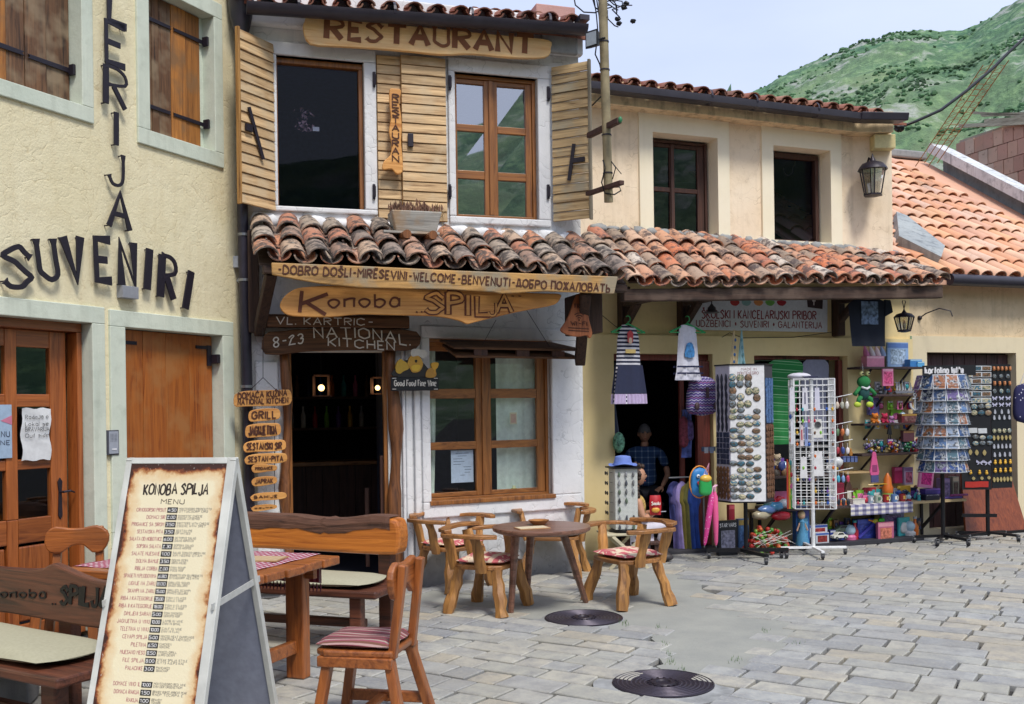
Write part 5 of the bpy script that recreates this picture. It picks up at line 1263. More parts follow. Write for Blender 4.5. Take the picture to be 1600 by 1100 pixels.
rock=q.mix(f4,S('8f9193'),S('b9b8b4'));col=q.mix(q.ramp(q.math('ADD',q.math('MULTIPLY',f,.6),q.math('MULTIPLY',f2,.4)),[(.525,0.),(.6,.75)]),gr,rock)
M['hill']=q.fin(col,.95,q.bump(q.math('ADD',f2,f4),.8,1.2))
tag(m.build('hills',M['hill'],smooth=True),kind='structure')
gl=plain('scrub_leaf','4a6a48',.9,var=.5,scale=.06);rg=random.Random(12);m=MB()
for k in range(9500):
 a=rg.uniform(az(1150),az(1640));t=rg.uniform(.12,1)**.8;r_=70+380*t;x,y=math.sin(a)*r_,math.cos(a)*r_
 d_=mn.fractal(Vector((x,y,0))*.018,1.,2.1,3)
 if d_<-.05+rg.uniform(-.3,.3)+.55*(t-.45):continue
 p=Vector((x,y,0));z=crest(a)*450*(t**1.15)+mn.fractal(p*.02,1.,2.1,5)*9*min(1,4*t*(1.02-t))+mn.fractal(p*.11,.8,2.1,4)*1.6*min(1,t*4)-3+EYE*t
 s=rg.uniform(.3,.95)*(1.8 if rg.random()<.04 else 1);m.ball((x,y,z+s*.3),s,s,s*.75,5,4,.3)
tag(m.build('scrub_bushes',gl),'green scrub bushes scattered over the rocky hillside','bushes',kind='stuff')
# ================================================================ POLE with wires and floodlight

p0=at(951,316,9.35);p1=at(940,-60,9.2)
T=thing('utility_pole','old metal pole with tangled wires and brackets between the two houses','pole',p0);dd=p1-p0
MB().tube([Vector((0,0,0)),dd],.042,12).build('pole_tube',plain('weathered_pole','93876a',.6,.2,var=.3,scale=8),T,smooth=2)
def pl(x,y,Y_=9.3):return at(x,y,Y_)-p0
m=MB();m.beam(pl(920,212,9.6),pl(968,188,9.1),.05,.05);m.beam(pl(918,303,9.6),pl(972,285,9.1),.05,.04);m.builds('bracket',plain('rusty_bracket','4a332e',.8,var=.3),T,bevel=.004)
MB().ball(pl(969,187,9.1),.02,.02,.03).build('bracket_tip',flat('2f7a50'),T)
m=MB();rg=random.Random(17)
for k in range(9):
 x,y=rg.uniform(935,948),rg.uniform(-5,20);q_=[pl(x,y)]
 for _ in range(5):x+=rg.uniform(-8,16);y+=rg.uniform(-12,14);q_.append(pl(x,max(-20,min(42,y)),9.3+rg.uniform(-.1,.1)))
 m.tube(q_,.006,5)
m.tube([pl(896,-8),pl(899,8),pl(912,19),pl(930,20),pl(945,12)],.007,5);m.tube([pl(925,-5),pl(930,12),pl(945,22)],.007,5)
for x0 in (927,931):m.tube([pl(x0,-10),pl(x0+5,25),pl(x0+8,60)],.006,5)
m.tube([pl(932,70),pl(930,85),pl(937,100),pl(941,118),pl(940,150),pl(925,165)],.007,5);m.tube([pl(942,250),pl(946,262),pl(940,285),pl(945,302),pl(960,304),pl(970,298),pl(968,292),pl(955,293)],.007,5);m.tube([pl(955,252),pl(962,262),pl(957,280)],.005,4);m.tube([pl(955,252),pl(971,272)],.004,4)
m.build('wire',M['black'],T,smooth=True)
m=MB()
for x,y in ((967,37),(989,33),(975,12),(978,5),(965,30)):m.ball(pl(x,y),.03,.025,.022,7,5,.2)
m.builds('connector',M['black'],T)
for y in (108,64,210,270):MB().tube([dd*((316-y)/376)-Vector((0,0,.006)),dd*((316-y)/376)+Vector((0,0,.006))],.047,12).build('clamp',M['iron'],T)
T=thing('floodlight','small square black floodlight clamped to the utility pole','lamp',at(927,62,9.15),R(-40))
MB().hexa([(-.07,-.03,-.08),(.07,-.03,-.08),(.05,.03,-.06),(-.05,.03,-.06),(-.07,-.03,.08),(.07,-.03,.08),(.05,.03,.06),(-.05,.03,.06)]).build('housing',M['black'],T,bevel=.004);MB().box(-.055,.055,-.036,-.031,-.06,.06).build('lens',flat('9aa4ae',.15),T);MB().tube([(0,.03,0),(.08,.08,.02)],.01,6).build('arm',M['black'],T)
# ================================================================ FURNITURE

def fabric(name,builder,rough=.9):
 q=NT(name);v=q.vec(world=False);c=builder(q,v);f=q.noise(v,90,3)
 return q.fin(c,rough,q.bump(f,.3,.003))
def stripes(axis,cols,scale):
 def b(q,v):
  s=q.n('SeparateXYZ');q.l(v,s.inputs[0]);f=q.math('FRACT',q.math('MULTIPLY',s.outputs[axis],scale))
  return q.ramp(f,[((i+.001)/len(cols),S(c)) for i,c in enumerate(cols)],'CONSTANT')
 return b
def floral(q,v):
 s=q.n('SeparateXYZ');q.l(v,s.inputs[0]);f=q.math('FRACT',q.math('ADD',q.math('MULTIPLY',s.outputs[1],7.),.2))
 c=q.ramp(f,[(0,S('c2636a')),(.62,S('bb5a64')),(.64,S('dcc3ae')),(.9,S('d8b8a2')),(.92,S('c2636a'))],'LINEAR')
 n1=q.noise(v,16,3,.5,1.);return q.mix(q.ramp(n1,[(.52,0.),(.57,1.)]),c,S('dfcdb2'))
M['floral']=fabric('pink_floral_fabric',floral)
M['stripec']=fabric('striped_cushion_fabric',stripes(0,['7a3a46','7a3a46','a98a86','6e4a3c','8d4a58','a0938a','7a3040','5c4a44'],9))
M['linen']=fabric('pale_linen',lambda q,v:q.mix(q.noise(v,60,3),S('96947f'),S('aeab95')))
def gingham(q,v):
 s=q.n('SeparateXYZ');q.l(v,s.inputs[0]);a=q.math('GREATER_THAN',q.math('FRACT',q.math('MULTIPLY',s.outputs[0],24.)),.45);b=q.math('GREATER_THAN',q.math('FRACT',q.math('MULTIPLY',s.outputs[1],24.)),.45)
 t=q.math('MULTIPLY',q.math('ADD',a,b),.5);return q.ramp(t,[(0,S('d6c6ce')),(.4,S('9c5468')),(.9,S('7a2438'))],'CONSTANT')
M['gingham']=fabric('red_gingham',gingham)
def armchair():
 T=thing('armchair','x','chair')
 rg=random.Random(5)
 P=[(.24*math.cos(a)*(1.05 if math.sin(a)>0 else .95),.22*math.sin(a)) for a in [2*PI*k/14 for k in range(14)]]
 P=[(max(-.23,min(.23,x*1.15)),max(-.21,min(.21,y*1.15))) for x,y in P]
 MB().prismz(P,.385,.425).build('seat',M['chairx'],T,bevel=.008)
 for sx in (-1,1):
  for sy in (-1,1):
   a=Vector((sx*.17,sy*.15,.39));b=Vector((sx*.25,sy*.22,-.002));pts=[a.lerp(b,k/6)+Vector((rg.uniform(-.006,.006),rg.uniform(-.006,.006),0)) for k in range(7)]
   MB().tube(pts,[.044*rg.uniform(.85,1.15)*(1+.1*k/6) for k in range(7)],7,ell=.8).build('leg',M['chairw'],T,smooth=2)
 def post(x,y,x2,y2,w=.044):
  a=Vector((x,y,.37));b=Vector((x2,y2,.675));pts=[a.lerp(b,k/5)+Vector((rg.uniform(-.005,.005),rg.uniform(-.005,.005),0)) for k in range(6)]
  MB().tube(pts,[w*rg.uniform(.85,1.12) for _ in range(6)],8,ell=.6).build('arm_post',M['chairw'],T,smooth=2)
 post(-.245,.06,-.3,.04);post(.245,.06,.3,.04);post(-.15,-.2,-.17,-.26);post(.15,-.2,.17,-.26)
 def rail(pts,z,w=.04):
  b=MB();n=len(pts);P=[Vector(p) for p in pts];vs=[]
  for i in range(n):
   d=(P[min(i+1,n-1)]-P[max(i-1,0)]).normalized();nn=Vector((-d.y,d.x))*w*(1+.25*math.sin(i*1.7))*(.6 if i in (0,n-1) else 1);zz=z+.006*math.sin(i)
   vs+=[(P[i].x+nn.x,P[i].y+nn.y,zz),(P[i].x-nn.x,P[i].y-nn.y,zz),(P[i].x-nn.x,P[i].y-nn.y,zz+.034),(P[i].x+nn.x,P[i].y+nn.y,zz+.034)]
  fs=[(i*4+k,i*4+4+k,i*4+4+(k+1)%4,i*4+(k+1)%4) for i in range(n-1) for k in range(4)]+[(0,1,2,3),(n*4-1,n*4-2,n*4-3,n*4-4)]
  b.add(vs,fs);b.build('arm_rail',M['chairx'],T,bevel=.006,smooth=2)
 rail([(-.29,.2),(-.325,.1),(-.335,0),(-.31,-.12),(-.26,-.21),(-.2,-.265)],.668)
 rail([(.27,.2),(.32,.1),(.335,0),(.31,-.12),(.26,-.21),(.2,-.265)],.668)
 rail([(-.26,-.2),(-.18,-.275),(-.06,-.305),(.06,-.305),(.18,-.275),(.26,-.2)],.7035)
 return T
def face(T,c,tgt=None,rz=None):
 T.location=(c[0],c[1],0)
 if tgt is not None:d=Vector(tgt[:2])-Vector(c[:2]);rz=math.atan2(-d.x,d.y)
 T.rotation_euler=(0,0,rz);return rz
def cushion_mesh(w,d,h,mat,n=10,name='cushion'):
 def f(s,t):
  x,y=(s-.5)*2,(t-.5)*2;e=(1-abs(x)**4)*(1-abs(y)**4);r=1-.06*(x*x*y*y)
  return x*w/2*r,y*d/2*r,h*(.45+.55*e**.5)+.004*math.sin(x*5+y*3)
 b=MB();b.grid(f,n,n);b.grid(lambda s,t:(f(1-s,t)[0],f(1-s,t)[1],max(.0,h*.45-h*.45*(1-abs((s-.5)*2)**6)*(1-abs((t-.5)*2)**6))),n,n)
 return b.mesh(name,mat,True)
tb=ground(846,822,.69)
CH=[((764,951),'gnarled wooden armchair at the front left of the round table','pink floral cushion on the front left armchair'),((982,941),'gnarled wooden armchair right of the round table near the manhole','pink floral cushion on the armchair right of the round table'),((708,916),'gnarled wooden armchair against the white wall left of the round table','red floral cushion on the armchair at the white wall'),((868,897),'gnarled wooden armchair behind the round table','red floral cushion on the armchair behind the round table')]
ac=armchair();ac.scale=(1.13,1.1,.93);cm=cushion_mesh(.43,.4,.055,M['floral'])
offs=[R(-12),R(6),R(14),R(-8)]
for i,((x,y),lab,cl) in enumerate(CH):
 o=ac if i==0 else copy_tree(ac);tag(o,lab,'chair','armchairs round the small table');c=ground(x,y)
 rz=face(o,c,tb);o.rotation_euler.z=rz+offs[i]
 k=bpy.data.objects.new('cushion',cm);COL.objects.link(k);k.location=(c.x,c.y,.396);k.scale=(1.1,1.08,1);k.rotation_euler=(0,0,rz+offs[i]+.1);tag(k,cl,'cushion','floral seat cushions')
T=thing('round_table','small round dark wooden table between the four armchairs','table',(tb.x,tb.y,0))
MB().lathe([(.37,.645),(.40,.66),(.405,.675),(.4,.69),(.01,.692)],n=40).build('table_top',M['tabled'],T,smooth=2)
for a,r_ in ((R(-165),.27),(R(38),.48),(R(112),.34)):MB().tube([(.22*math.cos(a),.22*math.sin(a),.65),(r_*math.cos(a),r_*math.sin(a),0)],[.036,.024],8).build('leg',M['tabled'],T,smooth=2)
T=thing('bowl','brown wooden ashtray bowl on the round table','bowl',(tb.x-.02,tb.y+.08,.692));MB().lathe([(.05,0),(.085,.035),(.088,.04),(.075,.036),(.04,.012),(.005,.01)],n=20).build('bowl',M['chairx'],T,smooth=2)
T=thing('table_mat','small tan menu lying on the round table','menu',(tb.x-.08,tb.y-.15,.6925),R(20));MB().box(-.13,.13,-.08,.08,0,.006).build('cover',flat('b89068'),T);MB().box(-.12,.12,-.07,.07,.0065,.0075).build('page',flat('d4c6a8'),T)
def kidney(mat):
 P=smoothpoly([(-.21,.07),(-.2,.14),(-.13,.18),(-.04,.165),(.05,.165),(.14,.18),(.2,.14),(.215,.06),(.18,0),(.11,-.01),(.04,.04),(-.04,.045),(-.1,-.01),(-.17,.0)],2)
 return P
def plainchair():
 T=thing('wooden_chair','x','chair');w,x=M['redw'],M['redx']
 MB().prismz([(-.2,-.2),(.2,-.2),(.22,.16),(.17,.22),(-.17,.22),(-.22,.16)],.405,.44).build('seat',x,T,bevel=.01)
 for sx in (-1,1):
  MB().beam((sx*.16,-.17,.40),(sx*.23,-.27,0),.062,.05).build('leg',w,T,bevel=.008);MB().beam((sx*.17,.15,.40),(sx*.2,.22,0),.062,.05).build('leg',w,T,bevel=.008)
  MB().beam((sx*.15,-.185,.395),(sx*.135,-.245,.87),.055,.042).build('back_post',w,T,bevel=.008)
  MB().beam((sx*.2,-.2,.38),(sx*.2,.2,.38),.035,.055).build('side_rail',x,T,bevel=.006)
  MB().beam((sx*.215,-.25,.1),(sx*.195,.2,.1),.03,.06).build('stretcher',x,T,bevel=.006)
 MB().beam((-.2,-.0,.1),(.2,-.0,.1),.05,.03).build('stretcher',x,T,bevel=.006)
 b=MB();P=kidney(0);b.prism([(a,c+.70) for a,c in P],-.215,-.178);kb=b.build('backrest',x,T,bevel=.01)
 return T
pc=plainchair();tag(pc,'varnished wooden chair with a kidney shaped back and striped cushion at the foreground table','chair');rz0=R(77);pc.location=(-.77,5.22,0);pc.rotation_euler=(0,0,rz0)
cmS=cushion_mesh(.4,.42,.05,M['stripec']);k=bpy.data.objects.new('cushion',cmS);COL.objects.link(k);k.location=(-.79,5.225,.439);k.rotation_euler=(0,0,rz0);tag(k,'dark red striped cushion on the varnished foreground chair','cushion')
c2=copy_tree(pc);tag(c2,'wooden chair with orange kidney shaped back showing above the carved bench at the left','chair');p=ground(110,930);c2.location=(-3.02,6.75,0);c2.rotation_euler=(0,0,R(190))
td=Vector((.93,-.37)).normalized();ta=math.atan2(td.y,td.x)
BRc=ground(530,868,.75);T=thing('long_table','long varnished plank table under a red gingham cloth','table',(BRc.x,BRc.y,0),ta);TL=1.32;TW=.95
for k in range(5):
 y0=-TW*(k+1)/5;MB().box(-TL,rnd(-.015,.012),y0+.004,y0+TW/5-.004,.70+rnd(-.002,.002),.75+rnd(-.002,.002)).build('plank',M['redx'],T,bevel=.008)
MB().box(-TL+.1,-.1,-TW+.1,-TW+.14,.62,.698).build('apron',M['redx'],T);MB().box(-TL+.1,-.1,-.14,-.1,.62,.698).build('apron',M['redx'],T)
for xx in (-.16,-TL+.3):
 for yy in (-.12,-TW+.22):MB().box(xx-.13,xx-.0,yy-.05,yy+.03,0,.70).build('leg',M['redw'],T,bevel=.01)
 MB().box(xx-.09,xx-.04,-TW+.26,-.175,.16,.24).build('cross_rail',M['redx'],T,bevel=.008)
MB().box(-TL+.3,-.3,-TW*.5-.04,-TW*.5+.03,.16,.23).build('stretcher',M['redx'],T,bevel=.008)
T2=thing('tablecloth','red and white gingham cloth with fringe lying over the long table','tablecloth',(BRc.x,BRc.y,0),ta)
def cl(s,t):
 x=-TL-.06+(TL-.08)*s;v_=t*1.25
 if v_<1.0:y=-TW+.1+(TW-.1+.012)*v_;z=.7535+.002*math.sin(x*30+y*21)
 else:y=.014+.012*math.sin(x*22);z=.7535-(v_-1.0)*.75
 if x<-TL:z=z-(-TL-x)*3;x=-TL-.012
 return x,y,z
MB().grid(cl,60,40).build('cloth',M['gingham'],T2,smooth=True)
m=MB()
for k in range(44):
 x=-TL+(TL-.15)*k/43;z=.565;m.tube([(x,.014,z),(x+.003,.014,z-.03),(x-.002,.016,z-.06)],[.003,.007,.002],5)
m.build('fringe',flat('5c2c38',.9),T2)['kind']='stuff'
T=thing('menu_folder','tan menu folder lying on the gingham cloth','menu',ground(418,874,.756),ta+.2);MB().box(-.13,.1,-.1,.1,0,.006).build('cover',flat('a8845c'),T);MB().box(-.12,.09,-.09,.09,.0065,.0075).build('page',flat('b8a080'),T)
bd=Vector((.945,-.32)).normalized();ba=math.atan2(bd.y,bd.x);e=ground(634,864,.62);
B1=thing('log_bench','bench with a thick orange log back behind the long table','bench',(e.x,e.y,0),ba);BL=1.95
top=[(-BL,.86),(-1.5,.87),(-1.15,.865),(-.9,.862),(-.7,.845),(-.5,.845),(-.3,.87),(-.18,.875),(-.07,.868),(-.02,.85),(.0,.78),(.0,.7),(-.02,.63),(-.08,.615),(-.3,.615),(-.8,.625),(-1.4,.63),(-BL,.62)]
zt0=EYE-(807-640)/1550*e.y;dzz=zt0-.865;top=[(a,c+dzz*(c-.6)/.26) for a,c in top]
MB().prism(smoothpoly(top,2),-.11,.06).build('backrest',M['benchb'],B1,bevel=.025)
m=MB();n=30
vs=[];up=[(a,c) for a,c in smoothpoly(top[:10],3) if -BL+.01<a<-.03 and c>.8][:40]
up=sorted(up);
for a,c in up:vs+=[(a,-.114,c-.085-.008*math.sin(a*9)+rnd(-.008,.008)),(a,-.12+rnd(-.006,.003),c-.03),(a,-.112,c+.012+rnd(-.004,.006)),(a,.065,c+.01)]
m.add(vs,[(i*4+k,i*4+4+k,i*4+5+k,i*4+1+k) for i in range(len(up)-1) for k in range(3)]);m.build('bark_edge',M['bark'],B1)
for x in (-.15,-1.7):MB().box(x-.05,x+.05,-.05,.045,0,.7).build('back_support',M['benchd'],B1,bevel=.008);MB().box(x-.05,x+.04,-.5,-.43,0,.38).build('leg',M['benchd'],B1,bevel=.008)
MB().box(-BL,.03,-.55,-.07,.38,.435).build('seat',M['benchd'],B1,bevel=.015);MB().box(-1.6,-.2,-.28,-.22,.12,.18).build('stretcher',M['benchd'],B1,bevel=.008)
cml=cushion_mesh(1.75,.46,.075,M['linen'],16);k=bpy.data.objects.new('bench_cushion',cml);COL.objects.link(k);q=Vector((e.x,e.y))+bd*-.93+Vector((bd.y,-bd.x))*.32;k.location=(q.x,q.y,.434);k.rotation_euler=(0,0,ba);tag(k,'long pale linen cushion on the log bench behind the table','cushion')
nd=Vector((.86,-.5)).normalized();na_=math.atan2(nd.y,nd.x);e=at(180,930,5.15)
B2=thing('carved_bench','dark carved bench reading konoba SPILJA in the left foreground','bench',(e.x,e.y,0),na_);BL=2.2
zt_=EYE-(905-640)/1550*5.15;zb_=EYE-(975-640)/1550*5.15
top=[(.25,zt_-.03),(0,zt_),(-.2,zt_+.01),(-.38,zt_+.045),(-.52,zt_+.075),(-.6,zt_+.045),(-.72,zt_+.03),(-1,zt_+.02),(-BL,zt_),(-BL,zb_),(-.9,zb_),(.25,zb_)]
MB().prism(smoothpoly(top,2),0,.06).build('backrest',M['benchd'],B2,bevel=.012)
L0=Vector(B2.location);Rm=Matrix.Rotation(-na_,3,'Z')
WN=Wall(e.x,e.y,nd.x,nd.y)
def lcn(x,y):return WN.hit(x,y,0)
write(B2,lcn,'onoba',(2,933),(72,934),(2,920),M['black'],.09);write(B2,lcn,',,',(82,944),(88,944),(82,936),M['black'],.12)
write(B2,lcn,'SPILJA',(96,942),(170,948),(97,915),M['black'],.1,.5)
MB().box(-BL,.25,-.52,.0,.385,.435).build('seat',M['benchd'],B2,bevel=.012)
for x in (-.5,-1.8,.1):MB().box(x-.06,x+.05,-.46,-.38,0,.384).build('leg',M['benchd'],B2,bevel=.01);MB().box(x-.06,x+.05,.062,.13,0,zt_-.1).build('back_support',M['benchd'],B2,bevel=.01)
MB().box(-1.9,.1,-.3,-.24,.1,.17).build('stretcher',M['benchd'],B2,bevel=.01);MB().box(-1.9,.1,-.56,-.5,.16,.23).build('stretcher',M['benchd'],B2,bevel=.01)
cml=cushion_mesh(1.9,.46,.08,M['linen'],16);k=bpy.data.objects.new('bench_cushion',cml);COL.objects.link(k);q=Vector((e.x,e.y))+nd*-.86+Vector((nd.y,-nd.x))*.26;k.location=(q.x,q.y,.434);k.rotation_euler=(0,0,na_);tag(k,'long pale grey cushion on the carved bench in the left foreground','cushion')
p=ground(20,1110);T=thing('stone_block','rough grey granite block at the lower left corner','stone block',(p.x-.1,p.y+.1,0),.2)
MB().box(-.3,.16,-.12,.16,0,.32,.015).build('block',M['conc'],T,bevel=.012)
p=ground(130,1075);T=thing('stone_block','low pale stone slab under the carved bench','stone block',(p.x-.1,p.y+.25,0),.3);MB().box(-.35,.2,-.12,.2,0,.12,.012).build('block',M['conc'],T,bevel=.012)
AB=thing('menu_board','tall white A-frame menu board of the tavern in the left foreground','menu board',(-1.583,4.75,0),R(-12))
HW=.288;HT=1.44;FY=.44
whitep=plain('worn_white_paint','c8cac6',.5,var=.2,scale=5);lean=math.atan2(FY,HT);Lp=math.hypot(FY,HT)
Fm=Matrix.Translation((0,-FY,0))@Matrix.Rotation(-lean,4,'X')
def pb_():
 b=MB();b.M=Fm;return b
b=pb_();b.box(-HW,-HW+.03,-.012,.02,0,Lp);b.box(HW-.045,HW,-.012,.02,0,Lp);b.builds('stile',whitep,AB,bevel=.003);b=pb_();b.box(-HW+.03,HW-.045,-.012,.02,Lp-.03,Lp);b.box(-HW+.03,HW-.045,-.012,.02,0,.06);b.builds('rail',whitep,AB,bevel=.003)
def parch(q,v):
 s=q.n('SeparateXYZ');q.l(v,s.inputs[0]);n1=q.noise(v,14,5,.6)
 ex=q.math('SUBTRACT',HW-.03,q.math('ABSOLUTE',s.outputs[0]));zz=q.math('MULTIPLY',s.outputs[2],1/math.cos(lean));et=q.math('SUBTRACT',Lp-.05,zz)
 e_=q.math('ADD',q.math('MINIMUM',ex,et),q.math('MULTIPLY',q.math('SUBTRACT',n1,.5),.1))
 c=q.ramp(q.math('MULTIPLY',e_,5.),[(0.02,S('3c1c12')),(.06,S('7c3c1c')),(.1,S('b07a4a')),(.17,S('d9bd92')),(.4,S('e4dabb'))])
 sc_=q.noise(q.vec((60,3,20)),3,4);return q.mix(q.ramp(sc_,[(.66,0.),(.7,.5)]),c,S('dcdcd2'))
b=pb_();b.box(-HW+.03,HW-.045,-.008,.004,.06,Lp-.03);b.build('printed_sheet',fabric('parchment_print',parch,.4),AB)
def mtext(s,x0,x1,z0,z1,hw,mat,jit=0,name='lettering',sp=2.2):
 b=pb_();text(b,s,x0,x1,z0,z1,hw,-.0085,None,0,jit,None,sp);return b
k1=MB();random.seed(31)
dk=flat('2a201c',.6);b=mtext('KONOBA SPILJA',-.17,.165,Lp-.178,Lp-.128,.085,dk,.08);b.build('title',dk,AB);b=mtext('MENU',-.07,.05,Lp-.225,Lp-.203,.08,dk);b.build('title',dk,AB)
items='''CRNOGORSKI PRSUT|4.50|MONTENEGRO PROSCIUTTO
DOMACI SIR|2.00|DOMESTIC CHEESE
PRIGANICE SA SIROM|3.50|FRITTERS WITH CHEESE
SESTANSKA PITA|3.50|SESTAN PIE
SALATA OD HOBOTNICE|6.00|OCTOPUS SALAD
SOPSKA SALATA|2.30|SOPSKA SALAD
SALATE MIJESANE|1.00|SALAD TOMATO GREEN MIX
DOLMA BAMIJE|3.50|DOLMA OCRA
RIBLJA CORBA|2.00|FISH SOUP
SPAGETI M.PLODOVIMA|6.80|SPAGHETTI WITH SEA PRODUCTS
LIGNJE NA ZARU|8.00|GRILLED SQUID
SKAMPI NA ZARU|15.00|GRILLED SCAMPI
RIBA I KATEGORIJE|35.00|FISH I CLASS
RIBA II KATEGORIJE|18.00|FISH II CLASS
DIMLJENI SARAN|5.00|FISH SMOKED
JAGNJETINA U VINU|10.00|LAMB IN WINE
TELETINA U VINU|10.00|CALF IN WINE
CEVAPI SPILJA|5.00|MINCED MEAT DUMPLINGS
PILETINA|6.50|CHICKEN
MIJESANO MESO|8.50|MIXED GRILL
FILE SPILJA|8.00|STEAK SPILJA STYLE
PALACINKE|3.00|PANCAKES

DOMACE VINO 1L|10.00|MONTENEGRO RED WINE
DOMACA RAKIJA|1.50|BRANDY QUINCE APRICOT PEAR
RAKIJA|1.00|BRANDY
NIKSICKO PIVO|1.50|DOMESTIC BEER
TOCENO PIVO|1.70|DRAFT BEER
KOLA BITTER FANTA|1.50|COLA BITTER LEMON
VODA|1.80|WATER'''.split('\n')
lb,mb3,rb,pb3=pb_(),pb_(),pb_(),pb_();z=Lp-.262;pinkp=flat('a8606a',.6);greyp=flat('6e6a66',.6)
for k,l in enumerate(items):
 if l:
  a,pr,c=l.split('|');h=.0165;wl_=min(.17,len(a)*.0098)
  text(lb,a,-.035-wl_,-.038,z,z+h,.07,-.0085,None);wr_=min(.165,len(c)*.0082)
  mb3.box(-.03,.022,-.0105,-.007,z-.004,z+h+.004);text(pb3,pr,-.025,.016,z+.0005,z+h-.002,.09,-.0112,None,sp=1.4)
  text(rb,c,.03,.03+wr_,z+.009,z+.0185,.08,-.0085,None);text(rb,c[::-1][:14+k%6],.03,.03+wr_*.9,z-.003,z+.0065,.08,-.0085,None)
 z-=.0345
lb.build('item_lettering',pinkp,AB);mb3.builds('price_box',flat('1c1a1c'),AB);pb3.build('price_lettering',flat('dcdcdc'),AB);rb.build('translation_lettering',greyp,AB)
Bm=Matrix.Translation((0,FY,0))@Matrix.Rotation(lean,4,'X')
b=MB();b.M=Bm;b.box(-HW,-HW+.03,-.02,.012,0,Lp);b.box(HW-.03,HW,-.02,.012,0,Lp);b.builds('stile',whitep,AB,bevel=.003)
b=MB();b.M=Bm;b.box(-HW+.03,HW-.03,-.012,.01,.1,Lp-.03);b.build('rear_panel',plain('grey_blue_board','8e94a8',.6),AB);b=MB();b.M=Bm;b.box(-HW+.03,HW-.03,-.018,.011,.03,.098);b.build('rail',flat('8a8d96',.5),AB)
b=pb_();b.box(-HW+.03,HW-.045,.0205,.026,.06,Lp-.03);b.build('rear_sheet',bpy.data.materials['grey_blue_board'],AB)
for s in (-1,1):MB().beam((s*(HW-.012),-.235,.78),(s*(HW-.012),.235,.83),.006,.03).build('stay',flat('b8bab8',.4),AB)
ORD='first second third fourth fifth sixth seventh eighth ninth tenth eleventh twelfth thirteenth fourteenth fifteenth sixteenth seventeenth eighteenth nineteenth twentieth'.split()
# ================================================================ PEOPLE

def person(joints,edges,mat,name,parent,sub=2):
 me=bpy.data.meshes.new(name);keys=list(joints);me.from_pydata([joints[k][0] for k in keys],[(keys.index(a),keys.index(b)) for a,b in edges],[])
 o=bpy.data.objects.new(name,me);COL.objects.link(o);o.parent=parent;me.materials.append(mat)
 sm=o.modifiers.new('skin','SKIN');sm.use_smooth_shade=True;sv=me.skin_vertices[0].data
 for i,k in enumerate(keys):
  r=joints[k][1];sv[i].radius=r if isinstance(r,tuple) else (r,r);sv[i].use_root=(i==0)
 su=o.modifiers.new('sub','SUBSURF');su.levels=sub;su.render_levels=sub;return o
def head(T,c,s,skin,hairmat,yaw=0,curly=False):
 c=Vector(c);b=MB();b.M=Matrix.Translation(c)@Matrix.Rotation(yaw,4,'Z')
 def hd(u_,v_):
  a=2*PI*u_;t=PI*v_;x,y,z=math.sin(t)*math.cos(a),math.sin(t)*math.sin(a),math.cos(t)
  j=1-.22*max(0,-z)**1.2;f=max(0,-y)
  y2=y*(1.02 if y>0 else .92);nose=.22*math.exp(-((x/.16)**2+((z+.08)/.2)**2))*(f>0);chin=.1*math.exp(-((x/.3)**2+((z+.8)/.2)**2))*(f>0);eye=-.07*(math.exp(-(((abs(x)-.34)/.14)**2+((z-.08)/.1)**2)))*(f>.3)
  return x*.076*s*j,(y2-nose-chin-eye)*.094*s,z*.115*s
 b.grid(hd,32,24);b.build('head',skin,T,smooth=True)
 for sx in (-1,1):
  b=MB();b.M=Matrix.Translation(c)@Matrix.Rotation(yaw,4,'Z');b.ball((sx*.076*s,.01,-.005),.012*s,.02*s,.03*s,8,6);b.build('ear',skin,T,smooth=True)
  b=MB();b.M=Matrix.Translation(c)@Matrix.Rotation(yaw,4,'Z');b.ball((sx*.029*s,-.083*s,.01),.011*s,.006*s,.006*s,8,6);b.build('eye',flat('2a2420',.3),T,smooth=True)
 b=MB();b.M=Matrix.Translation(c)@Matrix.Rotation(yaw,4,'Z');b.ball((0,-.083*s,-.062*s),.022*s,.008*s,.006*s,8,6);b.build('mouth',flat('a0584c',.5),T,smooth=True)
 b=MB();b.M=Matrix.Translation(c)@Matrix.Rotation(yaw,4,'Z');rg=random.Random(4)
 if curly:
  for k in range(150):
   a=rg.uniform(-.25,PI+.25);z=rg.uniform(-.26,.13);r_=.085+.02*rg.random() if z>-.05 else .095
   b.ball((math.cos(a)*r_*s,math.sin(a)*r_*s+.015,z*s),rg.uniform(.014,.026),n=6,m=5,j=.2)
  for k in range(40):a=rg.uniform(0,6.28);r_=rg.uniform(0,.07);b.ball((math.cos(a)*r_*s,math.sin(a)*r_*s+.01,.105*s),.025,n=6,m=5,j=.2)
 else:
  b.grid(lambda u_,v_:(math.sin(v_*1.5)*math.cos(2*PI*u_)*.081*s,math.sin(v_*1.5)*math.sin(2*PI*u_)*.1*s+.012,(math.cos(v_*1.5)*.122+.004)*s),24,8)
 b.build('hair',hairmat,T,smooth=True)
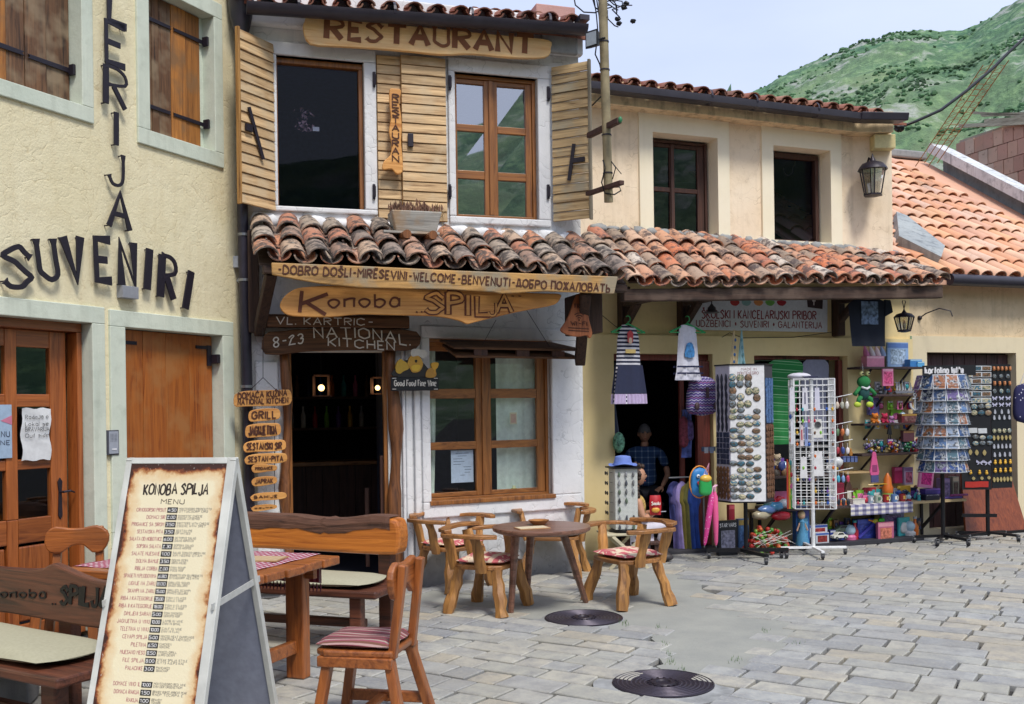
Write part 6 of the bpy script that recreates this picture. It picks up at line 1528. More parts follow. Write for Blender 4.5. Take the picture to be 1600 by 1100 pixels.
def hand(T,wrist,fwd,up,skin,s=1.,curl=.6,name='hand'):
 w_=Vector(wrist);f=Vector(fwd).normalized();u_=Vector(up);u_=(u_-f*u_.dot(f)).normalized();sd_=f.cross(u_)
 b=MB();b.tube([w_-f*.01,w_+f*.03*s,w_+f*.085*s],[.022*s,.036*s,.034*s],10,ell=.55)
 for k,ln in enumerate((.068,.078,.074,.058)):
  p=w_+f*.08*s+sd_*(k-1.5)*.018*s;pts=[p]
  for j in range(3):a=curl*(j+.5)*.8;pts.append(pts[-1]+(f*math.cos(a)-u_*math.sin(a))*ln*s/3)
  b.tube(pts,[.0095*s,.009*s,.0085*s,.006*s],7)
 p=w_+f*.03*s-sd_*.03*s;b.tube([p,p-sd_*.02*s+f*.02*s-u_*.01,p-sd_*.018*s+f*.048*s-u_*.025],[.012*s,.011*s,.008*s],7)
 b.build(name,skin,T,smooth=True)
skin=plain('skin','b98a70',.55,var=.06)
p=at(1003,800,10.72);wx,wy=p.x,p.y
W1=thing('person','curly haired woman in white trousers seated in the shop doorway with a red bag','person',(wx-.07,wy,0),0)
top_=plain('yellow_print_top','b89a5a',.8,var=.6,scale=40)
J={'pel':((0,0,.36),(.13,.15)),'waist':((-.02,0,.48),(.11,.13)),'chest':((-.01,0,.63),(.11,.15)),'neckb':((0,0,.735),(.06,.07))}
person(J,[('pel','waist'),('waist','chest'),('chest','neckb')],top_,'torso',W1)
J={'n0':((0,0,.73),.045),'n1':((.01,0,.83),.042)};person(J,[('n0','n1')],skin,'neck',W1)
for sy in (-1,1):
 J={'sh':((0,sy*.16,.69),.05),'el':((.06,sy*.19,.47),.038),'wr':((.2,sy*.06,.52),.026)};person(J,[('sh','el'),('el','wr')],skin,'arm',W1)
 hand(W1,(.2,sy*.06,.52),(.5,-sy*.6,.5),(0,sy,.2),skin,.9,.9)
tr=plain('white_trousers','cfcbd8',.8,var=.05)
J={'p':((0,0,.33),(.14,.15))}
for sy,n in ((-1,'a'),(1,'b')):J['h'+n]=((.03,sy*.09,.34),.09);J['k'+n]=((.34,sy*.1,.40),.055);J['f'+n]=((.24,sy*.1,.08),.038)
person(J,[('p','ha'),('ha','ka'),('ka','fa'),('p','hb'),('hb','kb'),('kb','fb')],tr,'trousers',W1)
for sy in (-1,1):MB().ball((.29,sy*.1,.045),.1,.045,.045,12,8).build('shoe',flat('3a3638'),W1,smooth=True)
head(W1,(.03,0,.92),.95,skin,plain('dark_curly_hair','3a2a22',.6,var=.4,scale=50),R(90),True)
T=thing('stool','low dark box seat under the woman in the doorway','stool',(wx-.02,wy,0));MB().box(-.18,.18,-.18,.18,0,.03).build('base',M['framed'],T);MB().box(-.19,.19,-.19,.19,.19,.225).build('seat',M['framed'],T,bevel=.006)
for sx in (-1,1):
 for sy in (-1,1):MB().box(sx*.15-.02,sx*.15+.02,sy*.15-.02,sy*.15+.02,.0305,.1895).build('leg',M['framed'],T)
p=at(1024,790,10.55);T=thing('snack_bag','red and yellow crisp bag reading Smoki held by the seated woman','snack bag',(p.x,p.y,p.z-.1))
hh=.21;hw=.062
MB().grid(lambda s,t:((s-.5)*2*hw*(.9+.12*math.sin(t*PI)),-.03*math.sin(t*PI)*math.sin(s*PI)-.002,t*hh),8,10).build('bag_front',plain('red_foil','b02028',.3,var=.1),T,smooth=True);MB().grid(lambda s,t:((.5-s)*2*hw*(.9+.12*math.sin(t*PI)),.03*math.sin(t*PI)*math.sin(s*PI)+.002,t*hh),8,10).build('bag_back',flat('a02028',.3),T,smooth=True)
MB().ball((0,-.022,.055),.045,.014,.03,10,6).build('printed_picture',flat('d8a040',.4),T,smooth=True);m=MB();text(m,'Smoki',-.045,.045,.11,.145,.1,-.036,None);m.build('lettering',flat('e8e4dc'),T)
T=thing('phone','pale smartphone in the seated woman hand','phone',tuple(at(1032,799,10.6)),R(20));MB().box(-.05,.05,-.035,.035,-.004,.004).build('body',flat('b8bcc8',.3),T,bevel=.003);MB().box(-.045,.045,-.031,.031,.0042,.005).build('screen',flat('20242c',.2),T)
p=at(1008,750,12.3);W2=thing('person','man in a blue checked short sleeved shirt in the shade inside the shop','person',(p.x,p.y,0),R(-6))
def plaid(q,v):
 s=q.n('SeparateXYZ');q.l(v,s.inputs[0]);a=q.math('FRACT',q.math('MULTIPLY',s.outputs[0],13.));b=q.math('FRACT',q.math('MULTIPLY',s.outputs[2],13.))
 f=q.math('ADD',q.ramp(a,[(.35,0.),(.5,1.),(.65,0.)]),q.ramp(b,[(.35,0.),(.5,1.),(.65,0.)]));return q.ramp(q.math('MULTIPLY',f,.5),[(0,S('2c4a78')),(.5,S('5f7ea8')),(1,S('c8d4e0'))])
sh_=fabric('blue_checked_shirt',plaid)
J={'pel':((0,0,.66),(.15,.12)),'w':((0,0,.8),(.16,.12)),'ch':((0,0,1.0),(.17,.12)),'st':((0,0,1.12),(.13,.1)),'nb':((0,0,1.17),.06)}
ed=[('pel','w'),('w','ch'),('ch','st'),('st','nb')]
for s,n in ((-1,'l'),(1,'r')):J['s'+n]=((s*.19,0,1.09),.065);J['e'+n]=((s*.26,-.01,.92),.06);ed+=[('st','s'+n),('s'+n,'e'+n)]
person(J,ed,sh_,'shirt',W2)
for s in (-1,1):
 J={'a':((s*.255,-.01,.93),.042),'b':((s*.28,-.03,.82),.038),'c':((s*.2,-.15,.68),.027)};person(J,[('a','b'),('b','c')],skin,'forearm',W2);hand(W2,(s*.2,-.15,.68),(-s*.5,-.5,-.3),(0,-.2,1),skin)
J={'n0':((0,0,1.14),.055),'n1':((0,-.01,1.25),.052)};person(J,[('n0','n1')],skin,'neck',W2)
head(W2,(0,-.01,1.33),1.0,skin,plain('grey_hair','6a6a6c',.7),R(5))
J={'p':((0,0,.6),(.15,.12))}
for s,n in ((-1,'a'),(1,'b')):J['h'+n]=((s*.09,0,.58),.09);J['k'+n]=((s*.11,-.4,.56),.07);J['f'+n]=((s*.11,-.38,.1),.05)
person(J,[('p','ha'),('ha','ka'),('ka','fa'),('p','hb'),('hb','kb'),('kb','fb')],flat('22242c'),'trousers',W2)
for s in (-1,1):MB().ball((s*.11,-.44,.05),.05,.12,.05).build('shoe',flat('1c1c1e'),W2,smooth=True)
T=thing('stool','dark wooden stool inside the shop behind the doorway','stool',(p.x,p.y,0));MB().box(-.2,.2,-.2,.2,.45,.49).build('seat',M['framed'],T)
for sx in (-1,1):
 for sy in (-1,1):MB().box(sx*.17-.02,sx*.17+.02,sy*.17-.02,sy*.17+.02,0,.45).build('leg',M['framed'],T)
 # ================================================================ CLOTHES

def sh_prism(T,pts,y0,y1,mat,name,bev=.004):return MB().prism(pts,y0,y1).build(name,mat,T,bevel=bev)
def garment(name,label,cat,W,x0,y0,x1,y1,off,outline,mat,th=.03,cloth='cloth',folds=1.,n=26,group=None):
 """outline: list of (t, left, right) with t 0 bottom..1 top, in units of the pixel box; makes a wavy closed sheet"""
 u0,u1,z0,z1=W.rect(x0,y0,x1,y1,off);T=wthing(W,(u0+u1)/2,off,z0,name,label,cat,group);w_=(u1-u0);h=z1-z0
 def ed(t,k):
  for a,b in zip(outline,outline[1:]):
   if a[0]<=t<=b[0]:q=(t-a[0])/(b[0]-a[0]+1e-9);return a[k]+(b[k]-a[k])*q
  return outline[-1][k]
 def f(sgn):
  def g(s,t):
   l,r=ed(t,1),ed(t,2);x=(l+(r-l)*s-.5)*w_;e_=math.sin(PI*s)**.5
   return x,sgn*(th*.5*e_)+folds*.012*math.sin(s*13+3*t)*(1-t*.8),t*h
  return g
 b=MB();b.grid(f(-1),14,n);o=b.build(cloth,mat,T,smooth=True);b=MB();b.grid(lambda s,t:f(1)(1-s,t),14,n);b.build(cloth+'_back',mat,T,smooth=True);return T,w_,h
def hanger(T,h,w_,col,hook=.12):
 g=flat(col,.35);b=MB();b.tube([(-w_*.5,0,h-.08),(0,0,h+.015),(w_*.5,0,h-.08)],.011,7).tube([(-w_*.5,0,h-.08),(w_*.5,0,h-.08)],.007,6);b.builds('hanger',g,T,smooth=2)
 MB().tube([(0,0,h)]+[(.028*math.sin(a),0,h+hook*.55-.035*math.cos(a)) for a in [0,.8,1.6,2.4,3.2,4.0]],.006,6).build('hook',g,T,smooth=2)
q=NT('navy_striped_knit');v=q.vec();s_=q.n('SeparateXYZ');q.l(v,s_.inputs[0])
navy=S('1e2440');f=q.math('GREATER_THAN',q.math('FRACT',q.math('MULTIPLY',s_.outputs[2],24.)),.48)
M['navystripe']=q.fin(q.mix(f,S('d8d8e2'),navy),.85)
def dress(lab,x0,y0,x1,y1,kind,off=.5):
 if kind==0:ol=[(0,0,1),(.48,.12,.88),(.72,.15,.85),(.82,.16,.84),(.9,.2,.8),(.97,.26,.74),(1,.3,.42)]
 else:ol=[(0,.02,1),(.2,.1,.92),(.5,.14,.88),(.75,.16,.84),(.85,.18,.82),(.97,.22,.78),(1,.28,.45)]
 T,w_,h=garment('dress',lab,'dress',WS,x0,y0,x1,y1,off,ol,M['navystripe'] if kind==0 else flat('cfd0de',.85),.04,'bodice' if kind else 'striped_top')
 return T,w_,h
T,w_,h=dress('childs sleeveless dress with navy stripes and navy skirt on a green hanger',957,508,1007,631,0)
def skirtband(T,t0,t1,l0,r0,l1,r1,w_,h,mat,y=-.03,name='skirt',ru=0):
 b=MB();b.grid(lambda s,t:((l0+(l1-l0)*t+((r0+(r1-r0)*t)-(l0+(l1-l0)*t))*s-.5)*w_,y-.008*math.sin(s*13)-ru*.01*math.sin(s*60),(t0+(t1-t0)*t)*h),40 if ru else 14,6)
 b.grid(lambda s,t:((l0+(l1-l0)*t+((r0+(r1-r0)*t)-(l0+(l1-l0)*t))*(1-s)-.5)*w_,-y,(t0+(t1-t0)*t)*h),8,2);b.build(name,mat,T,smooth=True)
skirtband(T,.13,.49,-.0,1.0,.12,.88,w_,h,flat('262c48',.85),name='skirt',y=-.038);skirtband(T,0,.125,-.02,1.02,0,1,w_,h,flat('b8a8cc',.85),name='hem_band',y=-.04,ru=1)
MB().prism([(-.03*1,h*.78),(.03,h*.78),(.035,h*.9),(0,h*.93),(-.035,h*.9)],-.052,-.046).build('printed_badge',flat('b83a40'),T);MB().box(-.06,.06,-.053,-.047,h*.64,h*.69).build('printed_badge',flat('c8b070'),T);MB().ball((0,-.05,h*.8),.025,.006,.035,8,6).build('printed_badge',flat('d8b8a0'),T)
hanger(T,h,w_*1.05,'2f9a5c')
T,w_,h=dress('childs white sleeveless dress with navy ruffles on a green hanger',1053,508,1096,594,1)
for t in (.12,.24):skirtband(T,t-.012,t+.02,.03,.99,.05,.97,w_,h,flat('22284a',.85),name='ruffle',y=-.042,ru=1)
MB().prism(smoothpoly([(-.06,h*.42),(.055,h*.42),(.05,h*.6),(.02,h*.68),(-.03,h*.66),(-.05,h*.56)],2),-.045,-.036).build('printed_picture',plain('blue_print','3a78b0',.7,var=.5,scale=40),T)
hanger(T,h,w_*1.3,'2f9a5c')
M['blackp2']=flat('101828',.9)
T,w_,h=garment('t_shirt','black t-shirt with a pale square print hanging under the right end of the canopy','t-shirt',WS,1326,466,1388,541,.55,[(0,.08,.92),(.7,.02,.93),(.8,0,.95),(.86,.0,.96),(.95,.1,.9),(1,.25,.75)],M['blackp2'],.03)
MB().box(-w_*.22,w_*.2,-.03,-.024,h*.45,h*.93).build('printed_square',plain('grey_photo_print','5a6c86',.8,var=.9,scale=22),T);MB().hexa([(w_*.4,-.02,h*.62),(w_*.62,-.01,h*.72),(w_*.62,.01,h*.72),(w_*.4,.02,h*.62),(w_*.4,-.02,h*.98),(w_*.56,-.01,h*.98),(w_*.56,.01,h*.98),(w_*.4,.02,h*.98)]).build('sleeve',M['blackp2'],T,bevel=.01)
q=NT('green_striped_knit');v=q.vec();s_=q.n('SeparateXYZ');q.l(v,s_.inputs[0]);f=q.math('FRACT',q.math('ADD',q.math('MULTIPLY',s_.outputs[2],10.),q.math('MULTIPLY',s_.outputs[0],.6)))
M['greenk']=q.fin(q.ramp(f,[(0,S('1c7038')),(.5,S('1e7a3c')),(.52,S('98d0a0')),(.56,S('1a6a34')),(.8,S('227f42')),(.84,S('b0d8b4')),(.88,S('1c7038'))]),.85)
T,w_,h=garment('t_shirt','large green striped t-shirt hanging in the shop window','t-shirt',WS,1199,562,1256,694,.06,[(0,.1,.75),(.5,.05,.8),(.7,.0,.85),(.8,0,.98),(.95,.02,1),(1,.2,.85)],M['greenk'],.04)
T,w_,h=garment('t_shirt','grey t-shirt hanging in the shop window right of the green one','t-shirt',WS,1252,562,1296,690,.03,[(0,.05,.9),(.6,.03,.9),(.75,.0,.98),(.95,.05,1),(1,.2,.85)],flat('7d8094',.85),.03)
for k,(x,c,lab) in enumerate(((1050,'3a3f78','navy'),(1056,'5a5488','violet'),(1062,'a090c8','lilac'),(1068,'7a7030','olive'),(1074,'6c6a38','khaki'),(1081,'2a4a9a','bright blue'))):
 T,w_,h=garment('t_shirt','%s t-shirt on the clothes rail in the shop doorway'%lab,'t-shirt',WS,x-5,752+(k%2)*4,x+13,862-(k==0)*45,.02+.02*k,[(0,.15-.1*(k%2),.85+.1*(k%3)),(.35,.1,.9),(.68,.06,.94),(.72,-.18,1.12),(.9,.0,1.0),(.97,.2,.8),(1,.4,.6)],plain('shirt_'+c,c,.85,var=.3,scale=9),.05,folds=2.2,group='shirts on the doorway rail')
T=wthing(WS,US(1062,750),.1,ZS(1062,750,.1),'clothes_rail','short metal clothes rail carrying shirts in the shop doorway','clothes rail');MB().tube([(-.2,0,.03),(.25,0,.03)],.01,8).build('rail',M['steel'],T);MB().tube([(.25,0,.03),(.25,0,-.8)],.012,8).build('post',M['steel'],T)
q=NT('zigzag_weave');v=q.vec();s_=q.n('SeparateXYZ');q.l(v,s_.inputs[0]);zg_=q.math('ABSOLUTE',q.math('SUBTRACT',q.math('FRACT',q.math('MULTIPLY',s_.outputs[0],22.)),.5))
f=q.math('FRACT',q.math('MULTIPLY',q.math('ADD',s_.outputs[2],q.math('MULTIPLY',zg_,.03)),12.))
M['zig']=q.fin(q.ramp(f,[(0,S('3a3a78')),(.15,S('c8c4d8')),(.25,S('504a90')),(.45,S('8a5a8c')),(.6,S('2c2c60')),(.75,S('a8a0c4')),(.85,S('6a5a98'))],'CONSTANT'),.9)
def sz(W,x0,y0,x1,y1,off):a=W.rect(x0,y0,x1,y1,off);return (a[0]+a[1])/2,a[2],a[1]-a[0],a[3]-a[2]
u,z,w_,h=sz(WS,1072,588,1120,650,.35)
T=wthing(WS,u,.35,z,'backpack','purple zigzag patterned backpack hanging beside the magnet display','backpack')
def bag(T,w_,h,d,mat,name='bag'):
 MB().grid(lambda s,t:(lambda a,c:(math.copysign(abs(math.cos(a))**.7,math.cos(a))*w_/2*c,math.copysign(abs(math.sin(a))**.8,math.sin(a))*d/2*c,h*t))(2*PI*s,(1-abs(2*t-1)**5)**.5*(1-.12*t)),28,16).build(name,mat,T,smooth=True)
bag(T,w_,h*.85,.18,M['zig']);MB().ball((0,-.02,h*.78),w_*.44,.1,h*.22,16,10).build('flap',M['zig'],T,smooth=True)
for x in (-w_*.3,w_*.3):MB().ball((x,-.1,h*.25),.03,.02,.045,10,6).build('pocket_clasp',flat('4a3a40'),T,smooth=True)
MB().box(-.015,.015,-.135,-.12,h*.45,h*.72).build('strap',flat('4a3a40'),T)
MB().tube([(-.02,.02,h*.95),(0,.02,h*1.12),(.02,.02,h*.95)],.008,6).build('strap',flat('4a3a40'),T)
u,z,w_,h=sz(WS,1583,598,1622,662,.6);T=wthing(WS,u,.6,z,'shoulder_bag','navy cloth bag with white anchors at the right photo edge','bag')
q=NT('anchor_cloth');v=q.vec();vo=q.n('TexVoronoi',Scale=22.);q.l(v,vo.inputs['Vector']);M['anch']=q.fin(q.mix(q.ramp(vo.outputs['Distance'],[(.16,1.),(.2,0.)]),S('22224e'),S('c8c8dc')),.9)
bag(T,w_,h,.12,M['anch']);MB().tube([(-w_*.25,0,h*.9),(0,0,h*1.3),(w_*.25,0,h*.9)],.008,6).build('strap',flat('c8c4c0'),T)
u,z,w_,h=sz(WS,1079,728,1107,776,.8);T=wthing(WS,u,.8,z,'childs_backpack','blue childs backpack with round eyes, red mouth and orange trim','backpack')
bag(T,w_,h*.95,.09,flat('2a78b8',.5));MB().tube([(w_*.56*math.cos(a),-.0,h*.48+h*.52*math.sin(a)) for a in [2*PI*k/20 for k in range(21)]],.008,6).build('trim',flat('d88a38'),T,smooth=True)
for x in (-.045,.03):MB().ball((x,-.05,h*.68),.02,.012,.02).build('eye',flat('d8e0e8',.3),T,smooth=True);MB().ball((x,-.062,h*.68),.008,.005,.008).build('pupil',flat('101418',.3),T,smooth=True)
MB().prism(smoothpoly([(-.06,h*.5),(.04,h*.5),(.03,h*.38),(-.02,h*.33)],3),-.056,-.05).build('mouth',flat('a82c30'),T)
u,z,w_,h=sz(WS,1092,737,1112,775,.95);T=wthing(WS,u,.95,z,'green_pouch','shiny green and yellow pouch hanging over the blue childs backpack','bag')
bag(T,w_,h*.8,.08,flat('2f9a50',.25));MB().ball((0,-.01,h*.72),w_*.45,.045,h*.16).build('top_flap',flat('d8b048',.3),T,smooth=True)
for k,x in enumerate((-.03,0,.03)):MB().tube([(x,0,h*.8),(.05,0,h*1.35)],.003,4).build('cord',flat('c08aa0'),T)
for xa,xb,lab,c in ((1103,1113,'pink spotted folded umbrella hanging left of the magnet display','c83a88'),(1114,1117,'plain pink folded umbrella hanging beside the spotted one','d8588c')):
 t_,b_=WS.hit(xb,768,.9),WS.hit(xa-2 if xa<1110 else 1119,852,.9);T=wthing(WS,b_[0],.9,b_[1],'folded_umbrella',lab,'umbrella');d=Vector((t_[0]-b_[0],0,t_[1]-b_[1]))
 um=NT('umbrella_'+c);v=um.vec();vo=um.n('TexVoronoi',Scale=45.);um.l(v,vo.inputs['Vector']);mt=um.fin(um.mix(um.ramp(vo.outputs['Distance'],[(.2,1.),(.26,0.)]),S(c),S('e8b8d0')) if xa<1110 else S(c),.5)
 MB().tube([Vector((0,0,0)),d*.06,d*.5,d*.9,d],[.008,.02,.034,.03,.01],10).build('canopy_cloth',mt,T,smooth=2);MB().tube([d,d*1.08,d*1.12+Vector((.03,0,0))],.008,6).build('handle',flat('e0b0c8'),T);MB().tube([Vector((0,0,0)),d*-.04],.004,5).build('tip',M['steel'],T)
u,z,w_,h=sz(WS,955,675,971,708,.1);T=wthing(WS,u+.02,.12,z,'patterned_hat','green and white leaf patterned ball-shaped hat hanging at the left door edge','hat');MB().ball((0,0,h/2),w_*.55,.06,h/2,14,10).build('hat_body',plain('leaf_print','5c8a74',.9,var=.9,scale=30),T,smooth=True)
T,w_,h=garment('scarf','dark slate scarf hanging inside the left edge of the shop door','scarf',WS,955,630,972,705,.0,[(0,.1,1),(.5,0,.7),(1,0,.4)],flat('2c3448',.9),.03)
T,w_,h=garment('scarf','blue and red beach cloth hanging inside the right side of the shop door','scarf',WS,1064,640,1082,715,.05,[(0,0,.9),(.5,.2,1),(1,.1,.9)],plain('beach_cloth','4a5a9a',.9,var=.7,scale=14),.03)
for xa,c,lab in ((1152,'8db4ba','pale blue fabric pennant with stars hanging above the magnet display'),(1140,'cbb890','tan fabric pennant with blue ovals hanging above the magnet display')):
 T,w_,h=garment('pennant',lab,'pennant',WS,xa,515,xa+14,578,.45,[(0,0,1),(1,.45,.55)],flat(c,.9),.015)
 for k in range(4):MB().ball((w_*(.1-.06*k)*(1 if xa>1150 else -1),-.016,h*(.2+.18*k)),.014,.004,.02,8,5).build('printed_dot',flat('2c5c92' if xa<1150 else '5a8a94'),T)
 # ================================================================ RACKS

def caster(T,x,y,r=.035,fork='8d9096'):
 m=MB();m.tube([(x-.012,y,r),(x+.012,y,r)],r,14);m.build('wheel',flat('26272c',.5),T,smooth=2);m=MB();m.box(x-.02,x-.016,y-.015,y+.02,r,r*2.2);m.box(x+.016,x+.02,y-.015,y+.02,r,r*2.2);m.box(x-.02,x+.02,y-.018,y+.02,r*2.2,r*2.4);m.build('caster_fork',M['steel'],T);MB().tube([(x-.0205,y,r),(x+.0205,y,r)],r*.4,10).build('hub',M['steel'],T)
pic=NT('tiny_landscape_print');v=pic.vec((1,1,1),13);f=pic.noise(v,55,3);r_=pic.rand()
base=pic.ramp(r_,[((i+.001)/6,S(c)) for i,c in enumerate(('3f6f86','5a6a5a','8a949a','8a6a52','3a6a80','76828c'))],'CONSTANT')
M['pic']=pic.fin(pic.mix(pic.ramp(f,[(.42,0.),(.6,1.)]),base,pic.mix(pic.ramp(r_,[(.5,0.),(.55,1.)]),S('c4b898'),S('4a4438'))),.35)
o=ground(1166,868,0);o=at(1166,868,10.75);MR=thing('magnet_display','white six sided column display of souvenir magnets on a black wheeled cart','display rack',(o.x,o.y,0),R(-4));WM=Wall(o.x,o.y,math.cos(R(-4)),math.sin(R(-4)))
HXR=.185/math.tan(R(30));zt=WM.z(1163,570,.3);zb=WM.z(1163,785,.3);hwf=.19;apo=hwf/math.tan(R(30))*1.0*.62
ang3=[0,R(62),R(-62)];pw3=flat('dedfe2',.5)
ap=.208;HX=[(-.185,-ap),(.185,-ap),(.305,0),(.185,ap),(-.185,ap),(-.305,0)]
for k in range(6):
 p_,q_=Vector(HX[k]),Vector(HX[(k+1)%6]);d_=(q_-p_).normalized();n_=Vector((-d_.y,d_.x))*.012;p_+=d_*.004;q_-=d_*.004
 MB().prismz([p_,q_,q_+n_,p_+n_],zb,zt).build('panel',[pw3,flat('3a3840',.6),flat('3a3840',.6),pw3,pw3,flat('b4b2c4',.5)][k],MR)
MB().prismz([(x*1.04,y*1.04) for x,y in HX],zb-.015,zb-.001).build('bottom_plate',M['black'],MR);MB().prismz([(x*1.04,y*1.04) for x,y in HX],zt+.001,zt+.015).build('top_plate',M['black'],MR)
MB().tube([(0,0,.09),(0,0,zb)],.022,10).build('pole',M['black'],MR);
MB().box(-.42,.45,-.02,.02,.075,.115).build('cart_bar',M['black'],MR);MB().beam((-.05,-.0,.095),(.14,-.46,.095),.04,.035).build('cart_bar',M['black'],MR)
for x,y in ((-.4,0),(.43,.0),(.13,-.45),(.38,.02)):caster(MR,x,y)
b=MB();b.M=Matrix.Translation((0,-ap-.001,0));text(b,'MADE IN',-.06,.1,zt-.055,zt-.03,.07,0,None);text(b,'MONTENEGRO',-.1,.12,zt-.1,zt-.07,.07,0,None);b.build('lettering',flat('8a5a5c'),MR)
disc=MB();disc.lathe([(1,0),(1,.35),(.86,.5),(.01,.5)],n=16);
for i in range(len(disc.v)):v_=disc.v[i];disc.v[i]=Vector((v_.x*.032,-v_.z*.02,v_.y*.032))
dm=disc.mesh('magnet',M['pic'],True)
rimm=MB();rimm.lathe([(1.12,0),(1.12,.2),(.95,.25)],n=16)
for i in range(len(rimm.v)):v_=rimm.v[i];rimm.v[i]=Vector((v_.x*.032,-v_.z*.02,v_.y*.032))
rm_=rimm.mesh('magnet_rim',flat('4a3c34',.5),True)
rg=random.Random(77)
def magnet(W,Wn,x,y,sx,sz_,lab,grp,R0,ang=0,off=0,mesh=dm):
 T=put(mesh,'magnet',None,(0,0,0));u_,z_=W.hit(x,y,off);q_=W.pt(u_,off+.001,z_);T.location=q_;T.rotation_euler=(0,rg.uniform(-.2,.2),W.a);T.scale=(sx,1,sz_);tag(T,lab,'magnet',grp);put(rm_,'rim',T,(0,-.0005,0))
 return T
WF=Wall(o.x,o.y,math.cos(R(-4)),math.sin(R(-4)));offF=ap+.001
ys=[590+10.3*k for k in range(19)]
for r_i,y in enumerate(ys):
 for c_i in range(4):
  if rg.random()<.10 or (r_i==4 and c_i==3):continue
  x=1144.5+c_i*12.2+rg.uniform(-1,1)+r_i*.15
  if x>1187:continue
  magnet(WF,0,x,y+rg.uniform(-1,1),1.12 if r_i<6 else 1.25,1.12 if r_i<5 else .82,'%s landscape magnet, %s from left in the %s row of the white display'%('round' if r_i<5 else 'oval',ORD[c_i],ORD[r_i]),'round magnets on the white display' if r_i<5 else 'oval magnets on the white display',MR,off=offF)
fishm=MB();fishm.prism(smoothpoly([(-.02,0),(0,.058),(.02,0),(0,-.058)],2),-.008,0);fk=fishm.mesh('keyring',flat('262a3c',.4))
brownm=MB();brownm.prism(smoothpoly([(-.022,0),(0,.038),(.022,0),(0,-.038)],2),-.014,0);brk=brownm.mesh('keyring',plain('carved_olive_wood','6a4a34',.5,var=.5,scale=60));sqm=MB();sqm.box(-.021,.021,-.006,0,-.026,.026);sqk=sqm.mesh('magnet',flat('2c3450',.4));blm=MB();blm.box(-.028,.028,-.01,0,-.045,.045);blk=blm.mesh('keyring',plain('blue_card','4a6a98',.5,var=.6,scale=50))
def side(a,cols,rows,z0,z1,me,lab,grp,cat,cw=.07):
 Mx=Matrix.Translation((o.x,o.y,0))@Matrix.Rotation(R(-4),4,'Z')@Matrix.Translation((math.copysign(.245,a),-.104,0))@Matrix.Rotation(a,4,'Z')
 for i in range(cols):
  for j in range(rows):
   x=(i-(cols-1)/2)*cw+rg.uniform(-.006,.006);z_=z0+(z1-z0)*(j+.5)/rows
   T=put(me,cat,None,Mx@Vector((x,-.001,z_)),(0,rg.uniform(-.15,.15),R(-4)+a));tag(T,'%s, column %s, %s row'%(lab,ORD[i],ORD[rows-1-j]),cat,grp)
zz_=lambda t:zb+(zt-zb)*t
side(R(-60),3,7,zz_(.52),zz_(.93),fk,'dark pointed keyring, left side of magnet display','dark keyrings on the left side of the display','keyring');side(R(-60),4,6,zz_(.27),zz_(.51),sqk,'dark square magnet, left side of magnet display','square magnets on the left side of the display','magnet',.055);side(R(-60),4,6,zz_(.02),zz_(.25),brk,'brown wooden keyring, left side of magnet display','wooden keyrings on the left side of the display','keyring',.055)
side(R(60),3,6,zz_(.58),zz_(.9),blk,'blue carded trinket, right side of magnet display','blue carded trinkets on the right side of the display','trinket',.075);side(R(60),4,12,zz_(.02),zz_(.56),brk,'brown wooden keyring, right side of magnet display','wooden keyrings on the right side of the display','keyring',.055)
o2=at(1271,866,10.95);WR2=thing('wire_rack','white square wire mesh rack on a cross base with casters','display rack',(o2.x,o2.y,0),R(-9));Ww=Wall(o2.x,o2.y,math.cos(R(-9)),math.sin(R(-9)))
zt2_,zb2_=Ww.z(1262,592,.2),Ww.z(1262,795,.2);hw2=.215
for k in range(4):
 b=MB();b.M=Matrix.Rotation(R(90)*k,4,'Z')
 for i in range(8):x=-hw2+2*hw2*i/7;b.tube([(x,-hw2,zb2_),(x,-hw2,zt2_)],.0035,4)
 for j in range(22):z_=zb2_+(zt2_-zb2_)*j/21;b.tube([(-hw2,-hw2-.003,z_),(hw2,-hw2-.003,z_)],.0035,4)
 b.build('wire_panel',M['whitem'],WR2)['kind']='stuff'
for sx in (-1,1):
 for sy in (-1,1):MB().tube([(sx*hw2,sy*hw2,zb2_),(sx*hw2,sy*hw2,zt2_)],.008,6).build('corner_wire',M['whitem'],WR2)
MB().tube([(0,0,.08),(0,0,zt2_)],.022,12).build('pole',M['whitem'],WR2)
for a in (R(8),R(98)):b=MB();b.M=Matrix.Rotation(a,4,'Z');b.box(-.36,.36,-.018,.018,.07+.0*a,.095 if a<1 else .094);b.build('base_bar',M['whitem'],WR2,bevel=.003)
for a in range(4):x,y=.35*math.cos(R(8+90*a)),.35*math.sin(R(8+90*a));caster(WR2,x,y,.03)
rg=random.Random(9)
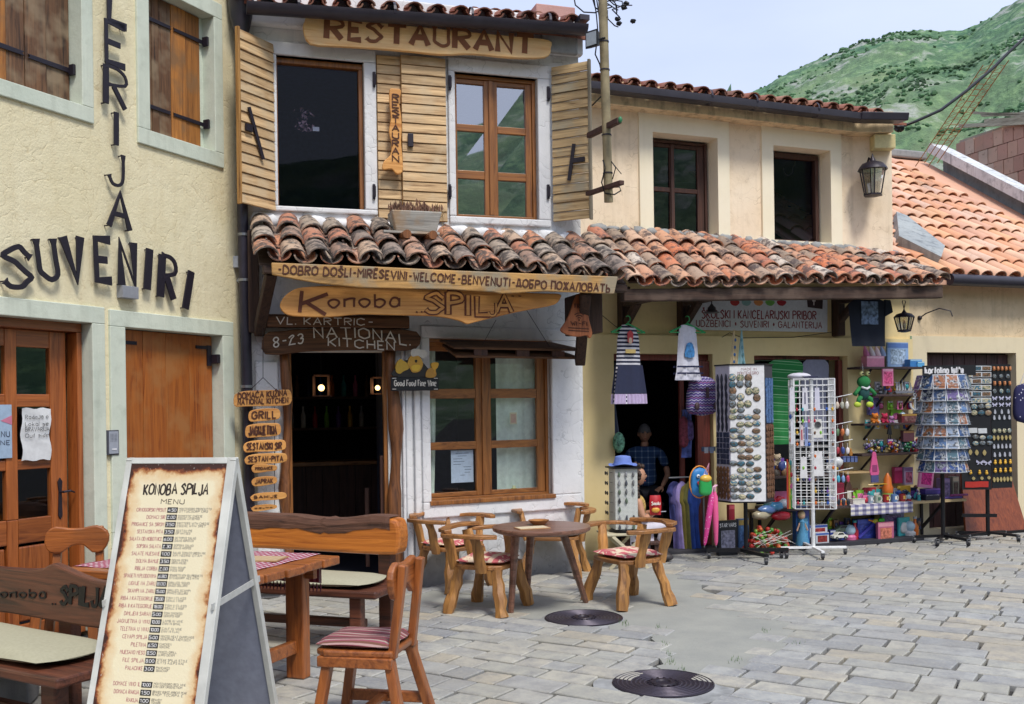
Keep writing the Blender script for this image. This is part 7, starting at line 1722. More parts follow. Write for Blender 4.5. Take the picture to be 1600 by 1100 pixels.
for i,(x,ya,yb,c,w_) in enumerate(((1238,606,643,'d4d4dc',.05),(1258,606,642,'d6d6de',.055),(1277,606,641,'cfcfe0',.05),(1238,655,694,'cdd0d8',.03),(1253,665,697,'d4c8cc',.03),(1260,660,697,'8a9ac8',.03),(1278,655,684,'dcdcd8',.085),(1256,714,747,'d8d8da',.065),(1279,705,744,'dadadc',.09))):
 u,z=Ww.hit(x,yb,hw2+.015);h=Ww.z(x,ya,hw2+.015)-z;T=wthing(Ww,u,hw2+.015,z,'hanging_card',['long white keyring card at the top left of the wire rack','long white printed card at the top centre of the wire rack','long pale violet card at the top right of the wire rack','narrow white strip in the left middle of the wire rack','white and red lanyard in the middle of the wire rack','blue lanyard in the middle of the wire rack','square white card with a grey ring on the wire rack','white card bag at the lower left of the wire rack','wide white card bag at the lower right of the wire rack'][i],'souvenir card')
 MB().hexa([(-w_*.6,-.006,0),(w_*.6,-.006,0),(w_*.6,0,0),(-w_*.6,0,0),(-w_*.45,-.006,h),(w_*.45,-.006,h),(w_*.45,0,h),(-w_*.45,0,h)]).build('card',flat(c,.5),T);MB().tube([(0,-.02,h),(0,.0,h+.01),(0,.012,h-.005)],.003,4).build('hook',M['whitem'],T)
 if i in (1,4,5):MB().box(-.006,.006,-.0085,-.0065,h*.3,h*.8).build('printed_line',flat('4a4a68' if i!=4 else 'b03040'),T)
 if i==6:MB().lathe([(.028,0),(.032,.006),(.036,0)],(0,0,0),20).build('ring',flat('6a6c70',.3),T).rotation_euler=(R(90),0,0);list(T.children)[-1].location=(0,-.01,h*.7)
Wr_=Wall(*(Vector((o2.x,o2.y))+Ww.d*hw2),math.cos(R(81)),math.sin(R(81)))
for j,(z_,cs) in enumerate(((.83,('c8b8a8','a8a89a','d8d4cc')),(.62,('5a7a5a','c06a3a','d0d0d0')),(.48,('a83a48','3a4a88','d8d0d0')),(.26,('48a0b8','7a9ac8','b83a58')),(.08,('1c2030','2c3040','20242c')))):
 for i,c in enumerate(cs):
  T=thing('hanging_charm','x','souvenir charm',Vector((o2.x,o2.y,zb2_+(zt2_-zb2_)*z_))+Vector((Ww.d.x,Ww.d.y,0))*(hw2+.03+.05*i)+Vector((0,-.1,0)),rg.uniform(-.5,.5),'charms on the right arms of the wire rack')
  T['label']=['beige','grey','white','green','orange','pale','crimson','navy','cream','turquoise','light blue','raspberry','black','dark slate','charcoal'][j*3+i]+' charm dangling from an arm on the right side of the wire rack'
  MB().ball((0,0,-.05),.022,.014,.04,8,6,.15).build('charm',flat(c,.35),T,smooth=True);MB().tube([(0,0,-.01),(0,0,.03)],.002,4).build('cord',M['whitem'],T)
 MB().tube([Vector((hw2,-.1,zb2_+(zt2_-zb2_)*z_+.03)),Vector((hw2+.2,-.1,zb2_+(zt2_-zb2_)*z_+.07))],.004,5).build('display_arm',M['whitem'],WR2)
o3=at(1474,850,11.75);PR=thing('postcard_rack','revolving postcard rack headed kartolina on a black wheeled stand','display rack',(o3.x,o3.y,0),0);WP=Wall(o3.x,o3.y,1,0)
MB().tube([(0,0,.07),(0,0,WP.z(1474,720))],.024,10).build('pole',M['black'],PR);MB().tube([(0,0,WP.z(1474,720)),(0,0,WP.z(1474,572))],.012,8).build('pole',M['black'],PR)
for a in (R(10),R(60),R(170),R(235),R(300)):
 MB().beam((0,0,.085),(.33*math.cos(a),.33*math.sin(a),.07),.035,.03).build('base_bar',M['black'],PR);caster(PR,.33*math.cos(a),.33*math.sin(a),.034)
card=NT('postcard_photo');v=card.vec((1,1,1),17);f=card.noise(v,18,4);r_=card.rand();base=card.ramp(r_,[((i+.001)/8,S(c)) for i,c in enumerate(('2a4a8a','5a7aa8','34507c','8c9cb4','a06a48','26305a','6a5a90','4a6a78'))],'CONSTANT')
M['card']=card.fin(card.mix(card.ramp(f,[(.45,0.),(.58,1.)]),base,card.mix(card.ramp(card.noise(v,40,3),[(.4,0.),(.6,1.)]),S('1c2636'),S('b8bcc0'))),.25)
cb=MB();cb.box(-.07,.07,0,.002,0,.18);cardb=cb.mesh('postcard',flat('d0d4dc',.4));cp_=MB();cp_.box(-.062,.062,-.0015,-.0003,.008,.172);cardp=cp_.mesh('photo',M['card'])
zt4,zb4=WP.z(1474,590),WP.z(1474,718);nrow=8
COLN=['leftmost','second','third','middle','fifth','sixth','rightmost']
for ci,a in enumerate((R(-81),R(-54),R(-27),R(0),R(27),R(54),R(81))):
 for j in range(nrow):
  z_=zb4+(zt4-zb4)*j/(nrow-1)-.14;rr=.285+.006*j
  for e_,dx in ((0,0),):
   Mx=Matrix.Rotation(a,4,'Z');p_=Mx@Vector((0,-rr,0));T=put(cardb,'postcard',None,(o3.x+p_.x,o3.y+p_.y,z_),(R(-16)+rg.uniform(-.04,.04),0,a+rg.uniform(-.06,.06)));tag(T,'postcard in the %s column, %s row from the bottom of the kartolina rack'%(COLN[ci],ORD[j]),'postcard','postcards in the %s column'%COLN[ci]);put(cardp,'photo',T,(0,0,0))
  b=MB();b.M=Matrix.Rotation(a,4,'Z')
  b.tube([(-.058,-rr-.016,z_+.03),(.058,-rr-.016,z_+.03)],.003,4);b.tube([(-.058,-rr-.012,z_-.004),(.058,-rr-.012,z_-.004)],.003,4);b.tube([(-.058,-.15,z_+.02),(-.058,-rr-.014,z_+.01)],.003,4);b.build('wire_pocket',M['black'],PR)
hz=WP.z(1474,587,.2);MB().box(-.3,.32,-.2,-.19,hz-.0,hz+.12).build('header',M['blackp'],PR)
b=MB();text(b,'kartolina',-.27,-.0,hz+.03,hz+.1,.12,-.2015,None);b.build('header_lettering',flat('d8d8dc'),PR);b=MB();text(b,'kartolina',.04,.17,hz+.03,hz+.1,.12,-.2015,None);b.build('header_lettering',flat('d8d8dc'),PR)
o4=at(1544,850,12.0);KB=thing('magnet_board','tall black magnet board on a wheeled stand behind the postcard rack','display rack',(o4.x,o4.y,0),R(-8));WK=Wall(o4.x,o4.y,math.cos(R(-8)),math.sin(R(-8)))
q1,q2=WK.rect(1502,570,1548,765,.1),WK.rect(1549,569,1586,763,.1);MB().box(q1[0],q1[1],-.1,-.08,q1[2],q1[3]).build('board',M['blackp'],KB);MB().hexa([(q2[0],-.1,q2[2]),(q2[1],.02,q2[2]),(q2[1],.04,q2[2]),(q2[0],-.08,q2[2]),(q2[0],-.1,q2[3]),(q2[1],.02,q2[3]),(q2[1],.04,q2[3]),(q2[0],-.08,q2[3])]).build('board',M['blackp'],KB)
MB().tube([(0,0,.08),(0,0,q1[3])],.024,8).build('pole',M['black'],KB);MB().box(-.3,.1,-.02,.02,.27,.31).build('shelf_bar',M['black'],KB)
for a in (R(-35),R(160),R(215),R(40)):MB().beam((0,0,.085),(.34*math.cos(a),.34*math.sin(a),.07),.035,.03).build('base_bar',M['black'],KB);caster(KB,.34*math.cos(a),.34*math.sin(a),.034)
def row_on(xs,y,me,name,lab,grp,cat,sc_=(1,1,1),off=.104,W=WK):
 for k_,x in enumerate(xs):
  u,z=W.hit(x,y+rg.uniform(-.7,.7),off);T=put(me,name,None,W.pt(u,off,z),(0,rg.uniform(-.08,.08),W.a),sc_);tag(T,'%s, %s in its%s row'%(lab,ORD[k_],{635:' above',645.5:' below',683:' above',692:' below'}.get(y,'')),cat,grp)
rc=MB();rc.box(-.062,.062,-.008,0,-.034,.034);rc.box(-.05,.05,-.0095,-.0082,-.026,.026);rcm=rc.mesh('magnet',flat('ccd0d4',.4));rp=MB();rp.box(-.05,.05,-.0105,-.0097,-.026,.026);rpm=rp.mesh('photo',M['pic'])
rc=MB();rc.box(-.055,.055,-.008,0,-.03,.03);rcm=rc.mesh('magnet',flat('ccd0d4',.4));rp=MB();rp.box(-.047,.047,-.0105,-.0085,-.022,.022);rpm=rp.mesh('photo',M['pic'])
for j,y in enumerate((575.5,585.5,595.5,605.5,615.5,625.5)):
 for x in (1511,1526,1541):
  u,z=WK.hit(x,y,.104);T=put(rcm,'magnet',None,WK.pt(u,.104,z),(0,rg.uniform(-.04,.04),WK.a));tag(T,'white framed photo magnet, %s row and %s column on top of the black board'%(ORD[j],ORD[(x-1511)//15]),'magnet','framed photo magnets on the black board');put(rpm,'photo',T,(0,0,0))
for j,y in enumerate((635,645.5)):row_on((1522,1533,1544),y,dm,'magnet','round blue green magnet mid black board','round magnets on the black board','magnet',(1.15,1,1.0))
row_on((1520,1535),673,rcm,'magnet','pale green plate magnet below the middle of the black board','green plate magnets on the black board','magnet',(.9,1,1))
for j,y in enumerate((683,692)):row_on((1524,1535,1546),y,dm,'magnet','oval bronze magnet low on black board','oval bronze magnets on the black board','magnet',(1.1,1,.8))
gold=MB();gold.prism(smoothpoly([(-.022,0),(0,.036),(.022,0),(0,-.036)],2),-.01,0);gm_=gold.mesh('keyring',flat('a89868',.3));bf=MB()
for s in (-1,1):bf.prism([(0,0),(s*.04,.03),(s*.045,.0),(s*.02,-.008),(s*.035,-.032),(s*.01,-.02)],-.006+.001*s,0)
bfm=bf.mesh('keyring',flat('b4b4cc',.3))
row_on((1516,1526,1538),707,gm_,'keyring','bronze diamond keyring low on the black board','bronze keyrings on the black board','keyring');row_on((1531,1543),723,bfm,'keyring','silver butterfly brooch low on the black board','butterfly brooches on the black board','brooch')
yel=MB();yel.ball((0,-.012,.012),.018,.012,.018,8,6);yel.ball((0,-.012,-.016),.024,.014,.024,8,6);ym=yel.mesh('keyring',flat('d8a838',.4),True)
row_on((1516,1530,1541),737,ym,'keyring','yellow figure keyring near the bottom of the black board','yellow figure keyrings on the left black panel','keyring',(.8,1,.8));row_on((1521,1534,1545),747,gm_,'keyring','gold keyring near the bottom of the black board','gold keyrings near the board bottom','keyring',(.9,1,.6))
rdm=MB();rdm.box(-.045,.045,-.007,0,-.035,.035);rdk=rdm.mesh('magnet',flat('b03028',.4));row_on((1514,1526,1538),757,rdk,'magnet','red flag magnet along the bottom edge of the black board','red flag magnets at the board bottom','magnet')
def right_panel(y,n,me,name,lab,grp,cat,sc_=(1,1,1)):
 z=WK.z(1567,y,.05)
 for k in range(n):
  t=(k+.5)/n;u=q2[0]+(q2[1]-q2[0])*t;yy=-.1+.12*t-.004;T=put(me,name,KB,(u,yy,z));T.parent=None;T.matrix_world=KB_M@Matrix.Translation((u,yy,z))@Matrix.Rotation(math.atan2(.12,q2[1]-q2[0]),4,'Z')@Matrix.Diagonal((*sc_,1));tag(T,'%s, %s from left'%(lab,ORD[k]),cat,grp)
KB_M=Matrix.Translation(KB.location)@Matrix.Rotation(R(-8),4,'Z')
pot=MB();pot.lathe([(.012,-.03),(.02,-.005),(.016,0),(.018,.008),(.014,.03)],(0,-.02,0),8);pm_=pot.mesh('keyring',flat('b8784a',.5),True);slv=MB();slv.prism(smoothpoly([(-.014,-.03),(.014,-.03),(.016,0),(0,.034),(-.016,0)],2),-.01,0);sm_=slv.mesh('keyring',flat('a8aab4',.3))
for y,n,me,lab,grp in ((576,5,pm_,'small clay pot keyring in the top row of the right black panel','clay pot keyrings'),(588,3,dm,'round multicoloured magnet in the second row of the right black panel','round magnets on the right panel'),(599,4,pm_,'small clay bottle keyring in the third row of the right black panel','clay bottle keyrings'),(611,3,dm,'round blue magnet in the fourth row of the right black panel','blue round magnets'),(622,3,bfm,'silver butterfly keyring on the right black panel','silver butterflies'),(632,3,bfm,'white butterfly keyring on the right black panel','white butterflies'),(643,3,sm_,'silver boot keyring on the right black panel','silver boots'),(652,4,sm_,'silver bell keyring on the right black panel','silver bells'),(673,4,dm,'pale blue oval magnet on the right black panel','pale blue magnets'),(684,5,gm_,'gold leaf keyring on the right black panel','gold leaves'),(697,5,sm_,'silver bar keyring on the right black panel','silver bars'),(710,4,sm_,'silver tower keyring on the right black panel','silver towers'),(721,4,ym,'yellow duck keyring on the right black panel','yellow duck keyrings'),(734,4,ym,'orange yellow figure keyring in the lower right panel row','lower yellow figures'),(749,6,gm_,'cream flower keyring at the bottom of the right black panel','cream flowers')):
 right_panel(y,n,me,'keyring' if 'keyring' in lab else 'magnet',lab,grp,'keyring' if 'keyring' in lab else 'magnet',(.85,1,.85))
o5=at(975,860,10.35);SG=thing('sunglasses_rack','small white pegboard stand of sunglasses and trinkets on a pale stool','display rack',(o5.x,o5.y,0),R(10));WG=Wall(o5.x,o5.y,math.cos(R(10)),math.sin(R(10)))
zb5,zt5=WG.z(972,832,.08),WG.z(972,732,.08);SG.location.z=zb5;hq=zt5-zb5
peg=NT('white_pegboard');v=peg.vec((75,75,75));fr_=peg.n('VectorMath',_operation='FRACTION');peg.l(v,fr_.inputs[0]);sb_=peg.n('VectorMath',_operation='SUBTRACT');peg.l(fr_.outputs[0],sb_.inputs[0]);sb_.inputs[1].default_value=(.5,.5,.5);sx_=peg.n('SeparateXYZ');peg.l(sb_.outputs[0],sx_.inputs[0]);rr_=peg.math('ADD',peg.math('POWER',sx_.outputs[0],2),peg.math('POWER',sx_.outputs[2],2))
M['peg']=peg.fin(peg.mix(peg.math('LESS_THAN',rr_,.05),S('c8ccc8'),S('4a4c50')),.5)
MB().box(-.12,.12,-.12,.12,.035,hq).builds('pegboard',M['peg'],SG,bevel=.003);MB().lathe([(.15,0),(.15,.025),(.12,.035)],n=20).build('base',M['black'],SG,smooth=2);MB().box(-.15,.15,-.15,.15,hq,hq+.015).build('top_plate',M['black'],SG)
rg=random.Random(33)
for i in range(3):
 for j in range(7):
  if rg.random()<.15:continue
  x=-.08+.075*i;z=.06+(hq-.12)*j/6;c=rg.choice(('6a6c70','3a3c40','8a8c90','a03038','5c6c5c','4a4e58'));T=wthing(WG,x,.125,zb5+z,'hair_clip','x','trinket','trinkets on the pegboard stand');T['label']={'6a6c70':'grey','3a3c40':'black','8a8c90':'silver','a03038':'red','5c6c5c':'green','4a4e58':'slate'}[c]+' trinket on the white pegboard, %s column, %s from the bottom'%(ORD[i],ORD[j]);T['group']={'a03038':'red'}.get(c,c[:2]) and T['label'].split()[0]+' trinkets on the pegboard'
  MB().ball((0,-.012,0),.014,.008,.03,7,5,.2).build('ornament',flat(c,.35),T,smooth=True);MB().tube([(0,0,.03),(0,-.03,.035)],.002,4).build('peg',M['steel'],T)
for j in range(6):
 T=wthing(WG,-.16,-.0,zb5+.1+(hq-.15)*j/5,'sunglasses','dark sunglasses on the left side of the pegboard stand, %s from the bottom'%ORD[j],'sunglasses','sunglasses on the left side of the stand')
 for s in (-1,1):MB().ball((-.02,s*.035,0),.006,.03,.022,8,6).build('lens',flat('1c1e24',.15),T,smooth=True)
 MB().tube([(-.02,-.02,.01),(-.03,0,.012),(-.02,.02,.01)],.003,5).build('frame',M['black'],T);MB().tube([(0,-.06,.01),(.03,-.06,.01)],.002,4).build('temple',M['black'],T)
T=thing('sun_hat','periwinkle blue brimmed hat on top of the sunglasses stand','hat',WG.pt(0,0,zb5+hq+.016))
MB().grid(lambda s,t:(lambda a,r_,z:(r_*math.cos(a),r_*math.sin(a),z+(.012*math.sin(a*3)*(t<.4))))(2*PI*s,*((.15-.05*t/.4,.02-.01*t) if t<.4 else ((.10-.02*(t-.4)/.4,.016+.09*(t-.4)/.4) if t<.8 else (.08*(1-(t-.8)/.2),.106+.012*math.sin((t-.8)/.2*1.5))))),28,20).build('hat_body',plain('periwinkle_felt','6a82c8',.8),T,smooth=True)
MB().lathe([(.102,.018),(.1,.04)],n=24).build('hat_band',flat('7a94d8'),T,smooth=2)
T=thing('stool','small cream wooden folding stool under the sunglasses stand','stool',(o5.x,o5.y,0),R(10))
for k in range(4):MB().box(-.24,.2,-.2+.1*k+.005,-.1+.1*k-.005,zb5-.022,zb5-.001).build('slat',wood('cream_stool_wood','9a9078','cfc8ac','x',.6) if k==0 else bpy.data.materials['cream_stool_wood'],T,bevel=.003)
for y in (-.17,.17):
 for s in (-1,1):MB().beam((s*.17,y+.012*s,zb5-.024),(-s*.2,y+.012*s,0),.022,.03).build('leg',bpy.data.materials['cream_stool_wood'],T)
 # ================================================================ SHELVES, TABLE AND TOYS

MS=wood('dark_shelf_board','1e1618','4a3a3a','x',.6)
def shelf(lab,x0,y0,x1,off0,y,dep,wz=.025):
 u0,u1=US(x0,y,off0+dep),US(x1,y,off0+dep);z=ZS((x0+x1)/2,y,off0+dep);T=wthing(WS,u0,off0,z,'wall_shelf',lab,'shelf')
 MB().box(0,u1-u0,-dep,0,-wz,0).build('shelf_board',MS,T,bevel=.003)
 for t in (.2,.8):x=(u1-u0)*t;MB().prism([(0,-wz),(.02,-wz),(.02,-.2),(0,-.2)],0,0.001) if 0 else MB().beam((x,-.01,-.2),(x,-dep*.85,-wz),.02,.02,(1,0,0)).build('bracket',M['iron'],T)
 return z
WO=.045
sz1=shelf('top dark wall shelf with pink and blue toy packs',1344,0,1446,WO,573,.24);sz2=shelf('second dark wall shelf with grey ship models',1368,0,1440,WO,616,.22);sz3=shelf('third dark wall shelf with small plush animals',1350,0,1446,WO,661,.24);sz4=shelf('fourth dark wall shelf with bagged toys',1347,0,1446,WO,708,.26)
tu0,tu1=US(1216,790,.5),US(1508,785,.5);tz=ZS(1400,785,.5)
T=wthing(WS,tu0,WO,tz,'sale_table','long narrow sale table of toys and mugs along the shop wall','table');LT=tu1-tu0
MB().box(0,LT*.62,-.48,0,-.03,0).build('table_board',MS,T,bevel=.003);MB().box(LT*.622,LT,-.48,0,-.03,0).build('table_board',wood('pale_table_board','9a8460','cdb68c','x',.6),T,bevel=.003)
for x in (.05,LT*.3,LT*.62,LT*.9):MB().beam((x,-.01,-.4),(x,-.4,-.03),.03,.03,(1,0,0)).build('bracket',M['iron'],T);MB().box(x-.015,x+.015,-.03,-.005,-tz,-.03).build('leg',M['iron'],T)
T2=wthing(WS,US(1328,780,.52),WO,tz+.001,'table_cover','grey and cream checked cloth on the edge of the sale table','tablecloth');q=NT('pale_check');v=q.vec();s_=q.n('SeparateXYZ');q.l(v,s_.inputs[0]);f=q.math('ADD',q.math('GREATER_THAN',q.math('FRACT',q.math('MULTIPLY',s_.outputs[0],9.)),.5),q.math('GREATER_THAN',q.math('FRACT',q.math('MULTIPLY',s_.outputs[2],18.)),.5))
cw=US(1425,780,.52)-US(1328,780,.52);MB().grid(lambda s,t:(cw*s,-.0-.485*min(1,t*1.2)-.004,.002 if t<.83 else .002-(t-.83)*.75),20,12).build('cloth',q.fin(q.ramp(q.math('MULTIPLY',f,.5),[(0,S('cac6c0')),(.4,S('8a88a0')),(.9,S('5a5878'))],'CONSTANT'),.9),T2,smooth=True)
def place(name,lab,cat,x,yb,off,z=None,group=None,W=WS):
 u=W.u(x,yb,off);zz=W.z(x,yb,off) if z is None else z;return wthing(W,u,off,zz,name,lab,cat,group)
PXM=lambda off=.3:12.0/1550
def carton(lab,x,yb,w,h,c,c2,off=.25,z=None,d=.08,rot=0,name='toy_box',cat='toy box',window=None,lean_=0,txt=None,group=None):
 T=place(name,lab,cat,x,yb,off,z,group);w,h=w*PXM(),h*PXM();T.rotation_euler.z+=rot;T.rotation_euler.x=lean_
 MB().box(-w/2,w/2,-d/2,d/2,0,h).build('carton',flat(c,.4),T,bevel=.002)
 MB().box(-w/2+.004,w/2-.004,-d/2-.0015,-d/2-.0003,h*.78,h*.96).build('printed_band',flat(c2,.4),T)
 if window:MB().box(-w*.36,w*.36,-d/2-.002,-d/2-.0005,h*.12,h*.72).build('clear_window',plain('pic_'+window+c,window,.2,var=.6,scale=35),T)
 if txt:m=MB();text(m,txt,-w*.42,w*.42,h*.82,h*.92,.1,-d/2-.0025,None);m.build('lettering',flat('dcdce0'),T)
 return T
def doll(T,s,hairc,dressc,y=0):
 MB().lathe([(.032*s,0),(.024*s,.05*s),(.01*s,.085*s),(.014*s,.11*s),(.006*s,.12*s)],(0,y,0),10).build('dress',flat(dressc,.5),T,smooth=2);MB().ball((0,y,.135*s),.014*s,n=10,m=8).build('head',flat('d8b094'),T,smooth=True);MB().ball((0,y+.004*s,.14*s),.017*s,.017*s,.02*s,10,8).build('hair',flat(hairc),T,smooth=True)
 for q in (-1,1):MB().tube([(q*.012*s,y,.105*s),(q*.028*s,y-.003,.07*s)],.004*s,5).build('arm',flat('d8b094'),T)
carton('long pink doll box lying on the top wall shelf',1364,573,34,17,'d88aa8','e8b8cc',.2,sz1,.1)
for k,(x,dc,hc,lab) in enumerate(((1354,'c06a9a','8a5a3a','pink dressed doll leaning at the left end of the top shelf'),(1363,'d8d0d8','3a2a24','white dressed dark haired doll on the top shelf'),(1372,'e0c8d0','2a2020','cream dressed doll beside the white one on the top shelf'),(1380,'8aa0c8','c8a868','blue dressed fair doll on the top shelf'))):
 T=place('doll',lab,'doll',x,556,.2,sz1+.133);T.rotation_euler.y=-.25;doll(T,1.25,hc,dc)
carton('large light blue toy blister card on the top wall shelf',1402,573,42,40,'8aa8d0','5a7ab8',.12,sz1,.03,window='9cb0c8')
carton('flat blue snow globe box on the top wall shelf',1427,573,24,12,'3a78b8','8ab8d8',.22,sz1,.1);carton('small light blue box at the right end of the top wall shelf',1437,573,14,8,'5aa0d0','a8d0e0',.26,sz1,.05)
carton('pink toy blister with a round dial hanging below the top shelf',1387,603,21,30,'d878a0','e8a8c0',.27,None,.02,window='d85a88',name='toy_card',cat='toy card')
T=place('frog_plush','green plush frog with yellow feet and striped scarf hanging beside the shelves','plush toy',1350,634,.3);g1,g2,yl=plain('green_plush','2a7a44',.95,bump=.6,scale=120),flat('1e4a4a',.9),flat('b8cc4a',.9);s=PXM()
MB().ball((0,0,37*s),.085,.07,.075).build('head',g1,T,smooth=True);MB().ball((0,0,20*s),.075,.055,.09).build('body',g2,T,smooth=True)
for q in (-1,1):
 MB().ball((q*.045,-.02,50*s),.028).build('eye',flat('d0d090'),T,smooth=True);MB().ball((q*.045,-.045,50*s),.012).build('pupil',flat('141414',.3),T,smooth=True)
 MB().tube([(q*.06,0,28*s),(q*.12,-.02,22*s),(q*.15,-.02,17*s)],[.025,.022,.028],8).build('arm',g1,T,smooth=True);MB().tube([(q*.04,0,14*s),(q*.09,-.02,10*s),(q*.08+.03*(q<0)*-1,-.03,5*s)],[.03,.028,.026],8).build('leg',g1,T,smooth=True)
 MB().ball((q*.09-.03,-.03,2*s),.05,.03,.035).build('foot',yl,T,smooth=True)
MB().tube([(-.06,-.03,29*s),(0,-.06,26*s),(.06,-.03,29*s)],.014,8).build('scarf',flat('d0d4d8'),T,smooth=True);MB().tube([(0,0,48*s),(0,.02,66*s)],.003,4).build('string',M['whitem'],T)
for k,(x,h) in enumerate(((1376,14),(1403,22),(1412,24),(1421,18))):
 T=place('ship_model' if k else 'striped_lighthouse',['small grey striped lighthouse on the second shelf','grey two masted ship model on the second shelf','pale ship model with tall sails on the second shelf','small blue grey boat model on the second shelf'][k],'ornament',x,616,.15,sz2);h*=s
 if k:
  MB().hexa([(-.04,-.015,.01),(.04,-.015,.01),(.04,.015,.01),(-.04,.015,.01),(-.06,-.022,.04),(.065,-.022,.045),(.065,.022,.045),(-.06,.022,.04)]).build('hull',flat('8a8e98'),T,bevel=.003)
  for x_ in (-.025,.015):MB().prism([(x_,.045),(x_+.03,.055),(x_+.004,h)],-.003,.003).build('sail',flat('a8acb4'),T);MB().tube([(x_,0,.04),(x_,0,h+.01)],.002,4).build('mast',M['steel'],T)
 else:
  for j in range(5):MB().lathe([(.024-.002*j,j*h/5),(.022-.002*j,(j+1)*h/5)],n=12).build('band',flat('c0c0c4' if j%2 else '4a4c54'),T,smooth=2)
for x,c,n_ in ((1432,'7a98c0','tiny blue glass dish on the second shelf'),(1391,'9aa4ac','tiny grey bowl on the second shelf')):T=place('dish',n_,'dish',x,616,.16,sz2);MB().lathe([(.02,0),(.04,.03),(.036,.03),(.015,.006)],n=14).build('dish',flat(c,.2),T,smooth=2)
T=place('anchor_ornament','white wooden anchor hanging left of the postcard rack','ornament',1430,642,.7);MB().tube([(0,0,.02),(0,0,.17)],.011,8).build('shank',flat('c4c8cc'),T,smooth=2);MB().tube([(.07*math.cos(a),0,.09+.08*math.sin(a)) for a in [PI+PI*k/8 for k in range(9)]],.012,8).build('arms',flat('c4c8cc'),T,smooth=2);MB().tube([(-.04,0,.145),(.04,0,.145)],.009,8).build('stock',flat('c4c8cc'),T,smooth=2);MB().tube([(.02*math.cos(a),0,.188+.02*math.sin(a)) for a in [2*PI*k/10 for k in range(11)]],.006,6).build('ring',flat('c4c8cc'),T,smooth=2)
def plush(lab,x,yb,c,sc_,off,z):
 T=place('plush_animal',lab,'plush toy',x,yb,off,z);m_=flat(c,.95);MB().ball((0,0,.035*sc_),.045*sc_,.035*sc_,.035*sc_).build('body',m_,T,smooth=True);MB().ball((0,-.02*sc_,.075*sc_),.035*sc_,.03*sc_,.032*sc_).build('head',m_,T,smooth=True)
 for q in (-1,1):MB().ball((q*.028*sc_,-.01*sc_,.1*sc_),.012*sc_).build('ear',m_,T,smooth=True);MB().ball((q*.012*sc_,-.048*sc_,.08*sc_),.004*sc_).build('eye',flat('151515'),T,smooth=True);MB().ball((q*.03*sc_,-.025*sc_,.012*sc_),.015*sc_).build('paw',m_,T,smooth=True)
 MB().ball((0,-.052*sc_,.07*sc_),.006*sc_).build('nose',flat('1c1412'),T,smooth=True)
plush('orange plush dog on the third wall shelf',1366,661,'c87428',1.15,.2,sz3);plush('crimson plush dog beside the orange one on the third wall shelf',1381,661,'b0284c',1.1,.18,sz3);plush('small lilac and orange plush on the third wall shelf',1392,661,'a878a8',.8,.2,sz3)
carton('long dark red and gold box on the third wall shelf',1420,661,40,14,'6a2c34','a88a4a',.16,sz3,.1,window='7a5a5a')
T=place('dark_figure','small black caped figure toy hanging from the third shelf','toy figure',1390,682,.32);MB().hexa([(-.035,-.01,.03),(.03,-.01,.02),(.03,.01,.02),(-.035,.01,.03),(-.015,-.01,.13),(.015,-.01,.13),(.015,.01,.13),(-.015,.01,.13)]).build('cape',flat('14161c',.8),T);MB().ball((0,0,.145),.016).build('head',flat('20242c'),T,smooth=True)
for q in (-1,1):MB().tube([(q*.01,0,.03),(q*.014,0,-.03)],.006,6).build('leg',flat('14161c'),T)
rg=random.Random(41)
for k,(x,w,h,c,lab) in enumerate(((1362,26,22,'3a5a5c','teal'),(1378,20,14,'2c4a6a','navy'),(1396,24,16,'9a4a48','red'),(1414,20,14,'2f7a58','green'),(1430,24,20,'4a4a98','violet'))):
 T=place('toy_bag','clear bag of small %s toys on the fourth wall shelf'%lab,'toy bag',x,708,.18,sz4);w*=s;h*=s;pal=[c,'8a8a98','3c6a4c','5a4a8a','b8a05a']
 for j in range(18):MB().ball((rg.uniform(-w/2,w/2),rg.uniform(-.06,.06),rg.uniform(.015,h)),rg.uniform(.012,.022),n=7,m=5,j=.3).build('toy_piece',flat(rg.choice(pal),.3),T,smooth=True)
carton('small box with coloured print under the third shelf at its right end',1418,690,22,18,'5a3a44','8a6a48',.2,None,.05)
carton('blue and pink doll card standing left of the third shelf',1364,648,22,34,'5a5a98','b07aa8',.1,None,.03,window='7a7aa8')
def mug(lab,x,c,c2,off=.46,yb=784):
 T=place('mug',lab,'mug',x,yb,off,tz+.004);MB().lathe([(.034,0),(.038,.004),(.038,.088),(.034,.09),(.032,.01),(.003,.01)],n=20).build('cup',flat(c,.2),T,smooth=2);MB().tube([(.036+.028*math.sin(a),0,.045-.03*math.cos(a)) for a in [PI*k/8 for k in range(9)]],.006,6).build('handle',flat('d8d4cc' if c!='28303c' else '3a3a40',.2),T,smooth=True);MB().box(-.018,.012,-.0395,-.0365,.03,.07).build('printed_crest',flat(c2,.3),T)
mug('dark red mug with crest on the sale table',1384,'8a2028','c8a048');mug('blue and white mug on the sale table',1397,'5a7aa8','d8d8d0');mug('dark red mug with white handle right of the blue mug',1410,'8a2a2c','d0a050');mug('pale landscape mug on the sale table',1371,'a8b0a0','4a6a5a');mug('grey blue mug behind the plain one at the left of the sale table',1359,'8a98a8','c8ccd0',.44)
T=place('lighthouse_toy','orange topped green bubble toy standing on the sale table','toy',1387,768,.3,tz);MB().lathe([(.065,0),(.075,.05),(.06,.1)],n=14).build('base',flat('8aa048',.3),T,smooth=2);MB().lathe([(.062,.1),(.068,.16),(.05,.2),(.045,.27),(.02,.32),(.008,.34)],n=14).build('top',flat('d8742c',.3),T,smooth=2)
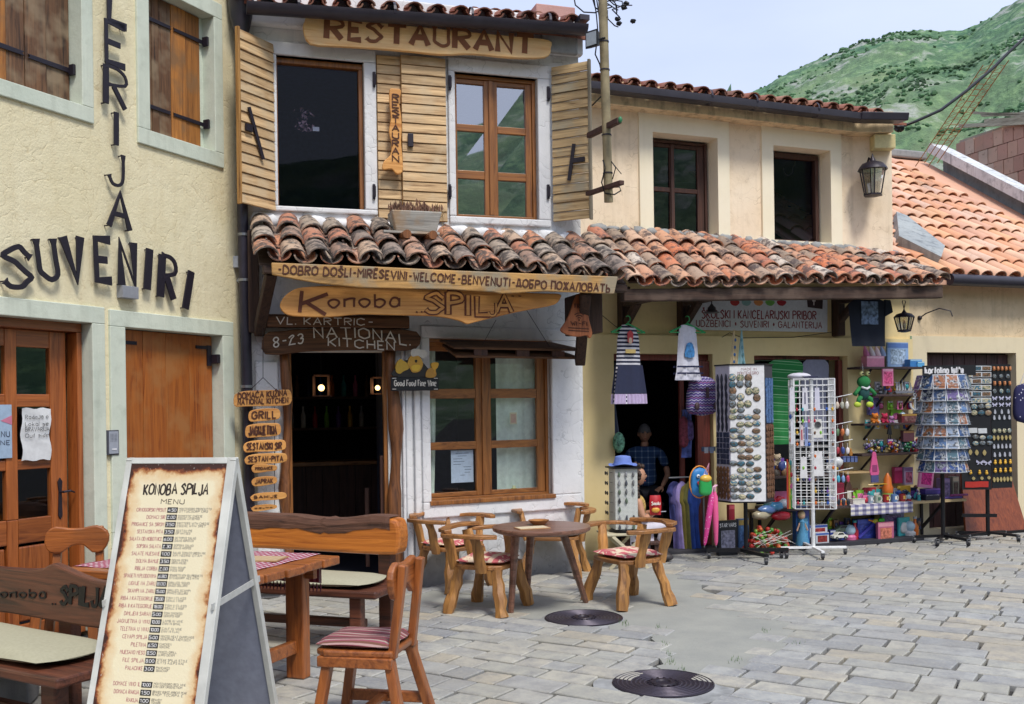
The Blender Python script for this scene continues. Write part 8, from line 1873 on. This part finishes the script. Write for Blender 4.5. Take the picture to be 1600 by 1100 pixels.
T=place('picture_frame','oval brown wooden plaque standing on the left of the sale table','plaque',1326,780,.3,tz);MB().prism(smoothpoly([(-.055,0),(.055,0),(.06,.12),(.02,.25),(-.02,.25),(-.06,.12)],3),-.01,.01).build('plaque',M['framed'],T,bevel=.003);MB().box(-.03,.03,-.014,-.011,.04,.15).build('picture',flat('b8b4a4'),T)
carton('wine red box with a heart at the left end of the sale table',1311,780,14,32,'7a1c34','6a1830',.3,tz,.06)
carton('white boxed souvenir at the left front of the sale table',1338,788,22,8,'c8c4bc','a8a4a0',.42,tz,.1);carton('orange boxed souvenir lying at the front left of the sale table',1312,790,22,7,'b85a34','c89a4a',.44,tz,.1)
carton('magenta doll box standing at the back of the sale table',1402,755,16,26,'a02a58','c85a88',.12,None,.05);carton('doll in a lilac box at the back of the sale table',1418,757,18,28,'a898b8','8a6a9a',.14,None,.05,window='a05a78')
T=carton('big pink toy blister leaning on the sale table',1445,762,28,40,'d88ab8','e8b0d0',.4,None,.03,window='c8388a',name='toy_card',cat='toy card');T.rotation_euler.y=R(8)
T=place('toy_guitar','pink toy guitar shaped pack hanging above the sale table','toy',1366,742,.35);MB().prism(smoothpoly([(-.06,0),(.06,0),(.055,.1),(.035,.2),(.02,.27),(-.02,.27),(-.035,.2),(-.055,.1)],2),-.01,.01).build('pack',flat('c8588a',.4),T,bevel=.003);MB().box(-.035,.035,-.014,-.011,.04,.12).build('printed_panel',flat('8a3a68'),T);MB().box(-.055,.055,-.013,-.002,-.09,-.002).build('lower_panel',flat('4a4a78'),T)
carton('indigo patterned box on the right half of the sale table',1453,772,30,9,'3a2c78','6a4a98',.4,None,.1);carton('dark box with white writing on the right half of the sale table',1453,782,28,9,'1c1a30','3a3458',.44,tz,.1,txt='STAR WARS');carton('stack of purple patterned packs behind the pole of the postcard rack',1474,778,16,30,'6a5a98','a088b8',.2,tz,.1,window='8a78a8');carton('tall picture pack at the right end of the sale table',1490,770,13,32,'8a8a80','b8a898',.2,tz,.08,window='5a4a48')
for k,(x,c) in enumerate(((1488,'5a4a98'),(1497,'8a3a78'))):T=place('toy_sword',['blue plastic tube toy lying at the right end of the sale table','purple plastic tube toy lying at the right end of the sale table'][k],'toy',x,783,.46,tz);MB().tube([(-.12,0,.015+.028*k),(.13,-.02,.015+.028*k)],.014,8).build('tube',flat(c,.3),T,smooth=2)
for k,(x,c,lab) in enumerate(((1398,'8a9aa8','clear pyramid glass ornament on the sale table'),(1420,'3a7a8a','teal glass dolphin ornament on the sale table'),(1431,'4a98a8','pale teal glass dolphin ornament on the sale table'),(1440,'2c5c70','dark teal glass dolphin ornament on the sale table'))):
 T=place('glass_ornament',lab,'ornament',x,776,.36,tz);MB().lathe([(.03,0),(.03,.02)],n=14).build('base',flat('3a4a5a',.2),T,smooth=2)
 (MB().lathe([(.03,.02),(.002,.12)],n=4) if not k else MB().tube([(-.02,0,.02),(-.012,0,.06),(.01,0,.09),(.03,0,.085)],[.012,.016,.012,.003],8)).build('figure',flat(c,.15),T,smooth=2 if k else False)
T=place('sunglasses','yellow framed sunglasses lying on the mugs of the sale table','sunglasses',1373,758,.42)
for q in (-1,1):MB().ball((q*.045,0,0),.034,.005,.014).build('lens',flat('2a2a28',.15),T,smooth=True)
MB().tube([(-.14,.02,.006),(-.08,-.005,.012),(0,-.008,.012),(.08,-.005,.012),(.14,.02,.004)],.006,6).build('frame',flat('c8a030',.3),T)
T=place('brass_pot','small brass coffee pot on a cabinet box at the left shelf','ornament',1329,712,.2);MB().lathe([(.02,0),(.028,.03),(.014,.06),(.018,.075),(.004,.09)],n=14).build('pot',flat('a8743a',.25),T,smooth=2)
T=place('side_shelf','small shelf with trinket boxes left of the sale table','shelf',1322,735,.05);MB().box(-.25,.25,-.3,0,-.02,0).build('shelf_board',wood('tan_shelf','8a7450','b89c70','x',.6),T,bevel=.003)
for i in range(4):carton(['blue glass cube box at the left of the small side shelf','second blue glass cube box on the small side shelf','third blue glass cube box on the small side shelf','rightmost blue glass cube box on the small side shelf'][i],1318+6*i,722,5.5,9,'5a6a9a','3a4a7a',.2,None,.05,name='trinket_box',cat='trinket box')
T=place('ornament_ball','white crumpled shell ornament at the left side shelf','ornament',1309,730,.25);MB().ball((0,0,.06),.07,.06,.06,12,8,.12).build('shell',flat('c8ccd0',.3),T,smooth=True)
plush('small white and brown plush right of the magnet display',1213,728,'b8a890',1.3,.1,None)
for k,(x,y,c,lab) in enumerate(((1213,748,'4a4038','dark brown'),(1226,745,'8a6a4a','tan'),(1222,735,'3a4a88','blue'))):
 T=place('mask_ornament','%s carved ornament between the magnet display and the wire rack'%lab,'ornament',x,y,.2);MB().ball((0,0,.05),.05,.03,.06,10,8,.1).build('carving',flat(c,.5),T,smooth=True)
for k,(x,c) in enumerate(((1231,'d04838'),(1234,'d8a838'),(1237,'3a9a48'))):T=place('fabric_strip',['red','yellow','green'][k]+' ribbon of the hanging windsock beside the wire rack','ribbon',x,795,.75);MB().box(-.01,.01,-.003,.003,0,.55-.03*k).build('ribbon',flat(c),T)
dz=.05
T=wthing(WS,US(1290,862,.45),WO,0.0,'display_plinth','low dark plinth under the toy boxes by the shop wall','plinth');PL=US(1440,850,.45)-US(1290,862,.45);MB().box(-.7,PL,-.45,0,0,dz).build('plinth',flat('2c2c34',.7),T,bevel=.004)
carton('black and white toy pack reading STAR WARS under the magnet display',1136,864,32,50,'1c1e28','2c2e38',.5,.0,.05,window='8a8aa0',txt='STAR WARS',name='toy_card',cat='toy card')
carton('tall purple doll box behind the black toy pack',1157,848,20,34,'4a3c78','7a5a98',.25,None,.05,window='8a6aa8');T=carton('blue and gold doll box leaning behind the cart pole',1160,855,18,42,'3a5a88','8a7a48',.35,None,.06,window='4a6a9a');carton('red narrow box left of the purple doll box',1142,820,10,30,'9a2c3c','c85a68',.2,None,.05)
T=place('net_bag','white net full of red and green toy balls under the magnet display','net bag',1198,880,.6,0.0);rg=random.Random(19)
for k in range(150):
 a,r_,t=rg.uniform(0,6.28),rg.uniform(0,1)**.5,rg.random();x=r_*math.cos(a)*.27;y=r_*math.sin(a)*.14;z=.03+t*.27*(1-(abs(x)/.3)**2);MB().ball((x,y,z),rg.uniform(.022,.03),n=8,m=6).build('toy_ball',flat(rg.choice(('b82c2c','c03a30','b04a30','4a8a3a','6a9a40','c86a38')),.4),T,smooth=True)
m=MB()
for k in range(16):
 a=rg.uniform(0,PI);p0_=(.29*math.cos(a+1.2),-.16,.04+.2*rg.random());p1_=(.28*math.cos(a),-.15,.1+.2*rg.random());m.tube([p0_,((p0_[0]+p1_[0])/2,-.185,(p0_[2]+p1_[2])/2+.02),p1_],.0022,4)
m.build('net_cord',flat('d0ccc8'),T)['kind']='stuff'
T=place('toy_bag','blue white and red plastic football bags hanging between the two racks','toy bag',1213,812,.55)
for k,(x,z,c,rx) in enumerate(((-.12,.12,'5a7ab0',.12),(0,.15,'4a8ab8',.1),(.06,.04,'a82030',.13),(.12,.18,'b8c0d0',.08),(-.2,.06,'a8a08a',.12))):MB().ball((x,0,z),rx,.06,.05,12,8,.12).build('ball_bag',flat(c,.2),T,smooth=True)
carton('tall light blue doll box standing behind the wire rack pole',1252,860,24,62,'2c5a98','4a4a98',.4,.0,.07,window='5a9ac0')
T=place('doll','blond doll in a long blue dress inside the tall box behind the wire rack','doll',1252,856,.45,.03);doll(T,2.6,'c8b088','5aa0c8',-.02)
def car(T,c,s,z=0):
 P=[(-.5,.12),(-.48,.26),(-.3,.3),(-.18,.44),(.18,.44),(.32,.3),(.5,.26),(.52,.12)]
 MB().prism([(x*s,z+q*s) for x,q in P],-.2*s,.2*s).build('body',flat(c,.25),T,bevel=.004);MB().prism([(x*s,z+q*s) for x,q in ((-.24,.31),(-.15,.42),(.14,.42),(.24,.31))],-.205*s,.205*s).build('car_window',flat('1a1e26',.1),T)
 for x in (-.3,.3):
  for y in (-.21,.21):MB().tube([(x*s,y*s-.004,z+.11*s),(x*s,y*s+.004,z+.11*s)],.1*s,12).build('wheel',flat('1c1c1e'),T,smooth=2);MB().tube([(x*s,y*s-.006,z+.11*s),(x*s,y*s+.006,z+.11*s)],.05*s,10).build('hub',M['steel'],T)
carton('blue and white toy car box with a red car stacked upper beside the wire rack',1276,838,32,18,'b8bcc8','2c4a98',.35,None,.08,window='8a2c2c');carton('white toy car box with a dark red car beside the wire rack pole',1281,858,24,16,'b8bcc4','3a5aa0',.42,dz,.1,window='7a2a28')
carton('blue toy car box with white car on the plinth',1311,857,40,16,'3a4a98','c8ccd8',.3,dz,.08)
T=place('toy_car','white toy car shown in the front of its box on the plinth','toy car',1311,850,.42,dz+.02);car(T,'d0d0c8',.2);T=place('toy_car','grey green toy jeep standing on the stacked boxes','toy car',1315,834,.3);car(T,'5a6a5c',.24)
T=carton('blue slanted toy garage box on the plinth',1350,850,34,30,'2c3a90','4a5ab8',.3,dz,.1,window='3c4aa0');MB().beam((-.14,-.07,.02),(.12,-.07,.2),.03,.03).build('ramp',flat('3a3a9a',.3),T)
T=carton('large grey toy tool blister on the plinth near the table end',1394,852,44,46,'5a6488','8088a8',.3,dz,.04,window='5a4a78',name='toy_card',cat='toy card');carton('transparent red and pink toy blister in front of the grey one',1383,860,30,32,'a85a78','c88a98',.44,.0,.04,window='b06a58',name='toy_card',cat='toy card')
T=place('water_gun','neon green and yellow water gun on top of the toy blister','toy',1372,818,.38);MB().ball((.05,0,.03),.05,.02,.035,j=.1).build('tank',flat('4ac838',.3),T,smooth=True);MB().ball((-.04,0,.03),.04,.02,.03,j=.1).build('body',flat('c8c038',.3),T,smooth=True);MB().tube([(-.07,0,.03),(-.14,0,.05)],.01,6).build('nozzle',flat('d08a2c'),T)
f0=[WS.hit(x,y,o_) for x,y,o_ in ((1502,742,.06),(1572,742,.06),(1604,833,.4),(1508,833,.4))]
T=wthing(WS,f0[3][0],0,0,'wooden_board','large red brown wooden board leaning against the wall behind the racks','board');ub=f0[3][0]
MB().hexa([(0,-.42,.0),(f0[2][0]-ub,-.42,.0),(f0[2][0]-ub,-.39,.0),(0,-.39,.0),(f0[0][0]-ub-.04,-.1,f0[0][1]+.1),(f0[1][0]-ub,-.1,f0[1][1]+.1),(f0[1][0]-ub,-.07,f0[1][1]+.1),(f0[0][0]-ub-.04,-.07,f0[0][1]+.1)]).build('board',wood('red_brown_board','562008','884420','z',.4,.7,rv=.0),T,bevel=.004)
T=wthing(WS,US(1560,838,.3),.42,0,'floor_strip','dark metal strip lying along the wall base at the right','metal strip');MB().box(-1,1.2,-.03,.03,0,.03).build('strip',M['black'],T)
# ================================================================ MORE STOCK, SMALL DETAIL

rg=random.Random(101);HUE=[('crimson','a82838'),('royal blue','2f58a8'),('lime','7ab83a'),('orange','cc6a28'),('violet','6a4a9c'),('turquoise','3a9aa0'),('yellow','d0a83a'),('pink','cc6a98'),('silver','a0a4ac'),('brown','6a4a34'),('white','c8c8c8'),('navy','26304e')]
KIND=[('souvenir_box','boxed souvenir'),('snow_globe','snow globe'),('figurine','figurine'),('bottle','small bottle'),('toy_pack','toy pack')]
def stock(x,yb,off,z,where,i,big=1.):
 hn,hc=HUE[i%len(HUE)];kn,kl=KIND[(i*7+i//3)%5];s=PXM()*big*1.3
 T=place(kn,'%s %s %s'%(hn,kl,where),kl.split()[-1],x,yb,off,z);T.rotation_euler.z+=rg.uniform(-.4,.4);c2=HUE[(i+5)%12][1]
 if kn=='souvenir_box':MB().box(-5*s,5*s,-.03,.03,0,11*s).build('box',flat(hc,.35),T,bevel=.002);MB().box(-3.6*s,3.6*s,-.0315,-.0302,2*s,8*s).build('print',plain('prt'+hc,c2,.3,var=.8,scale=50),T)
 elif kn=='snow_globe':MB().lathe([(4.2*s,0),(4.4*s,2*s),(3.2*s,3.4*s)],n=14).build('base',flat(hc,.4),T,smooth=2);MB().ball((0,0,6.4*s),4*s,n=14,m=10).build('globe',flat('a8c4d4',.08),T,smooth=True)
 elif kn=='figurine':MB().lathe([(3.4*s,0),(2.2*s,4*s),(3*s,7*s),(1.2*s,9.4*s)],n=10).build('body',flat(hc,.4),T,smooth=2);MB().ball((0,0,11*s),2.1*s,n=10,m=8).build('head',flat(c2,.4),T,smooth=True)
 elif kn=='bottle':MB().lathe([(2.4*s,0),(2.6*s,6*s),(1*s,9*s),(1*s,11.5*s)],n=12).build('glass',flat(hc,.12),T,smooth=2);MB().tube([(0,0,11.5*s),(0,0,13*s)],1.3*s,10).build('cap',flat(c2,.4),T)
 else:MB().box(-6*s,6*s,-.012,.012,0,13*s).build('card',flat(hc,.35),T,bevel=.002);MB().ball((0,-.012,5.5*s),4.4*s,.02,4*s,10,7,.15).build('blister',flat(c2,.15),T,smooth=True)
 return T
i=0
for k,x in enumerate(range(1296,1440,9)):
 stock(x,768,.2,tz,'at position %s along the back of the sale table'%('one two three four five six seven eight nine ten eleven twelve thirteen fourteen fifteen sixteen'.split()[k]),k*5+1,1.25)
NM='first second third fourth fifth sixth seventh eighth ninth tenth eleventh twelfth'.split()
for k,x in enumerate((1398,1407,1416,1425,1434,1442)):stock(x,708,.12,sz4,'%s from the left behind the toy bags of the fourth shelf'%NM[k],k*7+3,1.25)
for k,x in enumerate((1400,1409,1428,1438)):stock(x,661,.1,sz3,'%s from the left behind the long box on the third shelf'%NM[k],k*3+2,1.3)
for k,x in enumerate((1382,1390,1432,1438)):stock(x,616,.1,sz2,'%s from the left at the back of the second shelf'%NM[k],k*4+8,1.1)
for k,x in enumerate((1300,1318,1334,1352,1420,1436,1450)):stock(x,792,.43,tz,'%s from the left along the front edge of the sale table'%NM[k],k*5+4,.75)
for k,x in enumerate((1328,1336,1412,1421,1430)):stock(x,852,.34,.05,'%s from the left on the plinth under the sale table'%NM[k],k*5+7,1.7)
for k,x in enumerate((1200,1209,1218,1228,1238)):stock(x,795,.12,ZS(1215,795,.2),'%s from the left on the ledge between the two racks'%NM[k],k*7+5,1.5)
T=wthing(WS,US(1185,800,.3),WO,ZS(1215,795,.2)-.002,'wall_shelf','dark shelf between the magnet display and the wire rack','shelf');MB().box(0,.5,-.32,0,-.03,0).build('shelf_board',MS,T,bevel=.003);MB().box(.04,.07,-.05,-.02,-tz+.1,-.03).build('leg',M['iron'],T)
for k,x in enumerate((1206,1216,1226,1296,1302)):stock(x,742,.1,ZS(1215,742,.1),'%s from the left on the upper ledge behind the racks'%NM[k],k*3+1,1.5)
T=wthing(WS,US(1195,742,.2),WO,ZS(1215,742,.1)-.002,'wall_shelf','thin upper ledge with curios behind the two racks','shelf');MB().box(0,1.0,-.26,0,-.025,0).build('shelf_board',MS,T,bevel=.003)
pend={}
for hn,hc in HUE:
 b=MB();b.ball((0,-.008,-.02),.014,.006,.02,7,5,.2);b.tube([(0,-.006,0),(0,-.003,.03)],.0022,4);pend[hn]=b.mesh('pendant',flat(hc,.3),True)
n_=0
for j in range(10):
 for i_ in range(7):
  if rg.random()<.45:continue
  hn=HUE[(i_*5+j*3)%12][0];x=-hw2+.03+i_*.062;z_=zb2_+(zt2_-zb2_)*(.06+.09*j)
  T=put(pend[hn],'pendant',None,Ww.pt(x,hw2+.012,z_),(0,0,Ww.a));tag(T,'%s pendant on the front of the wire rack, %s column, %s row from bottom'%(hn,ORD[i_],ORD[j]),'pendant','%s pendants on the wire rack'%hn)
for j in range(9):
 hn=HUE[(j*5+2)%12][0];T=put(pend[hn],'pendant',None,Ww.pt(-hw2-.03,.05+.03*(j%3),zb2_+(zt2_-zb2_)*(.1+.09*j)),(0,0,.5),(1.5,1.5,1.5));tag(T,'%s pendant on the left side arms of the white wire rack'%hn,'pendant')
T=wthing(Ww,-.12,-.05,zt2_+.002,'flat_cap','white and navy striped cap lying on top of the wire rack','cap');MB().ball((0,0,.035),.13,.1,.04,16,8).build('crown',flat('c8c8d4',.8),T,smooth=True);MB().hexa([(.04,-.16,.01),(.18,-.14,.02),(.16,-.06,.03),(.02,-.08,.03),(.04,-.16,.016),(.18,-.14,.026),(.16,-.06,.036),(.02,-.08,.036)]).build('visor',flat('2a2c48',.8),T)
for k,(x,y0,y1,c,lab) in enumerate(((1068,650,700,'6a2a3a','maroon patterned pouch hanging under the zigzag backpack'),(1076,655,690,'4a3a6a','small plum bag beside the maroon pouch in the doorway'))):
 u,z,w_,h=sz(WS,x-7,y0,x+7,y1,.12);T=wthing(WS,u,.12,z,'pouch',lab,'bag');bag(T,w_,h,.09,plain('pouch_'+c,c,.8,var=.6,scale=30));MB().tube([(-.03,0,h*.9),(0,0,h*1.3),(.03,0,h*.9)],.005,5).build('strap',flat('3a3030'),T)
T=wthing(WS,US(1060,706),.3,ZS(1095,706,.4),'price_rail','metal display bar with price cards left of the magnet display','display rack');MB().box(.12,.5,-.03,0,0,.05).build('bar',flat('5a6a84',.4),T)
for j in range(5):MB().box(.14+.07*j,.19+.07*j,-.034,-.031,-.02,.045).build('price_card',flat(('b8c0cc','8a9ab8','c8c4a8','7a8aa0','c0c4cc')[j]),T)
gt=plain('grass_blade','4a6a34',.8,var=.4);m=MB()
for x,y in ((1029,981),(1040,1005),(1043,1022),(1047,1036),(1068,1047),(973,972),(976,974),(1245,1005),(1480,870),(1520,878),(1195,985),(1150,1031)):
 for k in range(12):
  p=ground(x+rg.gauss(0,5),y+rg.gauss(0,2));a=rg.uniform(0,6.28);h=rg.uniform(.008,.03);m.quad((p.x-.002,p.y,-.01),(p.x+.002,p.y,-.01),(p.x+.012*math.cos(a),p.y+.012*math.sin(a),h))
tag(m.build('weeds',gt),'small weeds growing in the joints round the cement patch','weeds',kind='stuff')
q_=WD.pt(.75,-3.1,0);T=thing('bar_counter','dark wooden bar counter deep inside the restaurant doorway','counter',q_,WD.a);MB().box(-.9,.9,-.25,.25,1.0,1.05).build('counter_top',M['chairx'],T,bevel=.006)
for k in range(9):MB().box(-.88+.197*k,-.69+.197*k,-.2,-.17,0,.998).build('panel',M['framed'],T)
T=thing('bottle_shelf','dark wall shelf for bottles behind the restaurant bar','shelf',WD.pt(.75,-3.75,0),WD.a)
for z_ in (1.45,1.85):MB().box(-.9,.9,-.12,.12,z_-.03,z_).build('shelf_board',M['framed'],T)
for k in range(22):
 z_=1.45+.4*(k%2);x=-.82+.075*k;T=thing('bottle','%s bottle number row %s of the shelf behind the bar'%(HUE[k%12][0],'upper' if k%2 else 'lower'),'bottle',WD.pt(.75+x,-3.75,z_),0,'bottles behind the restaurant bar');T['label']='%s bottle, %s from left on the %s shelf behind the dim bar'%(HUE[k%12][0],ORD[k//2],'upper' if k%2 else 'lower');MB().lathe([(.032,0),(.034,.16),(.013,.22),(.013,.28)],n=12).build('glass',flat(HUE[k%12][1],.1),T,smooth=2)
for k,(x,y) in enumerate([(1356+15*i_+(j%2)*5,604+30*j) for j in range(4) for i_ in range(5)]):
 hn,hc=HUE[(k*5+3)%12];T=place('toy_card','%s toy card hanging on the shop wall, %s shelf gap, %s from left'%(hn,ORD[k//5],ORD[k%5]),'toy card',x,y,.1+.04*(k%3));s_=PXM();MB().box(-5.5*s_,5.5*s_,-.006,.006,-6*s_,8*s_).build('card',flat(hc,.3),T,bevel=.002);MB().ball((0,-.008,0),3.8*s_,.02,4.4*s_,9,7,.2).build('blister',plain('bl_'+HUE[(k*7+1)%12][1],HUE[(k*7+1)%12][1],.15,var=.6,scale=40),T,smooth=True);MB().box(-4.6*s_,4.6*s_,-.0075,-.0062,5.2*s_,7.2*s_).build('printed_band',flat('c8c4c8',.4),T)
for k in range(16):
 x=1296+9.2*k;hn,hc=HUE[(k*7+2)%12];T=place('toy_pack','%s toy pack hanging under the sale table edge, %s from left'%(hn,ORD[k]),'toy pack',x,818+(k%3)*3,.2+.05*(k%2));s_=PXM();MB().box(-4.4*s_,4.4*s_,-.02,.02,-9*s_,9*s_).build('pack',plain('pk_'+hc,hc,.3,var=.55,scale=28),T,bevel=.003);MB().ball((0,-.02,0),3*s_,.015,5*s_,8,6,.2).build('toy',flat(HUE[(k*5+6)%12][1],.25),T,smooth=True)
